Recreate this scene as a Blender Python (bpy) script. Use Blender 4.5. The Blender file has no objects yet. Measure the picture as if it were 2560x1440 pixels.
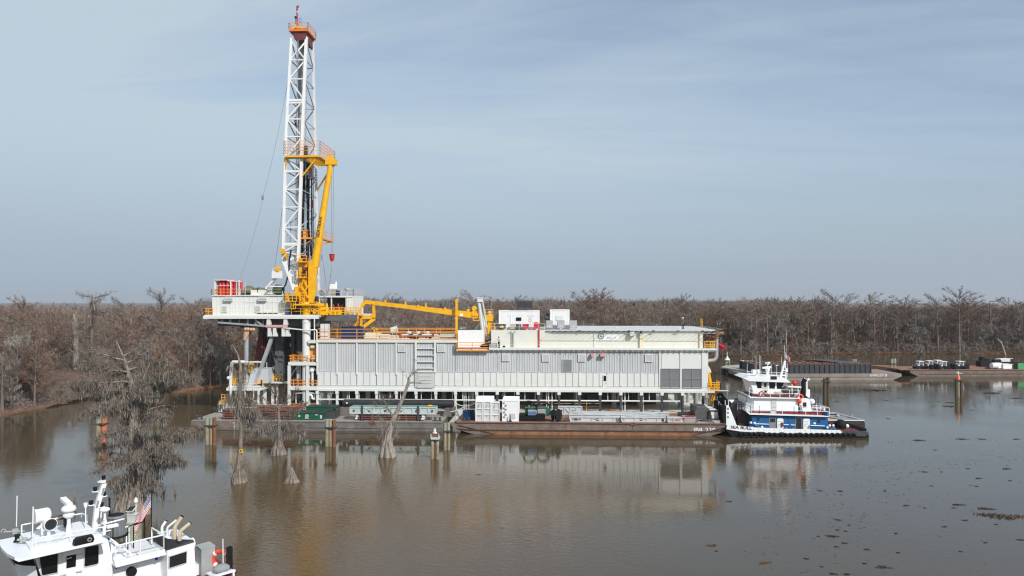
import bpy, math, random
import numpy as np
from mathutils import Vector, Matrix
R = math.radians
PI = math.pi
sc = bpy.context.scene
COL = sc.collection
rnd = random.Random(7)
# ---------------------------------------------------------------- camera numbers (metres; photo measured at 2560 px wide)
F, HCAM, HY, TH = 1750.0, 19.5, 752.0, R(2.2)
CT, ST = math.cos(TH), math.sin(TH)
def X(px, Y):
    u = (px - 1280) / F
    return Y * (-ST + u * CT) / (CT + u * ST)
def Z(py, px, Y):
    u = (px - 1280) / F
    return HCAM + (HY - py) / F * Y / (CT + u * ST)
def P(px, py, Y): return Vector((X(px, Y), Y, Z(py, px, Y)))
def G(px, py, z=0.0):                       # where the ray through a pixel meets the height z
    t = (z - HCAM) / ((HY - py) / F)
    u = (px - 1280) / F
    return Vector((t * (-ST + u * CT), t * (CT + u * ST), z))
# ---------------------------------------------------------------- object bookkeeping
OFF = {}
def tag(o, label=None, cat=None, group=None, kind=None):
    for k, v in (('label', label), ('category', cat), ('group', group), ('kind', kind)):
        if v: o[k] = v
    return o
def thing(name, label, cat, loc=(0, 0, 0), group=None, rz=0.0):
    o = bpy.data.objects.new(name, None); COL.objects.link(o)
    o.empty_display_size = .3
    o.location = loc; o.rotation_euler = (0, 0, rz)
    OFF[o.name] = Vector(loc)
    return tag(o, label, cat, group)
def dup(root, loc, rz=None, label=None, group=None, scale=None):
    r = root.copy(); COL.objects.link(r); r.location = loc
    if rz is not None: r.rotation_euler = (0, 0, rz)
    if label: r['label'] = label
    if group: r['group'] = group
    if scale: r.scale = scale if hasattr(scale, '__len__') else (scale,) * 3
    for ch in list(root.children):
        c = ch.copy(); COL.objects.link(c); c.parent = r
        for g in list(ch.children):
            d = g.copy(); COL.objects.link(d); d.parent = c
    return r
class MB:
    def __init__(s, M=None): s.v = []; s.f = []; s.sm = []; s.M = M
    def add(s, vs, fs, smooth=False):
        b = len(s.v)
        s.v.extend((s.M @ Vector(p)) if s.M else Vector(p) for p in vs)
        for q in fs: s.f.append(tuple(b + i for i in q)); s.sm.append(smooth)
        return s
    def box(s, x0, x1, y0, y1, z0, z1):
        vs = [(x, y, z) for x in (x0, x1) for y in (y0, y1) for z in (z0, z1)]
        return s.add(vs, [(0, 1, 3, 2), (4, 6, 7, 5), (0, 4, 5, 1), (2, 3, 7, 6), (0, 2, 6, 4), (1, 5, 7, 3)])
    def pbox(s, px0, py0, px1, py1, Y, d=.1, front=0.0):      # box whose front face covers these photo pixels at the plane Y
        m = (px0 + px1) / 2
        return s.box(X(px0, Y), X(px1, Y), Y - front, Y + d, Z(py1, m, Y), Z(py0, m, Y))
    def prism(s, poly, d):                     # polygon (3-D points) extruded along the vector d
        n = len(poly); d = Vector(d); a = [Vector(p) for p in poly]
        return s.add(a + [p + d for p in a], [tuple(range(n))[::-1], tuple(range(n, 2 * n))] + [(i, (i + 1) % n, n + (i + 1) % n, n + i) for i in range(n)])
    def frame(s, d, hint=None):
        d = Vector(d).normalized()
        h = Vector(hint) if hint else (Vector((0, 0, 1)) if abs(d.z) < .9 else Vector((1, 0, 0)))
        a = d.cross(h).normalized(); return a, d.cross(a).normalized()
    def bar(s, p, q, w, h=None, hint=None):
        p, q = Vector(p), Vector(q); h = h or w
        a, b = s.frame(q - p, hint); a = a * w / 2; b = b * h / 2
        vs = [p - a - b, p + a - b, p + a + b, p - a + b, q - a - b, q + a - b, q + a + b, q - a + b]
        return s.add(vs, [(3, 2, 1, 0), (4, 5, 6, 7), (0, 1, 5, 4), (1, 2, 6, 5), (2, 3, 7, 6), (3, 0, 4, 7)])
    def cyl(s, p, q, r, r1=None, n=10, caps=True):
        p, q = Vector(p), Vector(q); r1 = r if r1 is None else r1
        a, b = s.frame(q - p)
        c = [a * math.cos(2 * PI * i / n) + b * math.sin(2 * PI * i / n) for i in range(n)]
        s.add([p + k * r for k in c] + [q + k * r1 for k in c], [(i, (i + 1) % n, n + (i + 1) % n, n + i) for i in range(n)], True)
        if caps: s.add([p + k * r for k in c] + [q + k * r1 for k in c], [tuple(range(n))[::-1], tuple(range(n, 2 * n))])
        return s
    def tube(s, pts, r, n=8, caps=True):
        pts = [Vector(p) for p in pts]; m = len(pts)
        rs = r if hasattr(r, '__len__') else [r] * m
        a, b = s.frame(pts[1] - pts[0]); vs = []
        for i, p in enumerate(pts):
            t = (pts[min(i + 1, m - 1)] - pts[max(i - 1, 0)]).normalized()
            a = (a - t * a.dot(t)).normalized(); b = t.cross(a)
            vs += [p + (a * math.cos(2 * PI * k / n) + b * math.sin(2 * PI * k / n)) * rs[i] for k in range(n)]
        fs = [(i * n + k, i * n + (k + 1) % n, (i + 1) * n + (k + 1) % n, (i + 1) * n + k) for i in range(m - 1) for k in range(n)]
        s.add(vs, fs, n > 4)
        if caps: s.add(vs[:n] + vs[-n:], [tuple(range(n))[::-1], tuple(range(n, 2 * n))])
        return s
    def lathe(s, c, prof, n=14, axis='z'):     # prof: (radius, height) pairs
        vs = []
        for r, h in prof:
            for k in range(n):
                x, y = r * math.cos(2 * PI * k / n), r * math.sin(2 * PI * k / n)
                o = {'z': (x, y, h), 'y': (x, h, y), 'x': (h, x, y)}[axis]
                vs.append((c[0] + o[0], c[1] + o[1], c[2] + o[2]))
        m = len(prof)
        s.add(vs, [(i * n + k, i * n + (k + 1) % n, (i + 1) * n + (k + 1) % n, (i + 1) * n + k) for i in range(m - 1) for k in range(n)], True)
        return s.add(vs[:n] + vs[-n:], [tuple(range(n))[::-1], tuple(range(n, 2 * n))])
    def ball(s, c, r, n=10, sz=None):
        sz = sz or (1, 1, 1); vs, m = [], n // 2 + 1
        for i in range(m):
            t = PI * i / (m - 1)
            for k in range(n):
                vs.append((c[0] + r * sz[0] * math.sin(t) * math.cos(2 * PI * k / n), c[1] + r * sz[1] * math.sin(t) * math.sin(2 * PI * k / n), c[2] + r * sz[2] * math.cos(t)))
        return s.add(vs, [(i * n + k, i * n + (k + 1) % n, (i + 1) * n + (k + 1) % n, (i + 1) * n + k) for i in range(m - 1) for k in range(n)], True)
    def torus(s, c, r, w, axis='y', n=18, k=8, arc=1.0, sy=1.0):
        vs = []
        for i in range(n + 1):
            t = 2 * PI * arc * i / n
            for j in range(k):
                q = 2 * PI * j / k; rr = r + w * math.cos(q); h = w * math.sin(q) * sy
                x, z = rr * math.cos(t), rr * math.sin(t)
                o = {'y': (x, h, z), 'x': (h, x, z), 'z': (x, z, h)}[axis]
                vs.append((c[0] + o[0], c[1] + o[1], c[2] + o[2]))
        return s.add(vs, [(i * k + j, i * k + (j + 1) % k, (i + 1) * k + (j + 1) % k, (i + 1) * k + j) for i in range(n) for j in range(k)], True)
    def rail(s, pts, h=1.05, r=.035, rows=(1.0, .5), step=1.8, kick=0.0):   # guard rail along a path of deck points
        pts = [Vector(p) for p in pts]
        for a, b in zip(pts, pts[1:]):
            n = max(1, round((b - a).length / step))
            for i in range(n + 1):
                p = a.lerp(b, i / n); s.bar(p, p + Vector((0, 0, h)), r * 2.1)
            for k in rows: s.bar(a + Vector((0, 0, h * k)), b + Vector((0, 0, h * k)), r * 2)
            if kick: s.bar(a + Vector((0, 0, kick / 2)), b + Vector((0, 0, kick / 2)), .03, kick)
        return s
    def ladder(s, p, q, w=.5, side=(1, 0, 0), r=.03, step=.35):
        p, q = Vector(p), Vector(q); o = Vector(side).normalized() * w / 2
        s.bar(p - o, q - o, r * 2); s.bar(p + o, q + o, r * 2)
        n = max(2, int((q - p).length / step))
        for i in range(1, n): c = p.lerp(q, i / n); s.bar(c - o, c + o, r * 1.6)
        return s
    def stair(s, p, q, w=.9, side=(0, 1, 0), n=None, r=.06):
        p, q = Vector(p), Vector(q); o = Vector(side).normalized() * w
        n = n or max(3, int(abs(q.z - p.z) / .24))
        s.bar(p, q, .07, .25); s.bar(p + o, q + o, .07, .25)
        for i in range(n):
            c = p.lerp(q, (i + .5) / n); s.bar(c, c + o, .25, .04, hint=(0, 0, 1))
        u = Vector((0, 0, 1.0))
        for k in (0, 1):
            s.bar(p + o * k + u, q + o * k + u, r)
            for i in range(4): c = p.lerp(q, i / 3) + o * k; s.bar(c, c + u, r)
        return s
    def build(s, name, m, parent=None, label=None, cat=None, group=None, kind=None, loc=None):
        off = Vector((0, 0, 0))
        if parent is not None: off = OFF.get(parent.name, off)
        elif loc is not None: off = Vector(loc)
        me = bpy.data.meshes.new(name)
        me.from_pydata([p - off for p in s.v], [], s.f)
        me.polygons.foreach_set('use_smooth', s.sm)
        me.update()
        o = bpy.data.objects.new(name, me); COL.objects.link(o)
        me.materials.append(m)
        OFF[o.name] = off
        if parent is not None: o.parent = parent
        elif loc is not None: o.location = loc
        return tag(o, label, cat, group, kind)
def lettering(text, p, size, m, parent, rx=90, rz=0, ry=0, align='CENTER', name='lettering', depth=.01, sx=1.0, bold=0.0):
    cu = bpy.data.curves.new(name, 'FONT'); cu.body = text; cu.size = size; cu.extrude = depth; cu.align_x = align; cu.align_y = 'CENTER'
    cu.offset = bold; cu.resolution_u = 3
    tmp = bpy.data.objects.new('lettering_source', cu); COL.objects.link(tmp)
    dg = bpy.context.evaluated_depsgraph_get(); me = bpy.data.meshes.new_from_object(tmp.evaluated_get(dg))
    bpy.data.objects.remove(tmp); bpy.data.curves.remove(cu)
    me.materials.clear(); me.materials.append(m); me.name = name
    o = bpy.data.objects.new(name, me); COL.objects.link(o)
    o.parent = parent; o.location = Vector(p) - OFF[parent.name]
    o.rotation_euler = (R(rx), R(ry), R(rz)); o.scale = (sx, 1, 1)
    OFF[o.name] = OFF[parent.name]
    return o
# ---------------------------------------------------------------- materials
def nd(nt, t, **k):
    n = nt.nodes.new(t)
    for a, b in k.items():
        if a in n.inputs: n.inputs[a].default_value = b
        else: setattr(n, a, b)
    return n
def c4(c): return (c[0], c[1], c[2], 1)
def mat(name, col, rough=.5, metal=0.0, var=.12, scale=1.3, rust=0.0, rustcol=(.16, .06, .025), rscale=1.6, streak=.25, bump=0.0, bscale=20, objvar=0.0, spec=.5):
    m = bpy.data.materials.new(name); m.use_nodes = True; nt = m.node_tree
    b = nt.nodes['Principled BSDF']; L = nt.links.new
    b.inputs['Roughness'].default_value = rough; b.inputs['Metallic'].default_value = metal
    b.inputs['Specular IOR Level'].default_value = spec
    tc = nd(nt, 'ShaderNodeTexCoord')
    no = nd(nt, 'ShaderNodeTexNoise', Scale=scale, Detail=6.0, Roughness=.62); L(tc.outputs['Object'], no.inputs['Vector'])
    rp = nd(nt, 'ShaderNodeMapRange'); rp.inputs[1].default_value = .28; rp.inputs[2].default_value = .72
    L(no.outputs['Fac'], rp.inputs[0])
    mx = nd(nt, 'ShaderNodeMix', data_type='RGBA')
    mx.inputs[6].default_value = c4([max(0, k * (1 - var)) for k in col]); mx.inputs[7].default_value = c4([min(1, k * (1 + var)) for k in col])
    L(rp.outputs[0], mx.inputs[0]); out = mx.outputs[2]
    if rust > 0:
        mp = nd(nt, 'ShaderNodeMapping'); mp.inputs['Scale'].default_value = (1, 1, streak); L(tc.outputs['Object'], mp.inputs['Vector'])
        n2 = nd(nt, 'ShaderNodeTexNoise', Scale=rscale, Detail=8.0, Roughness=.7); L(mp.outputs[0], n2.inputs['Vector'])
        r2 = nd(nt, 'ShaderNodeMapRange'); r2.inputs[1].default_value = .72 - .42 * rust; r2.inputs[2].default_value = .86 - .42 * rust
        L(n2.outputs['Fac'], r2.inputs[0])
        m2 = nd(nt, 'ShaderNodeMix', data_type='RGBA'); L(r2.outputs[0], m2.inputs[0]); L(out, m2.inputs[6]); m2.inputs[7].default_value = c4(rustcol)
        out = m2.outputs[2]
    if objvar > 0:
        oi = nd(nt, 'ShaderNodeObjectInfo'); hs = nd(nt, 'ShaderNodeHueSaturation')
        r3 = nd(nt, 'ShaderNodeMapRange'); r3.inputs[3].default_value = 1 - objvar; r3.inputs[4].default_value = 1 + objvar
        r4 = nd(nt, 'ShaderNodeMapRange'); r4.inputs[3].default_value = 1 + objvar; r4.inputs[4].default_value = 1 - objvar * 1.3
        L(oi.outputs['Random'], r3.inputs[0]); L(r3.outputs[0], hs.inputs['Value'])
        fr = nd(nt, 'ShaderNodeMath', operation='FRACT'); ml = nd(nt, 'ShaderNodeMath', operation='MULTIPLY'); ml.inputs[1].default_value = 7.31
        L(oi.outputs['Random'], ml.inputs[0]); L(ml.outputs[0], fr.inputs[0]); L(fr.outputs[0], r4.inputs[0]); L(r4.outputs[0], hs.inputs['Saturation'])
        L(out, hs.inputs['Color']); out = hs.outputs[0]
    L(out, b.inputs['Base Color'])
    if bump > 0:
        n3 = nd(nt, 'ShaderNodeTexNoise', Scale=bscale, Detail=4.0); L(tc.outputs['Object'], n3.inputs['Vector'])
        bp = nd(nt, 'ShaderNodeBump', Strength=bump, Distance=.05); L(n3.outputs['Fac'], bp.inputs['Height']); L(bp.outputs[0], b.inputs['Normal'])
    return m
M = {}
M['white'] = mat('rig white paint', (.675, .685, .66), .45, var=.05, scale=.5, rust=.14, rustcol=(.50, .47, .40), rscale=.8, streak=.1)
M['cream'] = mat('cream paint', (.67, .665, .60), .5, var=.06, scale=.35, rust=.16, rustcol=(.52, .46, .34), rscale=.5, streak=.2)
M['panel'] = mat('grey siding paint', (.50, .515, .525), .45, var=.07, scale=.4, rust=.12, rustcol=(.45, .455, .45), rscale=.7, streak=.1)
M['louvre'] = mat('louvre grey', (.23, .24, .245), .5, var=.06)
M['vent'] = mat('vent pale grey', (.52, .53, .51), .5, var=.06)
M['steel'] = mat('grey steel', (.33, .34, .34), .5, var=.15, rust=.12, rustcol=(.2, .15, .11))
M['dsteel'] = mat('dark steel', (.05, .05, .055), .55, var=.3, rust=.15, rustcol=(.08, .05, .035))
M['underdeck_shade'] = mat('painted underdeck shade', (.10, .105, .11), .7, var=.25, scale=.6)  # dark tone puts the shade under the decks into the colour
M['yellow'] = mat('safety yellow paint', (.80, .41, .004), .42, var=.14, scale=1.1, rust=.2, rustcol=(.55, .27, .03), rscale=1.8, streak=.2)
M['orange'] = mat('orange rail paint', (.78, .30, .03), .5, var=.12, rust=.1, rustcol=(.5, .28, .12))
M['red'] = mat('red paint', (.52, .02, .025), .45, var=.15)
M['maroon'] = mat('maroon steel', (.135, .024, .026), .5, var=.25, rust=.2, rustcol=(.1, .03, .025))
M['purple'] = mat('magenta red pipe', (.34, .012, .06), .4, var=.1)
M['dwhite'] = mat('derrick white', (.74, .74, .735), .4, var=.05, scale=.8, rust=.06, rustcol=(.5, .48, .45))
M['bright'] = mat('bright white', (.82, .83, .84), .4, var=.03, scale=.7)
M['boat'] = mat('boat white gloss', (.76, .775, .79), .35, var=.05, scale=.9, rust=.2, rustcol=(.60, .61, .62), rscale=1.3, streak=.12)
M['black'] = mat('black rubber', (.010, .010, .011), .7, var=.3, scale=4, spec=.2)
M['glass'] = mat('dark glass', (.008, .009, .010), .12, var=.2, spec=.25)
M['blue'] = mat('navy box paint', (.004, .032, .115), .6, var=.2, rust=.1, rustcol=(.012, .03, .08), spec=.25)
M['tugblue'] = mat('tug blue paint', (.012, .115, .30), .35, var=.12, rust=.05, rustcol=(.01, .07, .2))
M['green'] = mat('dark green paint', (.008, .085, .042), .45, var=.2, rust=.12, rustcol=(.02, .05, .03))
M['pink'] = mat('faded pink paint', (.62, .33, .33), .6, var=.1)
M['silver'] = mat('galvanised pipe', (.52, .53, .54), .32, .55, var=.12)
M['rust'] = mat('rusty iron', (.20, .085, .045), .8, var=.35, scale=2.5, rust=.4, rustcol=(.09, .045, .03))
M['rusthull'] = mat('scuffed rusty hull', (.165, .128, .108), .8, var=.35, scale=.8, rust=.36, rustcol=(.17, .06, .03), rscale=.7, streak=.6, bump=.3, bscale=6)
M['rustlow'] = mat('orange rust plating', (.26, .115, .062), .8, var=.35, scale=1.1, rust=.4, rustcol=(.11, .048, .03), rscale=.8, streak=.8, bump=.3, bscale=6)
M['seam'] = mat('panel seam grey', (.34, .35, .345), .6, var=.1)
M['hullgrey'] = mat('scuffed grey hull', (.15, .135, .125), .75, var=.35, scale=.7, rust=.30, rustcol=(.30, .28, .26), rscale=.35, streak=2.2, bump=.3, bscale=5)
M['rustdeck'] = mat('rusty deck', (.24, .12, .075), .85, var=.25, scale=1.5, rust=.25, rustcol=(.22, .2, .18), rscale=.6, streak=1)
M['greydeck'] = mat('worn grey deck', (.27, .245, .22), .85, var=.2, scale=.8, rust=.25, rustcol=(.2, .12, .08), rscale=.5, streak=1)
M['paledeck'] = mat('pale deck', (.60, .575, .50), .8, var=.12, scale=.6, rust=.15, rustcol=(.4, .34, .27), rscale=.6, streak=1)
M['helideck'] = mat('galvanised deck plate', (.52, .53, .52), .85, var=.08, scale=.4, rust=.15, rustcol=(.55, .56, .57), rscale=.3, streak=1)
M['pipebrown'] = mat('casing pipe brown', (.13, .052, .034), .6, var=.3, scale=2)
M['mint'] = mat('pale mint paint', (.47, .535, .535), .5, var=.1, rust=.2, rustcol=(.5, .5, .48))
M['rackgrey'] = mat('rack pale grey', (.50, .52, .53), .5, var=.12, rust=.15, rustcol=(.36, .36, .36))
M['wood'] = mat('weathered pile wood', (.26, .225, .15), .85, var=.3, scale=3, rust=.25, rustcol=(.11, .085, .055), rscale=3, streak=.1, bump=.5, bscale=8)
M['darkwood'] = mat('dark wet pile wood', (.085, .062, .04), .85, var=.35, scale=3, rust=.25, rustcol=(.03, .025, .02), rscale=3, streak=.1, bump=.5, bscale=8)
M['woodgreen'] = mat('algae pile top', (.27, .30, .22), .85, var=.25, scale=3, rust=.2, rustcol=(.14, .14, .1), rscale=3, streak=.1)
M['pileorange'] = mat('orange rust pile', (.55, .15, .055), .7, var=.25, scale=3, rust=.2, rustcol=(.22, .07, .035), rscale=3, streak=.2)
M['plank'] = mat('timber planks', (.50, .35, .19), .8, var=.2, scale=3)
M['tan'] = mat('heat stained pipe', (.52, .42, .30), .55, var=.25, scale=5)
M['cloth_red'] = mat('red coverall cloth', (.36, .02, .025), .85, var=.2)
M['cloth_dark'] = mat('dark work cloth', (.025, .027, .035), .9, var=.2)
M['cloth_grey'] = mat('grey work cloth', (.07, .075, .085), .9, var=.2)
M['cloth_white'] = mat('white shirt cloth', (.62, .62, .62), .9, var=.1)
M['skin'] = mat('skin', (.36, .2, .14), .6, var=.1)
M['ltgreen'] = mat('bright green box', (.05, .32, .12), .5, var=.15)
M['lifering'] = mat('life ring orange', (.85, .075, .03), .5, var=.05)
M['offwhite'] = mat('off white fittings', (.66, .66, .64), .5, var=.06)
M['khaki'] = mat('drab olive drum', (.16, .17, .11), .6, var=.2)
M['beige'] = mat('beige stack panel', (.72, .62, .42), .6, var=.1)
M['ink'] = mat('dark lettering paint', (.025, .025, .028), .6, var=.2, spec=.2)
M['faint'] = mat('faded grey lettering', (.34, .34, .35), .6, var=.2)
# ================================================================ camera, light, sky, water, land
cam = bpy.data.cameras.new('camera'); camo = bpy.data.objects.new('camera', cam); COL.objects.link(camo)
cam.sensor_width = 36; cam.lens = F / 2560 * 36; cam.shift_y = (HY - 720) / 2560
cam.clip_start = .5; cam.clip_end = 20000
camo.location = (0, 0, HCAM); camo.rotation_euler = (R(90), 0, TH); sc.camera = camo
SUN_AZ, SUN_EL = R(40), R(37)             # azimuth measured from straight behind the camera towards the right
sd = Vector((math.sin(SUN_AZ) * math.cos(SUN_EL), -math.cos(SUN_AZ) * math.cos(SUN_EL), math.sin(SUN_EL)))
sl = bpy.data.lights.new('sun', 'SUN'); so = bpy.data.objects.new('sun', sl); COL.objects.link(so)
sl.energy = 4.0; sl.angle = R(.8); sl.color = (1, .965, .915)
so.rotation_euler = (-sd).to_track_quat('-Z', 'Y').to_euler(); so.location = sd * 300
w = bpy.data.worlds.new('World'); sc.world = w; w.use_nodes = True
nt = w.node_tree; L = nt.links.new; bg = nt.nodes['Background']
sky = nd(nt, 'ShaderNodeTexSky', sky_type='NISHITA'); sky.sun_disc = False; sky.sun_elevation = SUN_EL
sky.sun_rotation = math.atan2(sd.x, sd.y); sky.altitude = 0; sky.air_density = 1.0; sky.dust_density = 1.6; sky.ozone_density = 1.6
tc = nd(nt, 'ShaderNodeTexCoord'); sp = nd(nt, 'ShaderNodeSeparateXYZ'); L(tc.outputs['Generated'], sp.inputs[0])
zz = nd(nt, 'ShaderNodeMath', operation='MAXIMUM'); zz.inputs[1].default_value = 0.0; L(sp.outputs['Z'], zz.inputs[0])
za = nd(nt, 'ShaderNodeMath', operation='ADD'); za.inputs[1].default_value = .12; L(zz.outputs[0], za.inputs[0])
dx = nd(nt, 'ShaderNodeMath', operation='DIVIDE'); L(sp.outputs['X'], dx.inputs[0]); L(za.outputs[0], dx.inputs[1])
dy = nd(nt, 'ShaderNodeMath', operation='DIVIDE'); L(sp.outputs['Y'], dy.inputs[0]); L(za.outputs[0], dy.inputs[1])
cb = nd(nt, 'ShaderNodeCombineXYZ'); L(dx.outputs[0], cb.inputs[0]); L(dy.outputs[0], cb.inputs[1])
mp = nd(nt, 'ShaderNodeMapping'); mp.inputs['Rotation'].default_value = (0, 0, R(24)); mp.inputs['Scale'].default_value = (.34, 1.05, 1); mp.inputs['Location'].default_value = (3.1, 1.7, 0)
L(cb.outputs[0], mp.inputs['Vector'])
n1 = nd(nt, 'ShaderNodeTexNoise', Scale=1.0, Detail=9.0, Roughness=.58, Distortion=.7); L(mp.outputs[0], n1.inputs['Vector'])
# thin high veil: denser on the left, thinning out towards the upper right of the view
gx = nd(nt, 'ShaderNodeMath', operation='MULTIPLY_ADD'); gx.inputs[1].default_value = -.13; gx.inputs[2].default_value = .0; L(dx.outputs[0], gx.inputs[0])
ad = nd(nt, 'ShaderNodeMath', operation='ADD'); L(n1.outputs['Fac'], ad.inputs[0]); L(gx.outputs[0], ad.inputs[1])
cr = nd(nt, 'ShaderNodeMapRange'); cr.inputs[1].default_value = .18; cr.inputs[2].default_value = .60; cr.inputs[3].default_value = .25; cr.inputs[4].default_value = .95
mp2 = nd(nt, 'ShaderNodeMapping'); mp2.inputs['Rotation'].default_value = (0, 0, R(33)); mp2.inputs['Scale'].default_value = (.55, 2.6, 1); mp2.inputs['Location'].default_value = (.4, 5.2, 0); L(cb.outputs[0], mp2.inputs['Vector'])
n2 = nd(nt, 'ShaderNodeTexNoise', Scale=1.6, Detail=8.0, Roughness=.62, Distortion=1.1); L(mp2.outputs[0], n2.inputs['Vector'])
ad2 = nd(nt, 'ShaderNodeMath', operation='MULTIPLY_ADD'); L(n2.outputs['Fac'], ad2.inputs[0]); ad2.inputs[1].default_value = .34; L(ad.outputs[0], ad2.inputs[2])
ad3 = nd(nt, 'ShaderNodeMath', operation='SUBTRACT'); L(ad2.outputs[0], ad3.inputs[0]); ad3.inputs[1].default_value = .17
L(ad3.outputs[0], cr.inputs[0])
cm = nd(nt, 'ShaderNodeMix', data_type='RGBA'); L(cr.outputs[0], cm.inputs[0]); L(sky.outputs[0], cm.inputs[6]); cm.inputs[7].default_value = (3.9, 4.7, 5.35, 1)
# low band of grey-blue stratus near the horizon
hb = nd(nt, 'ShaderNodeMapRange'); hb.inputs[1].default_value = 0.0; hb.inputs[2].default_value = .24; hb.inputs[3].default_value = .9; hb.inputs[4].default_value = 0.0
hb.interpolation_type = 'SMOOTHSTEP'; L(zz.outputs[0], hb.inputs[0])
c2 = nd(nt, 'ShaderNodeMix', data_type='RGBA'); L(hb.outputs[0], c2.inputs[0]); L(cm.outputs[2], c2.inputs[6]); c2.inputs[7].default_value = (2.75, 3.38, 4.15, 1)
L(c2.outputs[2], bg.inputs[0]); bg.inputs[1].default_value = .135
sc.view_settings.view_transform = 'Standard'; sc.view_settings.look = 'None'; sc.view_settings.gamma = 1; sc.view_settings.exposure = .0
sc.cycles.max_bounces = 6; sc.cycles.transparent_max_bounces = 4; sc.cycles.caustics_reflective = False; sc.cycles.use_denoising = True; sc.cycles.filter_width = 1.2; sc.cycles.sample_clamp_indirect = 4.0
# ---- water
def water_material():
    m = bpy.data.materials.new('muddy water'); m.use_nodes = True; nt = m.node_tree; L = nt.links.new
    b = nt.nodes['Principled BSDF']; b.inputs['Roughness'].default_value = .04; b.inputs['IOR'].default_value = 1.55
    tc = nd(nt, 'ShaderNodeTexCoord')
    nz = nd(nt, 'ShaderNodeTexNoise', Scale=.03, Detail=3.0); L(tc.outputs['Object'], nz.inputs['Vector'])
    mx = nd(nt, 'ShaderNodeMix', data_type='RGBA'); mx.inputs[6].default_value = (.058, .043, .023, 1); mx.inputs[7].default_value = (.078, .058, .031, 1)
    L(nz.outputs['Fac'], mx.inputs[0])
    # a browner swirl mixed into the colour in the middle of the reach
    sw = nd(nt, 'ShaderNodeTexNoise', Scale=.055, Detail=4.0, Distortion=1.2); L(tc.outputs['Object'], sw.inputs['Vector'])
    d0 = nd(nt, 'ShaderNodeVectorMath', operation='DISTANCE'); d0.inputs[1].default_value = (-14, 62, 0); L(tc.outputs['Object'], d0.inputs[0])
    d1 = nd(nt, 'ShaderNodeMapRange', interpolation_type='SMOOTHSTEP'); d1.inputs[1].default_value = 5; d1.inputs[2].default_value = 34; d1.inputs[3].default_value = .95; d1.inputs[4].default_value = 0; L(d0.outputs['Value'], d1.inputs[0])
    s0 = nd(nt, 'ShaderNodeMath', operation='MULTIPLY_ADD', use_clamp=True); L(sw.outputs['Fac'], s0.inputs[0]); s0.inputs[1].default_value = .8; L(d1.outputs[0], s0.inputs[2])
    s1 = nd(nt, 'ShaderNodeMapRange'); s1.inputs[1].default_value = .45; s1.inputs[2].default_value = 1.1; L(s0.outputs[0], s1.inputs[0])
    m2 = nd(nt, 'ShaderNodeMix', data_type='RGBA'); L(s1.outputs[0], m2.inputs[0]); L(mx.outputs[2], m2.inputs[6]); m2.inputs[7].default_value = (.092, .057, .024, 1); L(m2.outputs[2], b.inputs['Base Color'])
    mp = nd(nt, 'ShaderNodeMapping'); mp.inputs['Scale'].default_value = (.55, 1.0, 1); mp.inputs['Rotation'].default_value = (0, 0, R(20)); L(tc.outputs['Object'], mp.inputs['Vector'])
    a = nd(nt, 'ShaderNodeTexNoise', Scale=2.6, Detail=3.0, Roughness=.55, Distortion=.4); L(mp.outputs[0], a.inputs['Vector'])
    c = nd(nt, 'ShaderNodeTexNoise', Scale=.35, Detail=2.0); L(mp.outputs[0], c.inputs['Vector'])
    # a broad breeze patch in the middle of the reach, calmer water to either side
    g = nd(nt, 'ShaderNodeTexNoise', Scale=.05, Detail=2.0); L(tc.outputs['Object'], g.inputs['Vector'])
    ds = nd(nt, 'ShaderNodeVectorMath', operation='DISTANCE'); ds.inputs[1].default_value = (-16, 58, 0); L(tc.outputs['Object'], ds.inputs[0])
    gd = nd(nt, 'ShaderNodeMapRange', interpolation_type='SMOOTHSTEP'); gd.inputs[1].default_value = 6; gd.inputs[2].default_value = 32; gd.inputs[3].default_value = .36; gd.inputs[4].default_value = 0; L(ds.outputs['Value'], gd.inputs[0])
    ga = nd(nt, 'ShaderNodeMath', operation='ADD'); L(g.outputs['Fac'], ga.inputs[0]); L(gd.outputs[0], ga.inputs[1])
    gr = nd(nt, 'ShaderNodeMapRange'); gr.inputs[1].default_value = .36; gr.inputs[2].default_value = .95; gr.inputs[3].default_value = .07; gr.inputs[4].default_value = 1.35; L(ga.outputs[0], gr.inputs[0])
    ml = nd(nt, 'ShaderNodeMath', operation='MULTIPLY'); L(a.outputs['Fac'], ml.inputs[0]); L(gr.outputs[0], ml.inputs[1])
    sm = nd(nt, 'ShaderNodeMath', operation='MULTIPLY_ADD'); L(c.outputs['Fac'], sm.inputs[0]); sm.inputs[1].default_value = .35; L(ml.outputs[0], sm.inputs[2])
    bp = nd(nt, 'ShaderNodeBump', Strength=.55, Distance=.05); L(sm.outputs[0], bp.inputs['Height']); L(bp.outputs[0], b.inputs['Normal'])
    return m
wb = MB(); wb.add([(-3500, -200, 0), (3500, -200, 0), (3500, 6000, 0), (-3500, 6000, 0)], [(0, 1, 2, 3)])
wb.build('water', water_material(), kind='structure')
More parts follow.
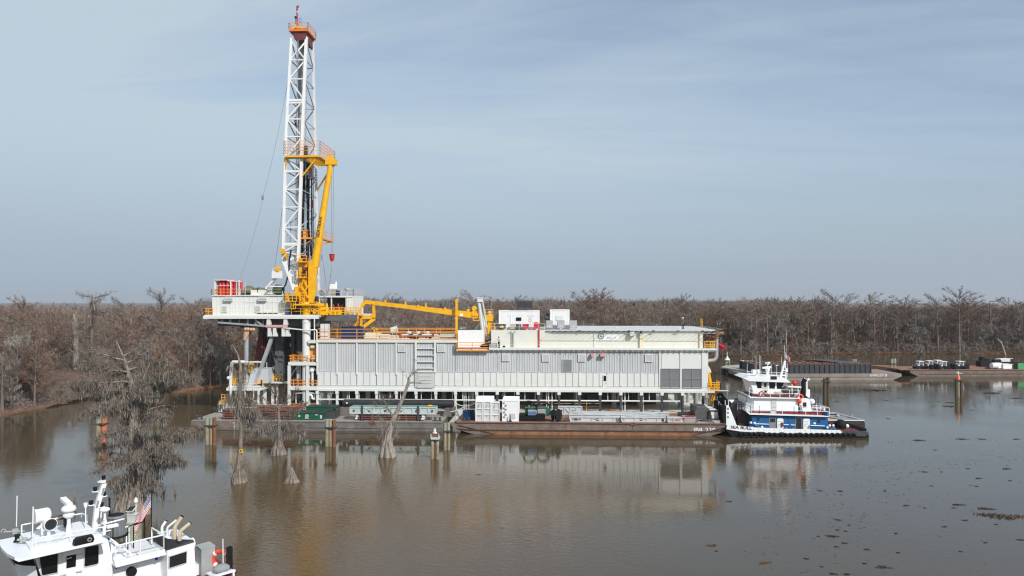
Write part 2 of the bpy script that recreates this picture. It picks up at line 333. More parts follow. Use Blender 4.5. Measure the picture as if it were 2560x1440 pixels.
# ---- land behind: one sheet from the shoreline to the horizon, with a low bank
SHORE = [Vector((-4200, 40, 0)), Vector((-420, 64, 0)), Vector((-200, 92, 0)), G(-60, 1052), G(0, 1042), G(110, 1022), G(190, 1002), G(250, 990), G(340, 985), G(420, 984), G(500, 975), G(570, 968), G(760, 948), G(1100, 925), G(1500, 905), G(1700, 894),
         G(1800, 890), G(1900, 892), G(2000, 889), G(2110, 886), G(2250, 885), G(2400, 884), G(2560, 884), G(2700, 884), Vector((420, 262, 0)), Vector((4200, 330, 0))]
SHORE = [Vector((p.x, p.y, 0)) for p in SHORE]
def shore_y(x):
    for a, b in zip(SHORE, SHORE[1:]):
        if a.x <= x <= b.x and b.x > a.x: return a.y + (b.y - a.y) * (x - a.x) / (b.x - a.x)
    return SHORE[0].y if x < SHORE[0].x else SHORE[-1].y
gb = MB(); n = 0; ring = []
xs = []
for a, b in zip(SHORE, SHORE[1:]):
    k = max(1, int((b - a).length / 2.2)) if (b - a).length < 160 else 6
    xs += [a.lerp(b, i / k) for i in range(k)]
xs.append(SHORE[-1])
prof = [(-.6, -.25), (.25, .10), (1.2, .28), (3.5, .36), (9, .45), (25, .5), (80, .5), (400, .5), (5500, .5)]
vs = []
for p in xs:
    for d, z in prof:
        j = rnd.uniform(-.5, .5) if d < 5 else 0
        vs.append((p.x, p.y + d + j, z + (rnd.uniform(-.07, .09) if 0 < d < 20 else 0)))
m_ = len(prof)
gb.add(vs, [(i * m_ + k, (i + 1) * m_ + k, (i + 1) * m_ + k + 1, i * m_ + k + 1) for i in range(len(xs) - 1) for k in range(m_ - 1)])
M['ground'] = mat('leaf litter ground', (.115, .07, .045), .95, var=.4, scale=.8, rust=.3, rustcol=(.05, .04, .03), rscale=.4, streak=1, bump=.6, bscale=3)
gb.build('ground', M['ground'], kind='structure')
# ================================================================ the drilling barge: lower hull, posts, long house
YF = 112.0; YB = 128.0
rig = thing('drilling_barge', 'long white and grey drilling barge house standing on posts over a pale lower hull', 'drilling barge', (X(1280, YF), YF, 0))
xL, xR = X(794, YF), X(1770, YF)
xMid = X(1141, YF)
zDeck = 1.7; zB0 = 4.95; zB1 = Z(965, 1280, YF); zMid = Z(931, 1280, YF); zRL = Z(850, 970, YF); zW = Z(874, 1450, YF)
b = MB(); b.box(X(566, YF), X(1800, YF), YF, 134, -1.2, zDeck); b.build('lower_hull', M['paledeck'], rig)
b = MB(); b.box(xL + .1, xMid, YF + .25, YB, zB0 + .05, zRL - .35); b.box(xMid, xR - .1, YF + .25, YB, zB0 + .05, zW - .25); b.build('house_core', M['white'], rig)
def seamed(x0, x1, z0, z1, Y, step=.97, m='white', name='wall_panel', par=None):
    b = MB(); b.box(x0, x1, Y, Y + .12, z0, z1)
    n = max(1, round((x1 - x0) / step))
    o = b.build(name, M[m], par or rig); b = MB()
    for i in range(n + 1): x = x0 + (x1 - x0) * i / n; b.box(x - .035, x + .035, Y - .05, Y - .002, z0 + .002, z1 - .002)
    b.build('seam_trim', M['seam'], o); return o
def corrugated(x0, x1, z0, z1, Y, per=.40, d=.065, m='panel', name='siding_panel', par=None):
    b = MB(); pts = []; x = x0
    while x < x1 - 1e-3:
        for f, o in ((0, 0), (.62, 0), (.72, -d), (.9, -d), (1, 0)):
            xx = min(x1, x + per * f)
            if not pts or xx > pts[-1][0] + 1e-4: pts.append((xx, Y + d + o))
        x += per
    n = len(pts)
    b.add([(p[0], p[1], z0) for p in pts] + [(p[0], p[1], z1) for p in pts], [(i, i + 1, n + i + 1, n + i) for i in range(n - 1)])
    b.box(x0, x1, Y + d + .02, Y + d + .1, z0, z1)
    b.box(x0, x1, Y - .03, Y + d, z0 - .07, z0 - .005)
    return b.build(name, M[m], par or rig)
posts = [794 + 49.3 * i for i in range(8)] + [1192 + 51.4 * i for i in range(12)]
# lower white band and grey siding band, bay by bay
bays = [p for p in posts if p < 1655]
for a, c in zip(bays, bays[1:]):
    seamed(X(a, YF), X(c, YF) - .03, zB1, zMid, YF)
    top = zRL - .42 if c < 1150 else zW - .38
    if a < 1141 < c: top = zW - .38
    corrugated(X(a, YF) + .02, X(c, YF) - .03, zMid + .06, top, YF - .02)
for a in bays[:-1]:                                    # flanged uprights of the left half
    x = X(a, YF); b = MB()
    if a < 1030: b.box(x - .13, x + .13, YF - .17, YF - .03, zMid - .45, zRL - .3)
    else: b.box(x - .13, x + .13, YF - .1, YF - .03, zB1 + .05, zMid + .02)
    b.build('upright', M['white'], rig)
b = MB(); b.box(xL - .05, xR + 1.0, YF - .28, YF + .3, zB0, zB0 + .28); b.box(xL - .05, xR + .3, YF - .12, YF + .25, zB0 + .3, zB1 - .05); b.box(xL, xR + 3.2, YF - .25, YF + .3, zB0 + .285, zB0 + .36)
b.build('floor_beam', M['white'], rig)
b = MB(); b.box(xL - .05, xMid + .1, YF - .25, YB, zRL - .4, zRL); b.build('roof_deck', M['cream'], rig)
b = MB(); b.box(xMid, xR + 1.2, YF - .55, YF + 3, zW - .02, zW + .26); b.box(xMid, xR + 1.0, YF - .2, YF + 2, zW - .32, zW - .03)
for i in range(48): x = xMid + (xR - xMid) * i / 47; b.box(x - .05, x + .05, YF - .5, YF - .19, zW - .25, zW - .025)
b.build('walkway', M['white'], rig)
# end bay with the two big louvred intakes
xe = X(1648, YF)
b = MB(); b.box(xe, xR, YF - .02, YF + .2, zB1, zW - .33); b.box(xe - .05, xe + .25, YF - .12, YF - .025, zB1, zW - .33)
for px in (1702, 1757): b.box(X(px, YF) - .16, X(px, YF) + .16, YF - .12, YF - .025, zB1, zW - .33)
b.box(X(1757, YF) + .162, xR, YF - .1, YF - .025, zB1, zW - .35)
b.build('end_wall', M['white'], rig)
for x0, x1 in ((1652, 1699), (1706, 1753)):
    b = MB(); z0, z1 = Z(970, 1690, YF), Z(922, 1690, YF); xa, xb = X(x0, YF), X(x1, YF)
    b.box(xa, xb, YF - .06, YF - .025, z0, z1); n = 22
    for i in range(n):
        z = z0 + (z1 - z0) * (i + .5) / n; b.add([(xa, YF - .17, z - .05), (xb, YF - .17, z - .05), (xb, YF - .065, z + .06), (xa, YF - .065, z + .06)], [(0, 1, 2, 3)])
    for x in (xa, (xa + xb) / 2, xb): b.box(x - .05, x + .05, YF - .2, YF - .06, z0, z1)
    for z in (z0, (z0 + z1) / 2, z1): b.box(xa, xb, YF - .2, YF - .175, z - .04, z + .04)
    b.build('louvre', M['louvre'], rig)
def vent(px0, py0, px1, py1, m='vent', n=7, name='vent', par=None, Y=YF, frame='white'):
    b = MB(); mx = (px0 + px1) / 2; xa, xb, z0, z1 = X(px0, Y), X(px1, Y), Z(py1, mx, Y), Z(py0, mx, Y)
    b.box(xa, xb, Y - .11, Y - .04, z0, z1)
    for i in range(n):
        z = z0 + (z1 - z0) * (i + .5) / n; b.prism([(xa + .05, Y - .111, z - .06), (xa + .05, Y - .2, z - .06), (xa + .05, Y - .111, z + .07)], (xb - xa - .1, 0, 0))
    o = b.build(name, M[m], par or rig)
    f = MB()
    for x in (xa, xb): f.box(x - .06, x + .06, Y - .17, Y - .035, z0 - .06, z1 + .06)
    for z in (z0, z1): f.box(xa + .06, xb - .06, Y - .17, Y - .035, z - .06, z + .06)
    f.build('frame', M[frame], o); return o
for q in ((996, 862, 1013, 879), (1094, 862, 1112, 879), (1256, 885, 1272, 902), (1356, 885, 1373, 903), (1446, 885, 1463, 903), (1613, 886, 1631, 904)): vent(*q)
vent(1407, 898, 1430, 928, 'louvre', 14, 'louvre', frame='panel')
for px0, px1 in ((1477, 1484), (1500, 1513)):
    b = MB(); b.pbox(px0, 883.5, px1, 890.5, YF, .0, .75); b.build('fan_hood', M['pink'], rig)
d = MB(); d.pbox(1507, 937.5, 1517.5, 970, YF - .06, .05, .03); dd = d.build('door', M['white'], rig)
d = MB(); d.pbox(1509, 939.5, 1515.7, 952.5, YF - .1, .02, .02); d.build('window', M['glass'], dd)
d = MB(); d.pbox(1514.5, 957, 1516, 958.5, YF - .1, .02, .06); d.build('handle', M['steel'], dd)
# big ladder frame and the shuttered box under it
b = MB()
for px in (1040, 1088): x = X(px, YF); b.box(x - .16, x + .16, YF - .32, YF - .06, Z(930, px, YF), Z(852, px, YF))
for py in (871, 887.5, 904, 920): b.box(X(1040, YF) + .16, X(1088, YF) - .16, YF - .3, YF - .1, Z(py + 1, 1064, YF), Z(py - 1, 1064, YF))
b.pbox(1036, 928, 1091, 930.5, YF - .1, .1, .35)
b.build('ladder_frame', M['white'], rig)
b = MB(); b.pbox(1044, 933, 1083, 969, YF - .1, .1, .28)
for py in (941, 950, 958): b.pbox(1048, py - .6, 1078, py + .6, YF - .38, .02, .06)
for px in (1041, 1084): b.pbox(px - 3, 932, px + 3, 968, YF - .1, .09, .2)
b.build('shutter_box', M['vent'], rig)
# posts under the house: I sections, white to the left, dark painted to the right
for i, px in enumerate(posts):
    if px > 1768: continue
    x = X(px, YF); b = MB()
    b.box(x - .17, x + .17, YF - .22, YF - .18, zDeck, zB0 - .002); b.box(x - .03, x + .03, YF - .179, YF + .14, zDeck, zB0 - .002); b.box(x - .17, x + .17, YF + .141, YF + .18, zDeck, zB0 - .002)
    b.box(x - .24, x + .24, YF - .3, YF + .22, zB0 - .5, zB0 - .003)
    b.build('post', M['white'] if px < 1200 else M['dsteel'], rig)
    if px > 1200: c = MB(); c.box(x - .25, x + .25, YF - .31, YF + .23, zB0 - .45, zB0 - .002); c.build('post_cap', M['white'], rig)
b = MB(); zp = Z(1000, 1100, YF); b.cyl((xL, YF - .02, zp), (X(1700, YF), YF - .02, zp), .13, n=8)
for px in range(818, 1700, 26):
    if rnd.random() < .6: b.cyl((X(px, YF), YF + .4, zp), (X(px, YF), YF + .4, zB0), .07, n=6)
b.build('fire_main', M['white'], rig)
for px in (800, 823, 868, 873, 1160, 1165, 1172, 1366, 1371, 1380, 1555, 1562, 1608): b = MB(); b.cyl((X(px, YF + .6), YF + .6, zDeck), (X(px, YF + .6), YF + .6, zB0), rnd.choice((.06, .09, .12)), n=7); b.build('pipe_riser', M['white'], rig)
for px, Y in ((815, 116), (860, 118), (920, 116.5), (1010, 117), (1110, 118), (1180, 116.5), (1260, 118), (1350, 117), (1440, 118), (1535, 116.5), (1600, 117), (1664, 117), (1700, 117.5), (1740, 118), (1585, 121), (1720, 124), (1690, 126), (1750, 126), (1735, 129), (1765, 130)):
    b = MB(); b.cyl((X(px, Y), Y, zDeck), (X(px, Y), Y, zB0 + .1), .42 if Y < 119 else .3, n=12); b.build('column', M['steel'], rig)
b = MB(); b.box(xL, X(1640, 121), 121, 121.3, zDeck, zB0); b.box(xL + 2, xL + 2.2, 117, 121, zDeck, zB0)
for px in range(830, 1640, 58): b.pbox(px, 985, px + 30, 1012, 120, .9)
b.build('shade_backing', M['underdeck_shade'], rig)  # dark wall added to stand for the shade under the house
b = MB(); b.rail([P(1330, 1024, YF + 1.2), P(1400, 1024, YF + 1.2), P(1500, 1024, YF + 1.2)], 1.0, .02, step=6)
b.build('deck_rope', M['beige'], rig)
b = MB(); b.cyl((X(1466, YF + 1), YF + 1, zDeck), (X(1466, YF + 1), YF + 1, zDeck + 1.5), .06, n=6); b.build('marker_pole', M['orange'], rig)
b = MB(); b.box(X(1520, YF + 2), X(1540, YF + 2), YF + 2, YF + 2.5, zDeck, zDeck + .14); b.build('deck_marker', M['orange'], rig)
# rails on the left roof
b = MB(); b.rail([(xL, YB - .3, zRL), (xL, YF - .1, zRL), (X(1141, YF), YF - .1, zRL)], 1.75, .045, (1, .68, .36, .08), 3.1); b.build('railing', M['orange'], rig)
b = MB(); b.rail([(xL + 6, YB - .4, zRL), (X(1141, YB), YB - .4, zRL)], 1.3, .045, (1, .5), 3.1); b.build('railing', M['orange'], rig)
# quarters block above the walkway
YQ = YF + 1.35
xq0, xq1 = X(1228, YQ), X(1757, YQ); zq0 = zW + .26; zq1 = Z(826, 1500, YQ)
b = MB(); b.box(xq0, xq1, YQ, YQ + 12, zq0, zq1)
for px in (1486, 1597): x = X(px, YQ); b.box(x - .09, x + .09, YQ - .1, YQ - .005, zq0, zq1 - .3)
b.build('quarters_wall', M['cream'], rig)
b = MB(); b.box(X(1597, YQ) + .1, X(1607, YQ), YQ - .35, YQ - .006, zq0, zq1 - .75); b.build('cable_trunk', M['beige'], rig)
b = MB(); b.box(X(1748, YQ), X(1752, YQ), YQ - .25, YQ - .006, zq0, zq1 - .1); b.build('cable_trunk', M['beige'], rig)
b = MB()
for px in (1279, 1283.5): b.cyl((X(px, YQ), YQ - .14, zq0), (X(px, YQ), YQ - .14, zq1 - .35), .07, n=6)
b.tube([P(1279, 830, YQ - .14), P(1276, 828, YQ - .3), P(1275, 830, YQ - .4)], .06, 6); b.tube([P(1283.5, 831, YQ - .14), P(1287, 828, YQ - .3), P(1289, 833, YQ - .4)], .06, 6)
b.build('vent_pipe', M['steel'], rig)
b = MB(); b.cyl((X(1347.5, YQ), YQ - .15, zq0), (X(1347.5, YQ), YQ - .15, Z(808, 1347, YQ)), .11, n=8); b.build('fire_riser', M['red'], rig)
b = MB(); b.rail([(X(1222, YF), YF - .45, zq0), (xR + 1.0, YF - .45, zq0)], 1.05, .018, (1, .5), 3.2); b.build('railing', M['beige'], rig)
b = MB(); b.rail([(xR - .6, YF - .44, zq0), (xR + 1.1, YF - .44, zq0), (xR + 1.1, YF + 2.6, zq0)], 1.1, .045, (1, .6, .3), 1.0); b.build('railing', M['yellow'], rig)
b = MB()
for i in range(4): b.cyl((xR - .3 + i * .5, YF + 1.5 + .2 * i, zq0), (xR - .3 + i * .5, YF + 1.5 + .2 * i, zq0 + 1.1), .16, n=8); b.ball((xR + .1 + i * .5, YF + 1.2, zq0 + 1.9 - i * .12), .23, 8)
b.build('gas_bottle', M['rust'], rig)
b = MB(); b.pbox(1573.5, 829.5, 1584.5, 839.5, YQ, 0, .85); b.build('wall_box', M['cream'], rig)
b = MB(); b.pbox(1600, 827.5, 1605, 835, YQ - .36, .02, .3); b.build('junction_box', M['ink'], rig)
b = MB(); b.pbox(1227, 858, 1242, 871, YF + .6, .6); b.build('locker', M['steel'], rig)
b = MB(); q = P(1260, 866, YF + .4); b.ball(q, .2, 8, (1.2, 1, .8)); b.cyl(q, (q.x, q.y, zq0), .05, n=6); b.build('floodlight', M['ink'], rig)
# helideck with its safety net frames
YH = YQ - .35; zh = Z(825, 1500, YH); xh0, xh1 = X(1366, YF), X(1798, YF)
b = MB(); b.prism([(xh0, YH, zh - .16), (xh1 - 1.2, YH, zh - .16), (xh1, YH + 1.6, zh - .16), (xh1, YH + 17, zh - .16), (xh1 - 1.2, YH + 19, zh - .16), (xh0, YH + 19, zh - .16)], (0, 0, .16))
b.build('helideck', M['helideck'], rig)
b = MB()
z2 = zh - .85
for i in range(30):
    x = xh0 + (xh1 - xh0) * i / 29.0
    if x < X(1356, YF): continue
    b.bar((x + .9, YH, zh - .2), (x, YH - 1.0, z2 + .38), .05)
b.bar((xh0, YH - 1.0, z2 + .38), (xh1 - .5, YH - 1.0, z2 + .38), .06)
for i in range(7): y = YH + 2 + i * 2.4; b.bar((xh1, y, zh - .15), (xh1 + 1.3, y, zh + .1), .05)
b.bar((xh1 + 1.3, YH + 1.6, zh + .1), (xh1 + 1.3, YH + 17, zh + .1), .06)
b.build('net_frame', M['steel'], rig)
b = MB(); b.box(X(1380, YF), X(1600, YF), YH + .02, YH + .2, zh - .34, zh - .17); b.build('edge_beam', M['dsteel'], rig)
for px in range(1450, 1790, 62): b = MB(); b.box(X(px, YF) - .16, X(px, YF) + .16, YH - .3, YH - .01, zh - .22, zh - .05); b.build('deck_lamp', M['dsteel'], rig)
b = MB(); b.torus(((xh0 + xh1) / 2 + 4, YH + 9.5, zh + .006), 5.5, .25, 'z', 40, 4, sy=.01); b.build('landing_circle', M['bright'], rig)
b = MB(); b.torus((X(1757, YH + 16), YH + 17, zh + .2), .5, .07, 'x', 12, 6, .5); b.bar((X(1757, YH + 16), YH + 16.5, zh - .2), (X(1757, YH + 16), YH + 16.5, zh + 1.4), .1); b.bar((X(1757, YH + 16), YH + 17.5, zh - .2), (X(1757, YH + 16), YH + 17.5, zh + 1.4), .1)
b.build('access_hoop', M['yellow'], rig)
# banner with the round emblem
b = MB(); b.pbox(1494, 837, 1546, 850.5, YQ - .02, .015, .02); bn = b.build('banner', M['bright'], rig)
q = P(1502.5, 840.5, YQ)
b = MB(); b.cyl((q.x, YQ - .05, q.z), (q.x, YQ - .08, q.z), .50, n=24); b.build('emblem_rim', M['ink'], bn)
b = MB(); b.cyl((q.x, YQ - .081, q.z), (q.x, YQ - .1, q.z), .40, n=24); b.build('emblem_field', mat('emblem pale blue', (.55, .68, .70), .5), bn)
b = MB(); b.box(q.x - .035, q.x + .035, YQ - .12, YQ - .101, q.z - .02, q.z + .24); b.box(q.x - .1, q.x + .1, YQ - .12, YQ - .101, q.z + .02, q.z + .06); b.box(q.x - .24, q.x + .24, YQ - .12, YQ - .101, q.z - .08, q.z - .035); b.box(q.x - .17, q.x + .17, YQ - .12, YQ - .101, q.z - .14, q.z - .1)
b.build('emblem_mark', M['ink'], bn)
q = P(1529, 845.5, YQ); lettering('RIG 22', (q.x, YQ - .05, q.z), .52, M['faint'], bn)
# silver exhaust at the end, with a rusty outlet
b = MB(); Yx = YF + 2.2
def pp(px, py): return P(px, py, Yx)
b.tube([pp(1766, 902), pp(1782, 901), pp(1787, 898.5), pp(1790, 894), pp(1791, 886), pp(1791, 846)], .33, 12)
ex = b.build('exhaust_pipe', M['silver'], rig)
b = MB(); b.tube([pp(1791, 846), pp(1791, 841), pp(1793, 836.5), pp(1798, 833.5), pp(1803, 834.5), pp(1810, 834)], [.36, .36, .35, .32, .29, .27], 12); b.build('outlet', M['rust'], ex)
b = MB(); b.cyl(P(1793, 862, YF + 3.4), P(1811, 870, YF + 2.4), .38, n=10); b.torus(P(1811, 870, YF + 2.4), .38, .05, 'x', 12, 5); b.build('flare_boom', M['red'], rig)
b = MB(); q = P(1766, 918, YF + .6); b.prism([P(1767, 931.5, YF + .5), P(1778.5, 931.5, YF + .5), P(1777, 924, YF + .5), P(1773, 918, YF + .5), P(1767, 914, YF + .5)], (0, 1.4, 0)); b.build('vent_cowl', M['cream'], rig)
b = MB(); q0 = P(1769, 974, YF); b.box(xR, X(1801, YF), YF - .2, YF + 2.2, zB0 + .37, zB0 + .5); b.rail([(xR, YF - .15, zB0 + .5), (X(1800, YF), YF - .15, zB0 + .5), (X(1800, YF), YF + 2.2, zB0 + .5)], 1.15, .045, (1, .7, .35), .8)
b.stair((X(1770, YF + 1), YF + .6, zB0 + 3.3), (X(1778, YF + 1), YF + .6, zB0 + .5), .8); b.build('end_platform', M['yellow'], rig)
b = MB(); b.stair((X(1795, YF), YF + .6, zB0 + .3), (X(1775, YF), YF + .6, zDeck), .9); b.bar((X(1797, YF), YF + .2, zB0), (X(1790, YF), YF + .2, zDeck), .12); b.bar((X(1772, YF), YF + .2, zB0), (X(1772, YF), YF + .2, zDeck), .08); b.build('stairway', M['yellow'], rig)
# pedestal crane post casing and side platforms between the house and the drill floor
b = MB()
for py, h in ((905, .55), (966, .6)):
    b.box(X(721, YF), xL - .06, YF - .1, YF + 7, Z(py, 760, YF) - h, Z(py, 760, YF))
b.box(X(770, YF), xL - .06, YF - .1, YF + .5, Z(858, 780, YF), Z(850, 780, YF))
for px in (722.5, 768.5): b.box(X(px, YF) - .22, X(px, YF) + .22, YF - .05, YF + .35, zDeck, Z(905, 760, YF) - .56)
b.build('side_platform', M['white'], rig)
b = MB()
for py in (905, 966): b = MB(); z = Z(py, 760, YF); b.rail([(X(722, YF), YF + 6, z), (X(722, YF), YF, z), (xL - .1, YF, z)], 1.0, .045, (1, .5), .75); b.build('railing', M['orange'], rig)
b = MB(); b.rail([(X(722, YF), YF, zDeck), (xL - .1, YF, zDeck)], 1.1, .045, (1, .5), 1.0); b.build('railing', M['orange'], rig)
b = MB(); b.tube([P(726, 943, YF + 3), P(744, 915, YF + 3), P(746, 909, YF + 3)], .09, 6)
for px in (743, 747, 751): b.cyl((X(px, YF + 1.5), YF + 1.5, Z(966, px, YF)), (X(px, YF + 1.5), YF + 1.5, Z(912, px, YF)), .08, n=6)
b.tube([(X(740, YF + .4), YF + .4, Z(1009, 740, YF)), P(740, 983, YF + .4), P(780, 982, YF + .4), P(786, 984, YF + .4), P(787, 992, YF + .4), P(785, 997, YF + .4), P(780, 998, YF + .4)], .1, 7)
b.tube([P(773, 988, YF + .3), P(777, 986.5, YF + .3), P(780, 990, YF + .3), P(780, 995, YF + .3), P(784, 998, YF + .3), P(788, 996, YF + .3)], .2, 8)
b.cyl(P(781, 963, YF + .6), P(781, 930, YF + .6), .2, n=8); b.ball(P(780, 926, YF + .6), .42, 10); b.tube([P(770, 918, YF + .5), P(784, 919, YF + .5), P(791, 926, YF + .5)], .1, 6)
b.build('process_pipe', M['white'], rig)
b = MB()
for px in (733, 738, 747, 774): b.ball((X(px, YF + .8), YF + .8, Z(952 + rnd.uniform(-4, 4), px, YF)), .28, 8); b.cyl((X(px, YF + .8), YF + .8, Z(966, px, YF)), (X(px, YF + .8), YF + .8, Z(948, px, YF)), .12, n=7)
b.build('valve', M['maroon'], rig)
b = MB(); b.pbox(776, 870, 789, 902, YF + .8, .4); b.build('reel_frame', M['orange'], rig)
b = MB(); q = P(783, 881, YF + .6); b.cyl((q.x - .35, q.y, q.z + .9), (q.x + .35, q.y, q.z + .9), .35, n=12); b.build('hose_reel', M['beige'], rig); b = MB(); q = P(783, 893, YF + .4); b.cyl((q.x, q.y - .2, q.z), (q.x, q.y + .2, q.z), .36, n=14); b.cyl((q.x, q.y - .26, q.z), (q.x, q.y - .2, q.z), .14, n=10); b.build('hose_reel', M['beige'], rig)
b = MB(); b.tube([P(767, 826, YF - .2), P(789, 824.5, YF - .2), P(791.5, 826, YF - .2), P(792, 829, YF - .2), P(792, 905, YF - .2)], .12, 8); b.tube([P(708, 820, YF + .2), P(767, 826, YF - .2)], .1, 7); b.cyl(P(786, 797, YF), P(786, 850, YF), .1, n=7); b.build('down_pipe', M['white'], rig)

# ================================================================ drill floor: cantilevered platform, cabin, shelter, substructure
YD = YF + .25
df = thing('drill_floor', 'raised white drill floor platform with a panelled cabin beneath the derrick', 'drill floor', (X(660, YD), YD, zDeck))
zf0, zf1 = Z(797, 660, YD), Z(787.5, 660, YD)
zf = zf1
b = MB(); b.box(X(510, YD), X(797, YD), YD, YD + 14, zf0 + .25, zf1); b.box(X(510, YD) - .1, X(797, YD), YD - .12, YD + .2, zf0, zf1 - .18); b.box(X(797, YD) + .01, X(884, YD), YD + 2.4, YD + 14, zf0 + .1, zf1 - .02)
b.build('platform', M['white'], df)
b = MB(); b.box(X(797, YD) + .02, X(884, YD), YD + 2.1, YD + 2.38, zf0 - .35, zf1 - .04); b.build('fascia', M['underdeck_shade'], df)
YC = YD + 1.2
xc0, xc1 = X(531, YC), X(706, YC); zc = Z(740, 620, YC)
b = MB(); b.box(xc0, xc1, YC + .1, YC + 8, zf, zc); b.box(xc0 - .1, xc1 + .6, YC - .1, YC + 8, zc, zc + .14)
n = 15
for i in range(n + 1): x = xc0 + (xc1 - xc0) * i / n; b.box(x - .04, x + .04, YC + .04, YC + .11, zf, zc - .01)
b.box(X(607, YC), xc1, YC + .03, YC + .1, Z(756.5, 650, YC), Z(755.5, 650, YC)); b.box(X(707, YC), X(713, YC), YC, YC + .4, zf, zc - .002)
cabin = b.build('cabin', M['white'], df)
for q in ((555, 765, 568, 780), (638, 765, 652, 780)):
    vent(*q, par=df, Y=YC + .1)
for px in (572, 657):
    b = MB(); b.pbox(px - 10, 743.5, px + 10, 753, YC + .1, 0, .5); b.pbox(px - 9, 745, px + 9, 748.5, YC - .4, .02, .05); b.build('air_unit', M['vent'], df)
b = MB(); b.rail([(X(510, YD), YD + 3, zf), (X(510, YD), YD + .05, zf), (X(531, YD), YD + .05, zf)], 1.05, .05, (1, .55), .8); b.build('railing', M['orange'], df); b = MB(); b.rail([(xc0 - .1, YC + 7, zc + .14), (xc0 - .1, YC, zc + .14), (X(575, YC), YC, zc + .14)], 1.0, .04, (1, .5), 1.7); b.build('railing', M['orange'], df)
b = MB(); b.rail([(X(531, YD), YD + .05, zf), (X(706, YD), YD + .05, zf)], 1.05, .018, (1, .55), 1.7); b.build('railing', M['beige'], df); b = MB(); b.rail([(X(575, YC), YC, zc + .14), (X(706, YC), YC, zc + .14)], 1.0, .025, (1, .5), 1.7); b.build('railing', M['beige'], df)
b = MB(); b.rail([(X(706, YD), YD + .05, zf), (X(797, YD), YD + .05, zf)], 1.1, .035, (1, .55), 1.6); b.build('railing', M['yellow'], df); b = MB(); b.rail([(X(797, YD), YD + .05, zf), (X(797, YD), YD + 2.4, zf), (X(903, YD + 2.4), YD + 2.4, zf)], 1.15, .07, (1, .66, .33), .9)
b.build('railing', M['yellow'], df)

b = MB(); q = P(641, 785.4, YD - .05); b.box(X(641, YD), X(696, YD), YD - .02, YD + .03, zf + .12, zf + .42); sg = b.build('sign_board', M['cream'], df)
b = MB()
for i in range(26):
    x = X(643, YD) + i * (X(694, YD) - X(643, YD)) / 26
    if i % 7 != 6: b.box(x, x + .1, YD - .05, YD - .021, zf + .2, zf + .36)
b.build('illegible_line', M['ink'], sg)
# shelter on the right
YS = YD + 3.2
xs0, xs1 = X(797, YS), X(882, YS); zs = Z(741, 840, YS)
b = MB(); b.box(xs0, xs1, YS - .1, YS + 7, zs - .16, zs + .1); b.box(xs0, xs1, YS + 6.6, YS + 7, zf, zs - .17); b.box(X(868, YS), xs1, YS, YS + 6.5, zf, zs - .17)
for px in (797, 827, 864): b.box(X(px, YS), X(px + 2.5, YS), YS, YS + .25, zf, zs - .165)
for i in range(5): x = X(868, YS) + i * .28; b.box(x - .03, x + .03, YS - .04, YS - .002, zf, zs - .17)
b.build('shelter', M['white'], df)
b = MB(); b.box(xs0 + .15, X(866, YS), YS + 4.2, YS + 4.4, zf, zs - .2); b.box(xs0, X(866, YS), YS + 1, YS + 4.2, zs - .32, zs - .17); b.build('inner_partition', M['dsteel'], df)
b = MB(); b.rail([(xs0, YS, zs + .1), (xs1 + .05, YS, zs + .1), (xs1 + .05, YS + 6.6, zs + .1)], 1.15, .035, (1, .5), 1.9); b.build('railing', mat('pale pink rail', (.62, .50, .46), .5), df)
b = MB(); q = P(831, 728, YS + 1); b.box(q.x - .55, q.x + .55, q.y, q.y + 1, zs + .1, zs + 1.25); b.build('skid_box', M['steel'], df)
b = MB(); b.box(q.x - .5, q.x + .45, q.y, q.y + .9, zs + 1.26, zs + 2.1); b.cyl((q.x + .5, q.y + .4, zs + 1.26), (q.x + .5, q.y + .4, zs + 2.5), .16, n=8); b.build('white_unit', M['bright'], df)
b = MB(); b.cyl((X(845, YS + 1), YS + 1, zs + .1), (X(845, YS + 1), YS + 1, zs + 1.0), .3, n=10); b.build('drum', M['blue'], df)
b = MB(); b.cyl((X(804, YS + 1), YS + .5, zs + .6), (X(804, YS + 1), YS + 1.6, zs + .6), .48, n=12); b.build('spool', M['steel'], df)
b = MB(); q = P(868, 724, YS); b.lathe((q.x, q.y, q.z - .3), [(.05, 0), (.45, .25), (.5, .5)], 12); b.cyl((q.x, q.y, zs + .1), (q.x, q.y, q.z), .05, n=6); b.build('dish_antenna', M['offwhite'], df)
# stairs to the roof deck
b = MB(); b.stair((X(899, YD + 3), YD + 2.6, zf), (X(880, YD + 3), YD + 2.6, zRL + .1), .9); b.box(X(882, YD + 2.4), X(903, YD + 2.4), YD + 2.4, YD + 4.4, zf - .15, zf - .03); b.build('stairway', M['yellow'], df)
# things on the cabin roof that are welded down
zr = zc + .14
b = MB(); Yr = YC + 1.6
for px in (537, 598, 577): x = X(px, Yr); b.box(x - .08, x + .08, Yr - .1, Yr + .1, zr, Z(700, px, Yr))
b.box(X(536, Yr), X(569, Yr), Yr - .2, Yr + 2.6, Z(701, 560, Yr), Z(700, 560, Yr) + .06); b.bar(P(568, 701.5, Yr), P(604, 703.5, Yr), .14); b.bar(P(543, 714, Yr), P(577, 714, Yr), .07); b.box(X(537, Yr), X(539, Yr), Yr + .1, Yr + 2.5, zr, Z(702, 538, Yr))
b.bar(P(592, 702, Yr), P(592, 740, Yr), .1)
b.build('rack_frame', M['offwhite'], df)
b = MB()
for px in (548, 556, 566, 576, 585.5, 594):
    for dy in (.5, 1.3): b.lathe((X(px, Yr), Yr + dy, zr), [(.28, 0), (.28, 2.25), (.2, 2.4), (.08, 2.5)], 10)
b.build('accumulator_bottle', M['red'], df)
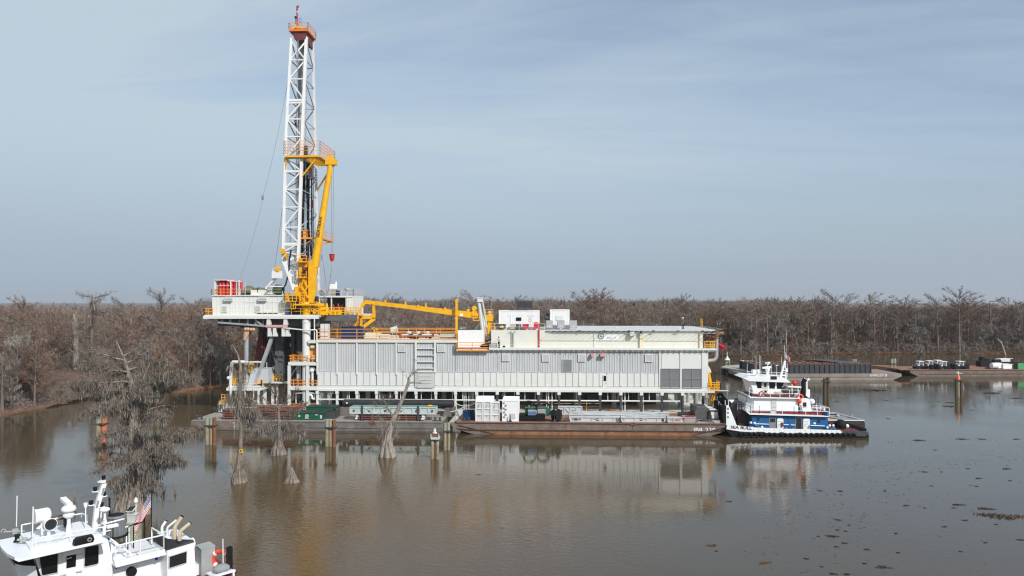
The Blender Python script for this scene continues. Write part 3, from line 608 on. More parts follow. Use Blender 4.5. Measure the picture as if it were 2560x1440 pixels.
b = MB(); b.box(X(596, Yr), X(625, Yr), Yr + .3, Yr + 2, zr, zr + .65); b.bar(P(600, 727, Yr), P(596, 715, Yr), .12); b.bar(P(594, 716, Yr), P(600, 716.5, Yr), .12); b.build('drive_unit', M['dsteel'], df)
b = MB(); b.cyl((X(618, Yr), Yr + .3, zr + .9), (X(618, Yr), Yr + 1.3, zr + .9), .72, n=14); b.build('olive_drum', M['khaki'], df)
b = MB(); b.bar(P(613, 740, Yr), P(613, 705, Yr), .06); b.build('light_mast', M['offwhite'], df)
b = MB(); b.pbox(614, 702, 624, 706.5, Yr, .25); b.build('lamp', M['steel'], df)
b = MB(); b.box(X(627, Yr), X(690, Yr), Yr, Yr + 2.6, zr, zr + .85); b.build('tool_bench', M['cream'], df)
b = MB()
for i in range(9): x = X(632 + i * 4, Yr); b.cyl((x, Yr + .3, zr + .85), (x, Yr + .3, zr + 1.25), .09, n=6)
for px in (668, 680): b.tube([P(px, 731, Yr), P(px + 4, 729, Yr), P(px + 8, 731, Yr)], .07, 6)
b.tube([P(644, 731, Yr), P(644, 720, Yr), P(650, 719, Yr), P(650, 724, Yr)], .07, 6)
b.build('manifold', M['ink'], df)
b = MB(); b.cyl((X(694, Yr), Yr - .1, zr + .95), (X(694, Yr), Yr + 1.0, zr + .95), .8, n=16); b.torus((X(694, Yr), Yr - .1, zr + .95), .75, .1); b.torus((X(694, Yr), Yr + 1, zr + .95), .75, .1); b.build('green_winch', mat('winch green', (.02, .07, .035), .5), df)
b = MB(); q = P(712, 783, YD + 1); b.cyl((q.x + .5, q.y, zf), (q.x + .5, q.y, zf + 1.0), .36, n=12); b.torus((q.x + .5, q.y, zf + .35), .36, .03, 'z', 14, 5); b.torus((q.x + .5, q.y, zf + .68), .36, .03, 'z', 14, 5); b.build('blue_drum', mat('blue plastic', (.02, .12, .42), .4), df)
b = MB()
for px, dz in ((722, 2.4), (730, 2.9), (738, 2.2), (748, 2.7)): q = P(px, 780, YD + 5); b.box(q.x - .3, q.x + .3, q.y, q.y + .6, zf, zf + dz)
b.box(X(714, YD + 8), X(800, YD + 8), YD + 8, YD + 8.3, zf, zf + 3.1)
b.build('drawworks', M['dsteel'], df)
# underside: girders, struts, brackets
b = MB(); b.bar(P(545, 806, YD + .5), P(700, 818, YD + .5), .28); b.bar(P(700, 818, YD + .5), P(772, 826, YD + .5), .22)
for px in (530, 556, 576, 598, 620, 640, 658): b.bar((X(px, YD + .8), YD + .8, zf0 + .2), P(px, 806 + (px - 545) * .0774, YD + .8), .12 if px % 4 else .3)
b.bar(P(638, 799, YD + .5), P(660, 817, YD + .5), .25); b.bar(P(510, 798, YD + 4), P(545, 806, YD + .5), .1)
b.build('under_truss', M['steel'], df)
b = MB(); b.box(X(545, YD + 2), X(797, YD + 2), YD + 2, YD + 2.4, Z(817, 660, YD), zf0 + .2); b.box(X(600, YD + 5), X(797, YD + 5), YD + 5, YD + 12, Z(822, 660, YD), zf0 + .2)
b.build('floor_girder', M['underdeck_shade'], df)  # girders painted dark for the shaded gap under the floor
for px in (670, 712):
    b = MB(); b.prism([P(px - 3, 797.5, YD), P(px + 5, 797.5, YD), P(px + 6.5, 812, YD), P(px - 4, 812, YD)], (0, .5, 0)); b.build('skid_bracket', M['white'], df)
b = MB()
for px in (669, 682, 704, 714): b = MB(); b.prism([P(px, 820, YD), P(px + 8, 820, YD), P(px + 7, 829, YD), P(px + 10, 837, YD), P(px + 11, 841, YD), P(px, 841, YD)], (0, .5, 0)); b.build('skid_clamp', M['white'], df)
b = MB(); b.pbox(664, 812.5, 717, 818.5, YD - .1, .5); b.build('skid_beam', M['pink'], df)
b = MB(); b.cyl((X(617, YD + 1), YD + 1, Z(972, 617, YD)), (X(617, YD + 1), YD + 1, Z(838, 617, YD)), .42, n=12); b.bar(P(640, 956, YD + .8), P(681, 842, YD + .8), .55); b.build('jacket_leg', M['steel'], df)
b = MB(); b.pbox(611, 827, 622, 836, YD + .6, .8)
for px in (614, 620, 628, 634): b.ball(P(px, 825 - (px % 3), YD + .6), .32, 8)
b.prism([P(611.5, 836, YD + .4), P(620, 836, YD + .4), P(619, 842, YD + .4), P(614, 851, YD + .4), P(608.5, 850, YD + .4)], (0, .3, 0)); b.build('sheave_head', mat('salmon painted sheave', (.55, .33, .2), .6, rust=.25), df)
b = MB()
for px in (624, 627, 630): b.cyl(P(px, 830, YD + .6), P(px - 1, 905 + (px % 2) * 12, YD + .6), .05, n=5)
b.tube([P(628, 826, YD + .5), P(630, 836, YD + .5), P(637, 844, YD + .5), P(644, 840, YD + .5), P(646, 828, YD + .5)], .06, 5); b.build('hoist_line', M['dsteel'], df)
b = MB(); q = P(627, 922, YD + .5); b.ball(q, .4, 8, (1, .6, 1.2)); b.ball(P(624, 928, YD + .5), .38, 8, (1, .6, 1)); b.box(q.x - .3, q.x + .4, q.y, q.y + .4, q.z + .4, q.z + 1.1); b.build('hook_block', M['yellow'], df)
b = MB(); q = P(728, 862, YD + 6); b.ball(q, .3, 8, (1, .6, 1.4)); b.bar(q, (q.x, q.y, q.z + 3), .06); b.build('hook_block', M['tan'], df)
# recess behind, its shade painted as dark walls, legs and cabinet; maroon stack
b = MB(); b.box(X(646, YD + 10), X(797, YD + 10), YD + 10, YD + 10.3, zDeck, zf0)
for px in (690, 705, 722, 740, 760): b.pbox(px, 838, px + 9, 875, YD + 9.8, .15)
b.pbox(650, 874, 797, 879, YD + 8, .5); b.pbox(680, 905, 797, 910, YD + 8, .4); b.build('inner_wall', M['underdeck_shade'], df)
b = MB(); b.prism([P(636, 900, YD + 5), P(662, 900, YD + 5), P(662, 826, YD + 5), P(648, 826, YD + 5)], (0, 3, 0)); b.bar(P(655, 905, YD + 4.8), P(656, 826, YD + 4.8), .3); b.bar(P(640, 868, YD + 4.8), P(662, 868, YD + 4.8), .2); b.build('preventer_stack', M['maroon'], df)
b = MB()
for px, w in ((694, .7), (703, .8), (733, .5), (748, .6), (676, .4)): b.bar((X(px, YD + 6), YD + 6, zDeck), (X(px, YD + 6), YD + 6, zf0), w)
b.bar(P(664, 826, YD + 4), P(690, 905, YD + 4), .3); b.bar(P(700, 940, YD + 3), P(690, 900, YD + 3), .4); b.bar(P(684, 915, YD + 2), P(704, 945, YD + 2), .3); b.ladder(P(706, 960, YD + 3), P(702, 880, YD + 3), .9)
b.build('substructure_leg', M['underdeck_shade'], df)
b = MB(); b.pbox(697, 842, 710, 857, YD + 5, .5); b.build('junction_cabinet', M['underdeck_shade'], df)
# lower service platform on the left, with its hut
YP = YF - .2
zs1 = Z(965, 625, YP)
b = MB(); b.prism([(X(570, YP), YP, zs1 - .25), (X(653, YP), YP, zs1 - .25), (X(672, YP + 4), YP + 4, zs1 - .25), (X(590, YP + 5), YP + 5, zs1 - .25)], (0, 0, .25)); b.box(X(566, YP), X(650, YP), YP - .06, YP + .3, zs1 - .75, zs1 - .3); b.bar((X(650, YP), YP + .1, zs1 - .5), (X(675, YP + 4), YP + 4.1, zs1 - .5), .4)
b.pbox(676, 956, 720, 958.5, YP + 2, 2)
for px, Y, w in ((577, YP, .26), (597, YP + 2, .3), (613, YP + .2, .14), (634, YP + .2, .14), (647, YP, .3), (662, YP + 3.5, .5), (682, YP + 3, .38), (693, YP + 3, .3)): b.bar((X(px, Y), Y, zDeck), (X(px, Y), Y, zs1 - .3), w)
b.build('service_platform', M['white'], df)
b = MB(); b.tube([P(576, 972, YP + .1), P(577, 940, YP + .1), P(580, 906, YP + .1), P(582, 905, YP + .1), P(612, 905, YP + .1)], .27, 8); b.tube([P(582, 905, YP + .3), P(654, 905.5, YP + .3)], .14, 7); b.build('loop_pipe', M['white'], df)
b = MB(); b.rail([(X(590, YP + 5), YP + 5, zs1), (X(578, YP), YP + .05, zs1), (X(598, YP), YP + .05, zs1)], 1.15, .06, (1, .66, .33), .55); b.build('railing', M['yellow'], df); b = MB(); b.rail([(X(640, YP), YP + .05, zs1), (X(653, YP), YP + .05, zs1), (X(671, YP + 4), YP + 3.9, zs1)], .95, .06, (1, .5), .7); b.build('railing', M['yellow'], df); b = MB(); b.rail([(X(668, YP + 4), YP + 3, zs1 + .5), (X(712, YP + 4), YP + 3, zs1 + .5)], 1.15, .06, (1, .66, .33), .5)
b.build('railing', M['yellow'], df)
b = MB(); b.rail([(X(598, YP), YP + .05, zs1), (X(640, YP), YP + .05, zs1)], .9, .02, (1, .5), 1.2); b.build('railing', M['beige'], df); b = MB(); b.rail([(X(570, YP), YP + .1, zDeck), (X(720, YP), YP + .1, zDeck)], 1.0, .03, (1, .5), 1.4); b.build('railing', M['beige'], df)
hutm = mat('hut pale blue grey', (.48, .52, .55), .45, var=.05)
b = MB(); b.prism([P(620, 963, YP + 1), P(672, 958, YP + 1), P(670, 922, YP + 1), P(632, 921, YP + 1), P(626, 932, YP + 1)], (0, 2.4, 0)); hut = b.build('hut', hutm, df)
b = MB(); b.pbox(652, 925, 670, 958, YP + .95, .04); b.pbox(660.5, 925, 661, 958, YP + .93, .015); b.build('door', hutm, hut)
b = MB(); b.bar(P(667, 921, YP + 1), P(667, 906, YP + 1), .08); b.build('mast', M['offwhite'], df); b = MB(); b.ball(P(571, 945, YP), .3, 8); b.pbox(569, 943, 573.5, 949, YP, .3); b.build('beacon', M['offwhite'], df)
b = MB(); b.stair((X(590, YP), YP + 1, zs1 - .3), (X(572, YP), YP + 1, zDeck), .8); b.build('stairway', M['steel'], df)
# ================================================================ derrick
zfl = zf
dr = thing('derrick', 'tall white lattice derrick with a red crown block and yellow working platforms', 'derrick', (X(745, 116), 116, zfl))
# legs: four polylines (photo x, photo y, Y)
def leg(pts): return [P(a, c, y) for a, c, y in pts]
FL = [P(729, 96, 117.8), P(716, 330, 115.6), P(708.5, 630, 113.6)]
FR = [P(766, 93, 117.8), P(756.5, 330, 115.6), P(748, 600, 113.6), (P(742, 735, 113.0))]
BR = [P(782, 106, 121.2), P(787.5, 330, 122.6), P(794, 600, 124.2), P(798, 745, 124.8)]
def mirror(y_of):                                       # back left leg stands straight behind the front left one
    out = []
    for q, p in zip(FL, BR): out.append(Vector((q.x + (p.x - FR[len(out)].x) * .55, p.y, p.z)))
    return out
BL = mirror(None)
BL[-1] = Vector((BL[-1].x, 124.2, FL[-1].z)); BL.append(Vector((BL[-1].x - .5, 124.8, zfl)))
def at(line, z):
    for a, c in zip(line, line[1:]):
        if c.z <= z <= a.z: return a.lerp(c, (a.z - z) / (a.z - c.z))
    return line[0].copy() if z > line[0].z else line[-1].copy()
b = MB()
b.bar(FL[0], FL[1], .40); b.bar(FL[1], FL[2], .43)
foot = P(738, 725, 112.9)
b.bar(FL[2] + Vector((0, 0, .3)), P(711, 655, 113.5), .55); b.bar(P(711, 652, 113.5), foot, .75, .6)
b.build('leg', M['dwhite'], dr)
for ln, wd in ((FR, .44), (BR, .38), (BL, .34)):
    b = MB()
    for a, c in zip(ln, ln[1:]): b.bar(a, c, wd)
    b.build('leg', M['dwhite'], dr)
levels_px = [96, 146, 196, 250, 300, 345, 400, 432, 478, 522, 572, 612, 640]
lv = [Z(p, 740, 116.5) for p in levels_px]
b = MB()
for i, (z1, z0) in enumerate(zip(lv, lv[1:])):
    a1, a0, c1, c0 = at(FL, z1), at(FL, z0), at(FR, z1), at(FR, z0)
    b.bar(a0, c0, .21)
    if i == 0:
        m = (a0 + c0) / 2; b.bar(a1, m + Vector((0, 0, .1)) + (c1 - a1) * 0 + Vector((0, 0, (z1 - z0) * .45)), .23); b.bar(c1, m + Vector((0, 0, (z1 - z0) * .45)), .23); b.bar(m + Vector((0, 0, (z1 - z0) * .5)), a0, .2); b.bar(m + Vector((0, 0, (z1 - z0) * .5)), c0, .2)
    elif i % 2: b.bar(c1, a0, .21)
    else: b.bar(a1, c0, .21)
for py in (250, 256, 432, 615): z = Z(py, 740, 116); b.bar(at(FL, z), at(FR, z), .3)
b.build('front_bracing', M['dwhite'], dr)
b = MB()
for i, (z1, z0) in enumerate(zip(lv, lv[1:])):
    for A, B in ((FR, BR), (BL, BR), (FL, BL)):
        a1, a0, c1, c0 = at(A, z1), at(A, z0), at(B, z1), at(B, z0)
        if (A, B) == (FR, BR) and 2 < i < 9 and i not in (4,): b.bar(a0, c0, .1); continue
        b.bar(a0, c0, .15)
        if i % 2: b.bar(c1, a0, .16)
        else: b.bar(a1, c0, .16)
b.build('side_bracing', mat('grey galvanised bracing', (.42, .43, .44), .5, var=.15), dr)  # one even grey, darker than the front bracing
# crown block
b = MB(); cz = Z(76, 746, 117.5)
cx0, cx1 = X(722, 117.2), X(769.5, 117.2)
b.box(cx0, cx1, 117.2, 121.6, cz - .22, cz + .12); b.build('crown_platform', mat('crown orange edge', (.72, .17, .03), .5), dr)
b = MB(); b.prism([(cx0 + .5, 117.5, cz - .23), (cx1 - .3, 117.5, cz - .23), (cx1 - .5, 117.5, cz - 1.5), (cx1 - 1.4, 117.5, cz - 1.7), (cx0 + 1.6, 117.5, cz - 1.7), (cx0 + .8, 117.5, cz - 1.4)], (0, 3.9, 0)); b.box(cx1 - .8, cx1 - .4, 118.2, 121.4, cz - 1.9, cz - .23); b.build('crown_block', M['maroon'], dr)
b = MB(); b.rail([(cx0, 121.5, cz + .12), (cx0, 117.25, cz + .12), (cx1, 117.25, cz + .12), (cx1, 121.5, cz + .12), (cx0, 121.5, cz + .12)], 1.1, .035, (1, .5), 1.6); b.build('crown_railing', M['orange'], dr)
b = MB()
for px in (735, 742, 752): b.cyl((X(px, 119) - .1, 119, cz + .55), (X(px, 119) + .1, 119, cz + .55), .6, n=14)
b.box(X(755, 118), X(766, 118), 118, 119.5, cz + .12, cz + .7); b.prism([P(733, 70, 118), P(740, 64, 118), P(746, 64, 118), P(752, 71, 118)], (0, .4, 0)); b.build('sheave', M['yellow'], dr)
b = MB(); b.tube([P(743.5, 68, 118.5), P(743, 30, 118.5), P(742.5, 19, 118.5), P(743, 16, 118.5), P(744.5, 15, 118.5), P(746.5, 17.5, 118.5)], .15, 8); gp = b.build('gin_pole', M['purple'], dr)
b = MB(); b.cyl(P(743, 31.5, 118.5), P(743, 29.5, 118.5), .18, n=8); b.build('white_band', M['bright'], gp)
b = MB(); b.box(X(737, 118.4), X(741, 118.4), 118.2, 118.6, Z(43, 740, 118), Z(39, 740, 118)); b.cyl(P(739, 60, 118.4), P(739, 42, 118.4), .05, n=5); b.rail([P(748, 64, 119), P(753, 64, 119)], 1.2, .02); b.build('anemometer', M['ink'], dr)
# inside: guide rails, travelling block, hoses, drill pipe
b = MB()
for px, Y in ((739, 117), (742, 119), (749, 119.5), (753, 119.5), (757, 120), (761, 120.5)): b.cyl(P(px + 6, 100, Y), P(px, 700, Y - .5), .06, n=5)
b.ladder(P(740, 640, 118), P(748, 96, 119), .5, step=.6)
b.ladder(P(724, 700, 116), P(723, 560, 117), .5, step=.5)
b.build('guide_rail', M['steel'], dr)
b = MB()
for px0, px1, r in ((766, 768, .1), (770, 764, .16), (774, 771, .1), (779, 781, .12), (762, 757, .16), (758, 752, .08), (783, 785, .06)): b.tube([P(px0, 392, 119.5), P((px0 + px1) / 2 + rnd.uniform(-2, 2), 560, 119), P(px1, 735, 118)], r, 6)
b.tube([P(772, 400, 119), P(766, 470, 118.6), P(771, 560, 118), P(778, 640, 118)], .13, 6)
b.tube([P(728, 625, 113.4), P(724, 645, 113), P(722, 680, 113), P(714, 712, 113), P(703, 728, 113.5)], .12, 6)
b.build('drill_pipe', M['black'], dr)
b = MB(); b.bar(P(752, 96, 119.4), P(746, 700, 118.6), .55); b.bar(P(759, 100, 120.2), P(756, 700, 120), .35); b.build('guide_track', M['steel'], dr)
b = MB(); b.box(X(768, 119), X(778, 119), 118.6, 119.8, Z(440, 772, 119), Z(425, 772, 119)); b.cyl(P(778, 425, 119), P(778, 408, 119), .3, n=8); b.box(X(764, 119), X(784, 119), 118.8, 119.6, Z(447, 772, 119), Z(441, 772, 119)); b.build('top_drive', M['steel'], dr)
b = MB(); b.cyl(P(777, 432, 118.4), P(776, 414, 118.4), .16, n=7); b.build('link_tilt', M['red'], dr); b = MB(); b.cyl(P(782, 520, 118.8), P(782, 500, 118.8), .1, n=7); b.build('link_tilt', M['red'], dr)
# monkey board
mz = Z(388, 760, 114.2); my0, my1 = 114.2, 122.6
mx0, mx1 = X(710, my0), X(800, my0)
b = MB(); b.box(mx0, mx0 + 3.9, my0, my0 + 1.3, mz - .3, mz); b.box(mx0 + 3.91, mx1, my0, my0 + 1.0, mz - .3, mz); b.box(mx1 - .9, mx1, my0 + 1.01, my1, mz - .3, mz)
for i in range(16): y = my0 + 1.5 + i * .44; b.box(mx1 - 3.2, mx1 - .91, y, y + .16, mz - .25, mz - .05)
b.bar((mx0 + .2, my0 + .5, mz - .3), at(FL, mz - 3.2), .16); b.bar((mx1 - .6, my0 + .4, mz - .3), at(FR, mz - 3.6), .22); b.bar((mx1 - .4, my1 - .4, mz - .3), at(BR, mz - 4.6), .22)
b.build('monkey_board', M['yellow'], dr)
b = MB(); b.rail([(mx0, my0 + 1.3, mz), (mx0, my0, mz), (mx1, my0, mz), (mx1, my1, mz), (mx1 - 2, my1, mz)], 2.35, .03, (1, .78, .55, .33), 1.05); b.build('monkey_board_railing', M['orange'], dr)
b = MB(); b.box(X(762, 116), X(770, 116), 115.6, 116.2, mz, mz + 1.9); b.build('derrickman_station', M['dsteel'], dr)
# stabbing board
sz = Z(594, 760, 114.4); sx0, sx1 = X(752, 114.2), X(803, 114.2)
b = MB(); b.box(sx0, sx1, 114.0, 114.9, sz - .22, sz); b.box(sx1 - .8, sx1, 114.91, 121.5, sz - .22, sz); b.bar((sx0 + .6, 114.4, sz - 1.2), (sx1 - 1.5, 114.4, sz - .2), .12); b.bar(P(803, 615, 116), (sx1 - .2, 120, sz - .22), .12); b.bar((sx1 - 2.8, 121, sz - .4), (sx1, 121, sz - .2), .1); b.build('stabbing_board', M['orange'], dr)
b = MB(); b.rail([(sx0, 114.02, sz), (sx1, 114.02, sz), (sx1, 121.5, sz)], 1.1, .025, (1, .5), 1.3); b.box(sx0 + .4, sx0 + .9, 114.1, 114.4, sz, sz + 1.2); b.build('stabbing_board_railing', M['orange'], dr)
# raising braces, line sheaves, side cage
b = MB(); b.bar(P(699, 684, 113.4), P(665, 722, 113.6), .5, .35); b.bar(P(680, 686.5, 113), P(706, 686.5, 113), .25, 1.2); b.bar(P(672, 716, 113.6), P(710, 716, 113.6), .22); b.rail([P(681, 684, 112.9), P(697, 684, 112.9)], .9, .025, (1, .5), .8)
for px in (735, 728): b.bar(P(712, 660, 113.4), P(738, 640 + (735 - px) * 4, 114), .3)
b.bar(P(712, 661, 113.5), P(742, 661, 113.4), .28); b.bar(P(718, 689, 113.3), P(742, 688, 113.3), .18); b.bar(P(722, 710, 113), P(742, 690, 113.2), .22); b.bar(P(719, 683, 113), P(742, 664, 113.2), .22)
b.build('a_frame', M['dwhite'], dr)
for px, py in ((707, 628), (694.5, 672.5)): b = MB(); q = P(px, py, 112.9); b.cyl((q.x, q.y - .15, q.z), (q.x, q.y + .15, q.z), .44, n=18); b.cyl((q.x, q.y - .2, q.z), (q.x, q.y + .2, q.z), .16, n=10); b.build('line_sheave', M['yellow'], dr)
b = MB(); q = P(715, 641, 112.9); b.cyl((q.x - .12, q.y, q.z), (q.x + .12, q.y, q.z), .46, n=16); b.build('line_sheave', M['yellow'], dr)
b = MB()
for py in (650, 668, 690, 708): b.rail([P(798, py, 123), P(804, py, 123)], .9, .03, (1, .5, 0), .4)
b.build('ladder_cage', mat('cage rail', (.5, .42, .38), .5), dr)
# wire lines that hang from the derrick
b = MB()
def sag(a, c, s, n=12): return [Vector(a).lerp(Vector(c), i / n) + Vector((0, 0, -s * 4 * (i / n) * (1 - i / n))) for i in range(n + 1)]
b.tube(sag(P(720, 200, 117), P(657, 492, 116), 1.2), .03, 4); b.tube(sag(P(657, 498, 116), P(598, 702, 115), .8), .025, 4); b.box(*[v for v in (X(654, 116), X(659, 116), 115.95, 116.05, Z(500, 656, 116), Z(489, 656, 116))])
b.tube(sag(P(706, 520, 114), P(687, 668, 113), .4), .05, 5)
b.build('guy_line', mat('thin wire rope', (.20, .22, .24), .5), dr)

# ================================================================ yellow pedestal crane standing at the platform edge
YK = YF + .9
kx = X(766, YK)
kc = thing('pedestal_crane', 'yellow pedestal crane with its tubular boom raised beside the derrick', 'crane', (kx, YK, zDeck))
b = MB(); b.cyl((kx, YK, zDeck), (kx, YK, zf - .05), .66, n=20); b.torus((kx, YK, zf - 1.2), .66, .08, 'z', 20, 6); b.build('column', M['white'], kc)
zk1 = Z(762, 766, YK)
b = MB(); b.lathe((kx, YK, zf - .04), [(.62, 0), (.62, 1.35), (.78, 1.5), (.78, 1.75), (.62, 1.8), (.62, 2.1), (.9, 2.2), (.9, zk1 - zf + .05)], 20); b.build('slew_ring', M['yellow'], kc)
def kp(px, py, d=0): return P(px, py, YK + d)
b = MB(); b.prism([kp(786, 654, -.7), kp(780, 651, -.7), kp(772, 653, -.7), kp(770, 680, -.7), kp(771, 757, -.7), kp(783, 757, -.7), kp(791, 718, -.7)], (0, .35, 0)); b.prism([kp(786, 654, .5), kp(772, 653, .5), kp(770, 680, .5), kp(771, 757, .5), kp(783, 757, .5), kp(791, 718, .5)], (0, .35, 0))
b.box(X(741, YK), X(784, YK), YK - 1.1, YK + 1.3, zk1 - .1, zk1 + .16); b.box(X(749, YK), X(770, YK), YK - .3, YK + .9, zk1 + .17, zk1 + 7.6)
b.bar(kp(752, 720, -.8), kp(762, 690, -.8), .2); b.bar(kp(770, 720, -.8), kp(758, 695, -.8), .18); b.bar(kp(755, 738, -.8), kp(771, 715, -.8), .22); b.bar(kp(771, 745, -.8), kp(756, 718, -.8), .2)
b.pbox(737, 716, 746, 742, YK - .6, .8)
b.build('gantry', M['yellow'], kc)
b = MB()
for py in (655, 694): b = MB(); z = Z(py, 760, YK); b.box(X(743, YK), X(771, YK), YK - 1.1, YK - .2, z - .12, z); b.rail([(X(743, YK), YK - .3, z), (X(743, YK), YK - 1.05, z), (X(771, YK), YK - 1.05, z)], 1.05, .04, (1, .5), 1.0); b.build('service_deck', M['yellow'], kc)
b = MB(); zd = Z(752, 740, YK); b.rail([(X(717, YK), YK + 1, zd), (X(717, YK), YK - 1.2, zd), (X(768, YK), YK - 1.2, zd)], 1.3, .05, (1, .66, .33), .62); b.box(X(717, YK), X(745, YK), YK - 1.25, YK + 1, zd - .14, zd); b.rail([(X(733, YK), YK - 1, zd - 1.3), (X(744, YK), YK - 1, zd - 1.3)], 1.2, .05, (1, .5, 0), .4); b.build('operator_deck', M['yellow'], kc)
b = MB(); b.pbox(756, 668, 768, 690, YK - .5, .4); b.cyl(kp(760, 674, -.9), kp(766, 674, -.9), .4, n=12); b.build('winch_drum', M['maroon'], kc); b = MB(); b.pbox(757, 640, 769, 652, YK - .4, .5); b.build('winch_drum', M['maroon'], kc)
b = MB(); foot = kp(786, 668, 0); tip = kp(827, 408, 0)
b.cyl(kp(780, 736, 0), foot, .42, .55, 14); b.cyl(foot, tip, .66, .42, 16)
bo = b.build('boom', M['yellow'], kc)
b = MB(); b.box(tip.x - .8, tip.x + 1.0, YK - .45, YK + .45, tip.z - .3, tip.z + .6)
q = kp(827, 396, 0); b.cyl((q.x, q.y - .12, q.z), (q.x, q.y + .12, q.z), .5, n=14); b.build('boom_head', M['yellow'], bo)
b = MB(); b.cyl(kp(829, 395, -.2), kp(829, 395, .2), .33, n=12); b.build('tip_sheave', M['dsteel'], bo)
v = (tip - foot).normalized(); ang = math.degrees(math.atan2(v.z, v.x))
q = foot.lerp(tip, .385)
lettering('SEATRAX', (q.x - .0, YK - .66, q.z), .78, M['ink'], bo, rx=90, ry=-ang, sx=1.05)
bpy.data.objects[bo.children[-1].name].rotation_euler = Matrix(((v.x, -v.z, 0), (0, 0, -1), (v.z, v.x, 0))).to_euler()
b = MB()
for dxp in (-2.5, 2.5): b.cyl(kp(832 + dxp, 398, .05), kp(830 + dxp * .8, 636, 0), .035, n=4)
b.cyl(kp(826, 400, .2), kp(797, 560, 0), .02, n=4); b.cyl(kp(824, 400, .2), kp(790, 640, 0), .02, n=4); b.cyl(kp(801, 600, 2), kp(818, 735, 2), .03, n=4)
b.build('hoist_rope', mat('wire rope grey', (.24, .25, .27), .5), kc)
b = MB(); b.lathe(kp(830, 653), [(.2, 0), (.36, .35), (.42, .9), (.42, 1.05), (.5, 1.06), (.5, 1.14)], 14); hb = b.build('headache_ball', M['red'], kc)
b = MB(); b.cyl(kp(830, 653), kp(830, 659), .12, n=8); b.torus(kp(830, 660), .17, .05, 'y', 12, 6, .8); b.build('hook', M['tan'], hb)
b = MB(); b.tube([kp(830, 662), kp(828, 684), kp(822, 722, 1), kp(816, 740, 1.5)], .06, 5); b.cyl(kp(827.5, 685), kp(827.3, 688), .1, n=7); b.build('pennant', M['steel'], kc)
# yellow machinery at its foot
mc = thing('pipe_handling_machine', 'tangle of yellow pipe handling machinery beside the crane pedestal', 'machinery', (X(795, YD + 1.2), YD + 1.2, zf))
b = MB(); Ym = YD + 1.2
b.torus(P(789, 768, Ym), .85, .09, 'y', 16, 6, .8); b.torus(P(784, 768, Ym + .6), .6, .08, 'y', 14, 6)
for px, py, r in ((795, 763, .3), (803, 765, .28), (808, 774, .35), (812, 783, .3), (799, 780, .25), (790, 784, .2)): q = P(px, py, Ym); b.cyl((q.x - .5, q.y, q.z), (q.x + .5, q.y, q.z + .1), r, n=10)
b.bar(P(783, 763, Ym), P(809, 760, Ym), .22); b.bar(P(800, 790, Ym), P(803, 762, Ym), .2); b.bar(P(786, 790, Ym), P(784, 772, Ym), .2); b.bar(P(809, 790, Ym), P(812, 776, Ym), .22); b.bar(P(786, 774, Ym), P(811, 780, Ym), .18)
b.lathe((X(817, Ym), Ym, zf), [(.22, 0), (.22, 1.5), (.16, 1.7), (.05, 1.95)], 10)
for px in (824, 834, 844): b.cyl((X(px, Ym), Ym + .8, zf + .35), (X(px, Ym), Ym + 1.6, zf + .35), .42, n=12)
b.box(X(800, Ym), X(815, Ym), Ym - .3, Ym + .7, zf + .01, zf + .5)
b.build('machine_body', M['yellow'], mc)
b = MB(); b.tube([P(786, 750, Ym), P(782, 758, Ym), P(786, 764, Ym), P(794, 762, Ym), P(796, 752, Ym)], .07, 6); b.tube([P(790, 745, Ym), P(788, 755, Ym), P(790, 760, Ym)], .07, 6); b.build('hydraulic_hose', M['black'], mc)

# ================================================================ second crane: boom laid down over the roof
YN = YF + 4.0
nc = thing('knuckle_crane', 'yellow box boom crane laid down low over the roof deck on slanted grey posts', 'crane', (X(1210, YN), YN, zRL))
def np_(px, py, d=0): return P(px, py, YN + d)
b = MB(); b.prism([np_(907, 755, -.35), np_(913, 750, -.35), np_(1020, 762.5, -.35), np_(1145, 776, -.35), np_(1188, 781, -.35), np_(1196, 784, -.35), np_(1193, 796, -.35), np_(1183, 796, -.35), np_(1135, 789, -.35), np_(1010, 771, -.35), np_(912, 759.5, -.35)], (0, .8, 0))
for px, py in ((963, 753), (1013, 756), (1064, 760)): b.pbox(px - 1.5, py - 3, px + 2, py + 9, YN - .1, .3)
for px, py in ((932, 759), (1045, 766), (1113, 773)): b.cyl(np_(px, py - 1, -.4), np_(px, py - 1, .5), .22, n=10)
bo2 = b.build('boom', M['yellow'], nc)
b = MB(); b.prism([np_(907, 754, -.5), np_(914, 752, -.5), np_(912, 762, -.5), np_(905, 768, -.5), np_(901, 770, -.5), np_(899, 766, -.5)], (0, .9, 0)); b.cyl(np_(902, 768, -.6), np_(902, 768, .5), .2, n=10); b.build('boom_tip', M['yellow'], bo2)
b = MB(); b.prism([np_(931, 762, -.3), np_(936, 762.5, -.3), np_(937, 794, -.3), np_(932, 794, -.3), np_(924, 790, -.3), np_(931, 783, -.3)], (0, .6, 0)); b.bar(np_(905, 793, 0), np_(937, 793, 0), .5, .55); b.bar(np_(936, 797, 0), np_(905, 820, 0), .5); b.bar(np_(904, 790, 0), np_(903, 816, 0), .35); b.prism([np_(895, 818, -.3), np_(908, 813, -.3), np_(908, 822, -.3), np_(895, 822, -.3)], (0, .6, 0))
b.bar(np_(905, 800, .2), np_(897, 822, .2), .2); b.build('jib', M['yellow'], nc)
b = MB()
for px in (1141.5,): b.box(X(px - 2.6, YN - 1), X(px + 2.6, YN - 1), YN - 1.2, YN - .75, zRL, Z(749, px, YN - 1)); b.pbox(px - 3, 747.5, px + 3.5, 757, YN - 1.25, .55); b.pbox(px - 3.5, 783, px + 2, 788, YN - 1.3, .5)
b.build('boom_rest', M['yellow'], nc)
b = MB()
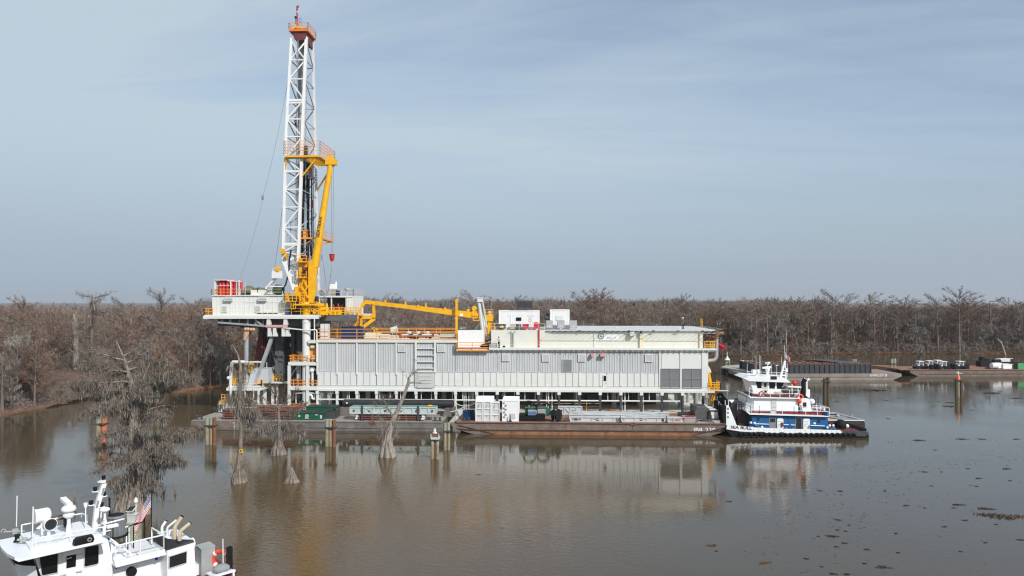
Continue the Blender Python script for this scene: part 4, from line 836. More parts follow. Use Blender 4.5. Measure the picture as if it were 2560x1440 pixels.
for p, q, r in ((np_(1197, 752, .2), np_(1209, 850, -.6), .3), (np_(1203, 752, .6), np_(1216, 850, -.3), .22), (np_(1206, 752, -.1), np_(1222, 848, .2), .15), (np_(1212, 795, .5), np_(1184, 830, 1.5), .2), (np_(1209, 796, .2), np_(1186, 830, .8), .12)): b.cyl(p, q, r, n=10)
b.build('mast_tube', mat('pale grey tube', (.50, .51, .50), .45, var=.08), nc)
b = MB(); b.pbox(1193.5, 744, 1206.5, 755, YN, .9, .3); b.pbox(1192, 743, 1206, 744.6, YN, .9, .4); b.build('mast_cap', M['offwhite'], nc)
b = MB(); q = np_(1186, 771); b.cyl((q.x, q.y - .2, q.z), (q.x, q.y + .3, q.z), .42, n=14); q = np_(1171, 775.5); b.cyl((q.x, q.y - .2, q.z), (q.x, q.y + .2, q.z), .24, n=12); b.pbox(1180, 778, 1192, 790, YN - .45, .5); b.rail([np_(1183, 801, -.8), np_(1198, 801, -.8)], 1.0, .04); b.pbox(1183, 800, 1198, 802, YN - .9, .8); b.build('luffing_winch', M['yellow'], nc)
b = MB(); b.pbox(1150, 784, 1157, 790, YN - .37, .02, .01); b.build('boom_plate', M['bright'], bo2)
b = MB(); b.pbox(1213.5, 787, 1232, 803, YN, 1.5); b.pbox(1219, 803, 1226, 836, YN + .2, .5); b.rail([np_(1214, 787, -.05), np_(1232, 787, -.05)], .9, .04, (1, .5), .5); b.ladder(np_(1214, 850, -.6), np_(1220, 812, -.2), .6, r=.045); b.build('operator_stand', M['yellow'], nc); b = MB(); b.rail([(X(1222, YQ), YQ + .2, zq1), (X(1236, YQ), YQ + .2, zq1)], 1.1, .05, (1, .5), .45); b.build('stand_railing', M['yellow'], nc)
b = MB(); b.pbox(1220, 778, 1228, 787, YN + .2, .5); b.build('control_box', M['offwhite'], nc)
b = MB(); b.cyl((X(1226, YN), YN + 2, zq1), (X(1226, YN), YN + 2, Z(745, 1226, YN)), .03, n=4); b.build('aerial', M['steel'], nc)
# white blast wall with its little orange landing, and the grey rack behind it
bw = thing('blast_wall', 'plain white wall block above an orange railed landing in front of the crane posts', 'wall', (X(1178, YF), YF, zRL - 1.6))
b = MB(); b.box(X(1144, YF), X(1209, YF), YF + .3, YF + 2.2, Z(874, 1180, YF), Z(826.5, 1180, YF)); b.prism([(X(1209, YF), YF + .3, Z(874, 1180, YF)), (X(1215, YF), YF + .3, Z(874, 1180, YF)), (X(1209, YF), YF + .3, Z(862, 1180, YF))], (0, 1.9, 0)); b.build('wall_block', M['bright'], bw)
b = MB(); zl = Z(874, 1180, YF); b.box(X(1141, YF), X(1223, YF), YF - .75, YF + .28, zl - .2, zl); b.rail([(X(1141.5, YF), YF + .2, zl), (X(1141.5, YF), YF - .7, zl), (X(1222, YF), YF - .7, zl), (X(1222, YF), YF + .2, zl)], 1.15, .05, (1, .66, .33), 2.6); b.build('landing', M['orange'], bw)
b = MB(); b.ball((X(1209, YF), YF - .2, zl + .45), .5, 10, (1.1, .6, 1)); b.ball((X(1219, YF), YF, zl + .8), .55, 10, (.5, .6, 1.2)); b.build('black_bag', M['black'], bw)
gr = thing('grey_rack', 'light grey railed rack standing behind the white wall block', 'rack', (X(1155, YF + 6), YF + 6, zRL))
b = MB(); b.rail([P(1136, 814, YF + 6), P(1170, 820, YF + 6)], 1.3, .04, (1, .66, .33, 0), 1.0); b.pbox(1146, 815, 1158, 826, YF + 6, 1); b.build('rack_rail', M['steel'], gr)
b = MB(); b.pbox(1150, 817, 1165, 822, YF + 5.5, .5); b.build('rack_box', M['offwhite'], gr)
# ================================================================ deck barges in front of the rig
def hull(x0, x1, y0, y1, zt, rakeL, rakeR, lip=.9, deep=-1.0):
    b = MB(); b.prism([(x0, y0, zt), (x1, y0, zt), (x1, y0, zt - lip), (x1 - rakeR, y0, deep), (x0 + rakeL, y0, deep), (x0, y0, zt - lip)], (0, y1 - y0, 0)); return b
def tyre(name, p, r, par=None, label=None, rope=.8, axis='y', group=None):
    b = MB(); b.torus((0, 0, 0), r * .68, r * .32, axis, 16, 8)
    if par is None:
        o = thing(name, label, 'tyre', p, group); b.M = Matrix.Translation(p); b.build('tread', M['black'], o)
        c = MB(); c.bar(Vector(p) + Vector((0, .05, r * .7)), Vector(p) + Vector((0, .12, r + rope)), .05); c.build('hanging_chain', M['rust'], o); return o
    b.M = Matrix.Translation(p); return b.build(name, M['black'], par)
def bitt(px, Y, z, name, label, par):
    b = MB()
    for d in (-.35, .35): b.cyl((X(px, Y) + d, Y, z), (X(px, Y) + d, Y, z + .5), .15, n=10); b.cyl((X(px, Y) + d, Y, z + .5), (X(px, Y) + d, Y, z + .58), .2, n=10)
    b.box(X(px, Y) - .7, X(px, Y) + .7, Y - .25, Y + .25, z, z + .06); return b.build('bitt', M['dsteel'], par)
# left barge
Y1, zb1 = 104.0, 1.38
lb = thing('deck_barge', 'scuffed grey deck barge carrying brown casing pipe and green bins', 'barge', (X(800, Y1), Y1, 0))
xa, xb = X(478, Y1), X(1107, Y1)
hull(xa, xb, Y1, 111.4, zb1, 5.5, .0, .75).build('hull', M['hullgrey'], lb)
b = MB(); b.box(xa + .05, xb - .05, Y1 + .05, 111.35, zb1 + .001, zb1 + .02); b.build('deck_plating', M['greydeck'], lb)
b = MB(); b.box(xa, xb, Y1 - .07, Y1 - .003, zb1 - .12, zb1 - .03); b.box(xa + 4, xb, Y1 - .09, Y1 - .003, .42, .56); b.build('rubbing_strake', M['hullgrey'], lb)
b = MB(); b.prism([(xa - .01, Y1 - .06, zb1 - .02), (xa + 8.2, Y1 - .06, zb1 - .02), (xa + 8.2, Y1 - .06, .2), (xa + 4.4, Y1 - .06, .05), (xa - .01, Y1 - .06, zb1 - .75)], (0, .05, 0)); b.build('rusty_bow_plate', M['rusthull'], lb)
for px, Y in ((498.5, Y1 + .9), (1094, Y1 + .8)): bitt(px, Y, zb1 + .02, 'bitt', '', lb)
b = MB(); b.pbox(924, 1054.5, 942, 1059, Y1 - .1, .05, .05); b.box(X(932, Y1), X(934, Y1), Y1 - .2, Y1 - .1, zb1 - .2, zb1 + .5); b.box(X(927, Y1), X(940, Y1), Y1 - .25, Y1 + .1, zb1 + .48, zb1 + .58); b.build('fender_bracket', M['rust'], lb)
tyre('tyre_fender', P(934, 1069.5, Y1 - .3), .62, None, 'black tyre fender hanging by a red bracket on the grey barge side')
b = MB()
for i in range(6): b.box(X(586, Y1) - .04, X(586, Y1) + .04, Y1 - .1, Y1 - .06, .1 + i * .2, .2 + i * .2)
b.build('draft_mark', M['bright'], lb)
# right barge
Y2, zb2 = 102.0, 1.73
rb = thing('deck_barge', 'rusty brown deck barge marked IBR 239 moored ahead of the blue and white tug', 'barge', (X(1480, Y2), Y2, 0))
xa, xb = X(1140, Y2), X(1815, Y2)
hull(xa, xb, Y2, 111.6, zb2, 6.2, 5.2, 1.0).build('hull', M['rusthull'], rb)
b = MB(); b.box(xa + .05, xb - .05, Y2 + .05, 111.5, zb2 + .001, zb2 + .02); b.build('deck_plating', M['rustdeck'], rb)
b = MB(); b.box(xa, xb, Y2 - .08, Y2 - .003, zb2 - .13, zb2 - .02); b.bar((xa + 3.0, Y2 - .06, .62), (xb - 3.0, Y2 - .06, .62), .12, .16); b.bar((xa, Y2 - .06, zb2 - .95), (xa + 3.0, Y2 - .06, .62), .12, .14); b.bar((xa + .3, Y2 - .05, zb2 - .4), (xa + 5.5, Y2 - .05, .1), .1); b.bar((xb - 3.0, Y2 - .06, .62), (xb, Y2 - .06, zb2 - .9), .12, .14); b.bar((xb - .2, Y2 - .05, zb2 - .5), (xb - 4.8, Y2 - .05, .1), .1)
b.build('rubbing_strake', mat('dark wet rust', (.06, .03, .022), .7, var=.3), rb)
b = MB(); b.prism([(xa + 3.1, Y2 - .04, .58), (xb - 3.1, Y2 - .04, .58), (xb - 5.0, Y2 - .04, -.2), (xa + 6.0, Y2 - .04, -.2)], (0, .035, 0)); b.build('lower_plating', M['rustlow'], rb)
q = P(1761, 1075.6, Y2); lettering('IBR 239', (q.x, Y2 - .02, q.z), .90, M['bright'], rb, sx=1.1, bold=.004)
for px in (1166,): bitt(px, Y2 + .9, zb2 + .02, 'bitt', '', rb)
for px in (1275.5, 1387, 1551, 1666):
    b = MB(); q = (X(px, Y2 + .35), Y2 + .35); b.prism([(q[0] - .32, q[1], zb2 + .02), (q[0] + .32, q[1], zb2 + .02), (q[0] + .07, q[1], zb2 + .4), (q[0] + .05, q[1], zb2 + 1.1), (q[0] - .05, q[1], zb2 + 1.1), (q[0] - .1, q[1], zb2 + .4)], (0, .12, 0)); b.build('stanchion', M['dsteel'], rb)
b = MB(); b.pbox(1577, 1059, 1590, 1063.5, Y2 - .1, .05, .05); b.bar((X(1577, Y2), Y2 - .1, zb2 + .08), (X(1588, Y2), Y2 - .1, zb2 + .08), .08); b.build('fender_bracket', M['rust'], rb)
tyre('tyre_fender', P(1585, 1078, Y2 - .3), .6, None, 'black tyre fender hanging on the rusty barge side below the pipe racks')
for px in (1778, 1795):
    b = MB(); q = (X(px, Y2 + .8), Y2 + .8); b.cyl((q[0], q[1], zb2 + .02), (q[0], q[1], zb2 + 1.15), .09, n=8); b.bar((q[0] - .5, q[1], zb2 + 1.1), (q[0] + .3, q[1], zb2 + .15), .1); b.build('winch_lever', M['dsteel'], rb)
# ---------------- cargo on the left barge
zd1 = zb1 + .021
def pipes(px0, px1, Y, z, rows, cols, r, m, name, label, cat, ends=None, group=None):
    t = thing(name, label, cat, (X((px0 + px1) / 2, Y), Y, z), group)
    for i in range(rows):
        for j in range(cols):
            o = rnd.uniform(-.25, .25); y = Y + r + j * 2.08 * r; zc_ = z + .12 + r + i * (2.3 * r)
            b = MB(); b.cyl((X(px0, Y) + o, y, zc_), (X(px1, Y) + o, y, zc_), r, n=10); p = b.build('pipe', m, t)
            if ends:
                b = MB(); b.cyl((X(px1, Y) + o - .35, y, zc_), (X(px1, Y) + o + .05, y, zc_), r * 1.15, n=10); b.build('pipe_collar', ends, p); b = MB(); b.cyl((X(px0, Y) + o - .05, y, zc_), (X(px0, Y) + o + .3, y, zc_), r * 1.15, n=10); b.build('pipe_collar', ends, p)
    n = max(2, int((px1 - px0) / 60))
    for k in range(n):
        b = MB(); x = X(px0 + (px1 - px0) * (k + .5) / n, Y)
        for i in range(rows): b.box(x - .1, x + .1, Y - .02, Y + cols * 2.08 * r, z + i * 2.3 * r + .005, z + i * 2.3 * r + .12)
        b.build('dunnage', M['wood'], t)
    return t
pipes(556, 735, Y1 + .9, zd1, 4, 5, .16, M['pipebrown'], 'casing_pipe_stack', 'stack of brown casing pipe lying near the tree end of the grey barge', 'pipe stack')
pipes(640, 752, Y1 + 4.6, zd1, 4, 4, .16, mat('reddish pipe', (.24, .09, .06), .6, var=.3), 'casing_pipe_stack', 'reddish brown pipe stack lying behind the first stack and left of the green bins', 'pipe stack')
pipes(888, 1058, Y1 + .9, zd1, 3, 8, .14, M['pipebrown'], 'casing_pipe_stack', 'brown pipe stack with white collars carrying the mint rack', 'pipe stack', M['offwhite'])
b = MB(); q = (X(905, Y1 + .7), X(1045, Y1 + .7))
st = thing('pipe_stake', 'dark upright stake at the pointed end of the mint rack', 'stake', (q[0], Y1 + .7, zd1), 'stakes beside the mint rack')
b.box(q[0] - .14, q[0] + .14, Y1 + .68, Y1 + .8, zd1, zd1 + 2.3); b.build('bar', M['dsteel'], st)
b = MB(); b.box(q[0] - .3, q[0] + .3, Y1 + .6, Y1 + .85, zd1, zd1 + .05); b.build('base', M['dsteel'], st)
st['label'] = 'dark upright stake over the end of the mint rack nearer the green bins'
dup(st, (q[1], Y1 + .7, zd1), label='dark upright stake over the end of the mint rack nearer the dead snag', group='stakes beside the mint rack')
def rack(px0, px1, Y, z, h, d, m, name, label, cat, nb=9, top=None, diag=(2, 7)):
    t = thing(name, label, cat, (X((px0 + px1) / 2, Y), Y, z)); x0, x1 = X(px0, Y), X(px1, Y)
    b = MB(); b.box(x0, x1, Y + .05, Y + .1, z + .1, z + h); b.box(x0, x1, Y + d - .1, Y + d - .05, z + .1, z + h); b.box(x0, x1, Y + .1, Y + d - .1, z + .1, z + .16)
    b.box(x0, x0 + .06, Y + .1, Y + d - .1, z + .16, z + h); b.box(x1 - .06, x1, Y + .1, Y + d - .1, z + .16, z + h); b.build('side_plate', m, t)
    b = MB(); b.box(x0 - .05, x1 + .05, Y - .06, Y + .045, z + h - .06, z + h + .1); b.box(x0 - .05, x1 + .05, Y - .06, Y + .045, z + .02, z + .18)
    for i in range(nb + 1): x = x0 + (x1 - x0) * i / nb; b.box(x - .07, x + .07, Y - .05, Y + .045, z, z + h - .065)
    for k in diag: xk = x0 + (x1 - x0) * k / nb; b.bar((xk, Y - .02, z + h), (xk + (x1 - x0) / nb * (1 if k == diag[0] else -1), Y - .02, z + .1), .1)
    b.build('frame', m, t)
    for i in range(0, nb, 2): b = MB(); x = x0 + (x1 - x0) * (i + .5) / nb; b.torus((x, Y - .02, z + h * .5), .14, .05, 'y', 10, 5); b.build('lifting_ring', M['dsteel'], t)
    if top: b = MB(); b.box(x0 + .05, x1 - .05, Y + .1, Y + d - .1, z + h - .14, z + h + .12); b.build('cover', top, t)
    return t
mr = rack(875, 1090, Y1 + .8, zd1 + .99, 1.0, 1.9, M['mint'], 'pipe_basket', 'pale mint pipe basket with a teal cover resting on brown pipes', 'basket', 11, mat('teal cover', (.10, .26, .21), .6))
b = MB(); q = P(1075, 1018, Y1 + 1.6); b.torus((q.x, q.y, zd1 + 2.2), .35, .08, 'z', 12, 6); ys = thing('yellow_sling', 'small coil of yellow sling lying on the mint basket', 'sling', (q.x, q.y, zd1 + 2.12)); b.build('coil', M['yellow'], ys)
def big_pipe():
    Y = 110.3; t = thing('conductor_pipe', 'long thick black pipe lying along the far edge of the grey barge', 'pipe', (X(1000, Y), Y, zd1))
    b = MB(); z = Z(1009, 1000, Y); n = 20; x0, x1 = X(860, Y), X(1133, Y)
    b.cyl((x0, Y, z), (x1, Y, z), .66, n=24, caps=False); b.cyl((x0 + .02, Y, z), (x1 - .02, Y, z), .58, n=20); b.build('barrel', mat('black coated pipe', (.018, .018, .02), .5, var=.35, scale=1.5, bump=.2), t)
    b = MB(); b.torus((X(1058, Y), Y, z), .665, .02, 'x', 20, 5); b.build('weld_band', M['rust'], t)
    b = MB(); b.box(X(868, Y), X(872, Y), Y - .67, Y - .655, z + .05, z + .25); b.build('paint_mark', M['bright'], t)
    for px in (862, 1122):
        b = MB(); xx = X(px, Y); b.prism([(xx - .8, Y - 1.4, zd1), (xx + 1.0, Y - 1.4, zd1), (xx + 1.0, Y - 1.4, z - .52), (xx - .4, Y - 1.4, z - .52)], (0, 2.4, 0)); b.build('chock', M['hullgrey'], t)
big_pipe()
def bin_box(px0, py0, px1, py1, Y, d, m, name, label, cat='bin', group=None, inner=None, z0=None):
    x0, x1 = X(px0, Y), X(px1, Y); z0 = zd1 if z0 is None else z0; z1 = Z(py0, (px0 + px1) / 2, Y)
    t = thing(name, label, cat, ((x0 + x1) / 2, Y, z0), group)
    b = MB(); b.box(x0, x1, Y, Y + .06, z0 + .12, z1); b.box(x0, x1, Y + d - .06, Y + d, z0 + .12, z1); b.box(x0, x0 + .06, Y + .06, Y + d - .06, z0 + .12, z1); b.box(x1 - .06, x1, Y + .06, Y + d - .06, z0 + .12, z1); b.box(x0, x1, Y, Y + d, z0 + .02, z0 + .12); b.build('shell', m, t)
    b = MB()
    for (u0, u1, v0, v1) in ((x0 - .07, x1 + .07, Y - .07, Y + .08), (x0 - .07, x1 + .07, Y + d - .08, Y + d + .07)): b.box(u0, u1, v0, v1, z1, z1 + .12)
    b.box(x0 - .07, x0 + .08, Y + .08, Y + d - .08, z1, z1 + .12); b.box(x1 - .08, x1 + .07, Y + .08, Y + d - .08, z1, z1 + .12); b.build('rim', m, t)
    b = MB()
    for i in range(9): b.bar((x0 + (x1 - x0) * rnd.random() * .5, Y + d * rnd.uniform(.2, .8), z1 + .1), (x0 + (x1 - x0) * rnd.uniform(.5, 1), Y + d * rnd.uniform(.2, .8), z1 + rnd.uniform(.1, .3)), .09)
    b.box(x0 + .1, x1 - .1, Y + .1, Y + d - .1, z0 + .2, z1 - .1)
    b.build('scrap_load', inner or M['dsteel'], t); return t
gb1 = bin_box(738, 1033.5, 807, 1051, Y1 + .95, 2.4, M['green'], 'scrap_bin', 'dark green scrap bin with a white oval mark at the barge front edge')
q = P(767, 1040.5, Y1 + .93); b = MB(); b.torus((q.x, q.y, q.z), .24, .035, 'y', 18, 5); b.box(q.x - .3, q.x + .3, q.y - .02, q.y, q.z - .36, q.z - .31); b.torus((q.x, q.y, q.z), .11, .03, 'y', 14, 5); b.build('oval_mark', M['bright'], gb1)
b = MB()
for px, py in ((748, 1038), (802, 1038), (802.5, 1042)):
    for i in range(3): b.pbox(px - 2.5 + i % 2, py + i * 1.6, px + 2.6, py + i * 1.6 + .9, Y1 + .93, .02, .005)
b.pbox(788, 1036.5, 794, 1038, Y1 + .93, .02, .005); b.build('stencil', M['bright'], gb1)
bin_box(810, 1029, 838, 1045, Y1 + 2.2, 3.0, M['dsteel'], 'scrap_bin', 'black open scrap bin beside the dark green bin with the oval mark')
bin_box(765, 1018.5, 838, 1030, Y1 + 4.3, 2.2, M['green'], 'scrap_bin', 'dark green bin heaped with scrap behind the bin with the oval mark')
# yellow topped winch house at the far left of the rig hull, hose ring
Yw = YF + .6
wh = thing('winch_house', 'white winch housing with a yellow top at the tree end of the rig hull', 'winch', (X(556, Yw), Yw, zDeck))
b = MB(); b.prism([P(546, 1030, Yw), P(578, 1030, Yw), P(578, 1014, Yw), P(566, 1005, Yw), P(547, 1005, Yw)], (0, 2, 0)); b.build('housing', M['bright'], wh)
b = MB(); b.prism([P(546, 1007, Yw - .05), P(570, 1010, Yw - .05), P(570, 1003, Yw - .05), P(560, 1000, Yw - .05), P(548, 1002, Yw - .05)], (0, 2, 0)); b.build('top', M['yellow'], wh)
b = MB(); b.rail([P(554, 1001, Yw), P(570, 1002, Yw)], 1.0, .05, (1, .5), .6); b.build('railing', M['orange'], wh)
b = MB()
for px in (551, 557, 563): b.bar(P(px, 1030, Yw - .06), P(px, 1011, Yw - .06), .1)
b.build('vertical_slot', M['dsteel'], wh)
hr = thing('hose_ring', 'upright dark hose ring standing on the rig hull beside the green bins', 'hose', (X(757, YF + .4), YF + .4, zDeck))
b = MB(); b.torus(P(757, 1011, YF + .4), .55, .14, 'y', 18, 8); b.build('ring', M['dsteel'], hr)
# ---------------- cargo on the right barge
zd2 = zb2 + .021
bin_box(1157, 1030.5, 1184, 1047, Y2 + 2.0, 1.7, M['blue'], 'tote_box', 'small dark blue box at the raked end of the rusty barge', 'box', None, None, zd2)
def container(px0, px1, py0, Y, d, z, name, label, m, par_label='container', ribs=9, group=None):
    x0, x1 = X(px0, Y), X(px1, Y); z1 = Z(py0, (px0 + px1) / 2, Y)
    t = thing(name, label, par_label, ((x0 + x1) / 2, Y, z), group)
    b = MB(); b.box(x0 + .05, x1 - .05, Y + .06, Y + d - .06, z + .1, z1 - .06)
    for i in range(ribs): x = x0 + .2 + (x1 - x0 - .4) * i / (ribs - 1); b.box(x - .07, x + .07, Y + .015, Y + .062, z + .2, z1 - .2)
    for i in range(int(d / .35)): y = Y + .25 + i * .35; b.box(x1 - .052, x1 - .012, y - .07, y + .07, z + .2, z1 - .2)
    b.build('shell', m, t)
    b = MB()
    for x in (x0, x1 - .14):
        for y in (Y, Y + d - .14): b.box(x, x + .14, y, y + .14, z, z1)
    for y in (Y, Y + d - .14): b.box(x0 + .14, x1 - .14, y, y + .14, z + .01, z + .15); b.box(x0 + .14, x1 - .14, y, y + .14, z1 - .14, z1 - .01)
    for x in (x0, x1 - .14): b.box(x, x + .14, Y + .14, Y + d - .14, z + .01, z + .15); b.box(x, x + .14, Y + .14, Y + d - .14, z1 - .14, z1 - .01)
    b.build('frame', m, t); return t
c1 = container(1255.5, 1297, 1001, Y2 + .9, 4.6, zd2, 'shipping_container', 'white container with round ports standing on the rusty barge', M['bright'], ribs=8)
b = MB()
for px, py in ((1259, 1008), (1264, 1014), (1259, 1021), (1264, 1024), (1260, 1031), (1264, 1037), (1260, 1043)): q = P(px, py, Y2 + .95); b.cyl((q.x, q.y - .06, q.z), (q.x, q.y, q.z), .16, n=10)
b.build('port', M['louvre'], c1)
b = MB(); b.pbox(1274, 1034, 1288, 1047, Y2 + .88, .02, .01); b.build('data_panel', M['vent'], c1)
wr = container(1189, 1232, 997, Y2 + 1.6, 3.4, zd2, 'shipping_container', 'white container behind three white mesh lockers on the rusty barge', M['bright'], ribs=5)
for i, (p0, p1, t0) in enumerate(((1188.5, 1207, 1004.5), (1208.5, 1226.5, 1004.5), (1227.5, 1248.5, 1006))):
    Y = Y2 + .8; x0, x1, z1 = X(p0, Y), X(p1, Y), Z(t0, p0, Y)
    t = thing('mesh_locker', ('white mesh locker at the end nearer the blue box', 'middle white mesh locker of the three', 'white mesh locker nearest the ported container')[i], 'locker', ((x0 + x1) / 2, Y, zd2), 'white mesh lockers')
    b = MB()
    for x in (x0 + .05, x1 - .05): b.box(x - .05, x + .05, Y, Y + .1, zd2, z1); b.box(x - .05, x + .05, Y + .62, Y + .72, zd2, z1)
    for k in (.0, .33, .62, .97): z = zd2 + (z1 - zd2) * k; b.box(x0 + .1, x1 - .1, Y + .005, Y + .09, z + .01, z + .1)
    b.box(x0, x1, Y, Y + .72, z1, z1 + .05)
    b.build('frame', M['bright'], t)
    b = MB(); b.box(x0 + .1, x1 - .1, Y + .11, Y + .6, zd2 + .12, z1 - .02); b.build('mesh_panel', mat('pale mesh', (.56, .57, .57), .6, var=.12, scale=9), t)
    b = MB(); b.bar((x0 + .4, Y - .02, z1 - .9), (x0 + .55, Y - .02, z1 - .35), .05); b.build('latch', M['louvre'], t); b = MB(); b.box((x0 + x1) / 2 - .05, (x0 + x1) / 2 + .05, Y - .03, Y, zd2 + .75, zd2 + .85); b.build('latch', M['louvre'], t)
sk = thing('equipment_skid', 'black machinery skid with green tanks and hose hoops on the rusty barge', 'machinery', (X(1335, Y2 + 1), Y2 + 1, zd2))
b = MB(); Ys = Y2 + 1; b.pbox(1298, 1042, 1363, 1053, Ys, 1.6); b.pbox(1298, 1036, 1313, 1043, Ys, 1.4); b.pbox(1343, 1034, 1362, 1043, Ys, 1.4); b.bar(P(1300, 1048, Ys - .03), P(1362, 1048, Ys - .03), .08); b.build('base', M['black'], sk)
b = MB(); b.torus(P(1325, 1018, Ys + 1), .85, .08, 'y', 20, 6, .55); b.torus(P(1358, 1021, Ys + 1), .95, .1, 'y', 20, 6, .62); b.torus(P(1358, 1021, Ys + 1.5), .95, .1, 'y', 20, 6, .62); b.torus(P(1322, 1017, Ys + 1.5), .9, .06, 'y', 20, 6, .55); b.build('hose_hoop', M['black'], sk)
b = MB(); b.pbox(1312, 1020, 1371, 1038, Ys + 1.2, 1.2); b.cyl(P(1368, 1030, Ys + .5), P(1368, 1030, Ys + 1.2), .6, n=12); b.build('tank', M['green'], sk)
b = MB(); b.pbox(1320, 1026, 1342, 1038, Ys + .4, .7); b.pbox(1344, 1024, 1364, 1036, Ys + .3, .6); b.cyl(P(1322, 1016, Ys + .8), P(1324, 1016, Ys + .8), .2, n=8); b.build('control_box', M['steel'], sk)
b = MB(); b.pbox(1321, 1029, 1341, 1036, Ys + .36, .05); b.build('blue_cover', mat('blue cover', (.05, .17, .42), .6), sk)
rl = thing('cable_reel', 'black cable reel lying beside the machinery skid', 'reel', (X(1390, Y2 + 1), Y2 + 1, zd2))
b = MB(); q = Vector((X(1391, Y2 + 1.1), Y2 + 1.1, zd2 + .95)); ax = Vector((.8, -.5, .15)).normalized()
b.cyl(q - ax * .4, q + ax * .4, .42, n=14); b.build('drum', M['dsteel'], rl)
for s_ in (-1, 1): b = MB(); b.cyl(q + ax * .38 * s_, q + ax * .46 * s_, .88, n=22); b.build('flange', M['black'], rl)
b = MB(); b.bar((q.x - .9, q.y + .2, zd2 + .1), (q.x + 1.5, q.y + .1, zd2 + .1), .16); b.bar((q.x + .2, q.y, q.z - .1), (q.x + 1.4, q.y, zd2 + .2), .12); b.build('stand', M['dsteel'], rl)
r1 = rack(1426, 1671, Y2 + .95, zd2, .68, 1.3, M['rackgrey'], 'pipe_basket', 'long pale grey pipe basket nearest the barge edge', 'basket', 9, None, (2, 7))
q = P(1441, 1045.5, Y2 + .9); lettering('MC 16073', (q.x, Y2 + .88, zd2 + .4), .3, M['ink'], r1)
rack(1424, 1668, Y2 + 2.9, zd2, .72, 1.2, M['rackgrey'], 'pipe_basket', 'middle pale grey pipe basket of the row', 'basket', 8, None, (3, 6))
rack(1432, 1672, Y2 + 4.8, zd2, .76, 1.2, M['rackgrey'], 'pipe_basket', 'pale grey pipe basket furthest from the water edge', 'basket', 8, None, (1, 5))
r4 = rack(1673, 1709, Y2 + .95, zd2, .66, 1.3, M['rackgrey'], 'pipe_basket', 'short pale grey basket carrying a red stencil', 'basket', 2, None, (0, 1))
b = MB(); b.pbox(1683, 1050.5, 1703, 1052, Y2 + .9, .02); b.pbox(1685, 1048, 1701, 1049.5, Y2 + .9, .02); b.pbox(1684, 1053, 1702, 1055, Y2 + .9, .02); b.prism([P(1690, 1046.8, Y2 + .9), P(1696, 1046.8, Y2 + .9), P(1693, 1044.3, Y2 + .9)], (0, .02, 0)); b.build('red_stencil', mat('faded red stencil', (.62, .22, .22), .6), r4)
rack(1396, 1455, Y2 + 7.2, zd2, 1.25, 1.2, M['rackgrey'], 'pipe_basket', 'small pale grey basket behind the cable reel', 'basket', 4, None, (1, 3))
jk = thing('loose_pipe_load', 'jumbled silver pipes heaped across the long grey baskets', 'pipes', (X(1550, Y2 + 1.5), Y2 + 1.5, zd2))
b = MB()
for i in range(46):
    p0 = rnd.uniform(1430, 1600); Y = Y2 + rnd.choice((1.3, 1.6, 1.9, 3.1, 3.4, 3.8, 5.1, 5.5)); z = zd2 + (.58 if Y < Y2 + 2.3 else .62 if Y < Y2 + 4.2 else .66) + rnd.uniform(-.1, .2)
    b.cyl((X(p0, Y), Y, z), (X(min(1668, p0 + rnd.uniform(50, 150)), Y), Y + rnd.uniform(-.3, .3), z + rnd.uniform(-.1, .15)), .07, n=6)
b.build('pipes', mat('silver pipe', (.55, .56, .57), .4, .4, var=.2), jk)
bin_box(1711, 1045, 1739, 1061, Y2 + .75, 1.6, M['steel'], 'scrap_bin', 'blue grey open bin holding red gear beside the dark shrouded block', 'bin', None, M['red'], zd2)
bin_box(1700, 1036, 1729, 1050, Y2 + 3.2, 1.6, M['dsteel'], 'scrap_bin', 'dark open bin behind the blue grey bin of red gear', 'bin', None, None, zd2)
tb = thing('shrouded_block', 'big dark grey tarpaulined block at the tug end of the rusty barge', 'machinery', (X(1752, Y2 + 2), Y2 + 2, zd2))
b = MB(); Yt = Y2 + 2; z_ = zd2
b.prism([P(1739, 1052, Yt), P(1772, 1052, Yt), P(1778, 1030, Yt), P(1772, 1021, Yt), P(1745, 1020, Yt), P(1737, 1028, Yt)], (0, 2.4, 0)); b.build('tarpaulin', mat('dark grey tarpaulin', (.075, .075, .075), .7, var=.25, bump=.6, bscale=3), tb)
b = MB(); b.prism([P(1731, 1012, Yt + 2.5), P(1764, 1014, Yt + 2.5), P(1768, 1050, Yt + 2.5), P(1731, 1050, Yt + 2.5)], (0, 1.6, 0)); b.build('rear_housing', M['dsteel'], tb)
bx = thing('generator_box', 'white fronted box with black edges and pale top panels next to the tug', 'box', (X(1784, Y2 + 1.6), Y2 + 1.6, zd2))
b = MB(); b.pbox(1774, 1026, 1796, 1053, Y2 + 1.6, 4.2); b.build('housing', M['dsteel'], bx)
b = MB(); b.pbox(1777.5, 1030, 1794, 1046, Y2 + 1.56, .05, .03); b.build('front_panel', M['cream'], bx)
zt = Z(1026, 1784, Y2 + 1.6); b = MB(); b.box(X(1776, Y2 + 1.6), X(1794, Y2 + 1.6), Y2 + 1.8, Y2 + 3.3, zt + .002, zt + .03); b.box(X(1776, Y2 + 1.6), X(1792, Y2 + 1.6), Y2 + 3.7, Y2 + 5.5, zt + .002, zt + .03); b.build('top_panel', M['offwhite'], bx)
lo = thing('low_skid', 'low grey steel skid under the white fronted box at the barge corner', 'skid', (X(1770, Y2 + .9), Y2 + .9, zd2))
b = MB(); b.pbox(1741, 1051.5, 1800, 1063, Y2 + .7, .8); b.build('body', M['steel'], lo)
b = MB(); b.pbox(1745, 1052.5, 1749, 1055, Y2 + .66, .03); b.build('tag_plate', M['bright'], lo)
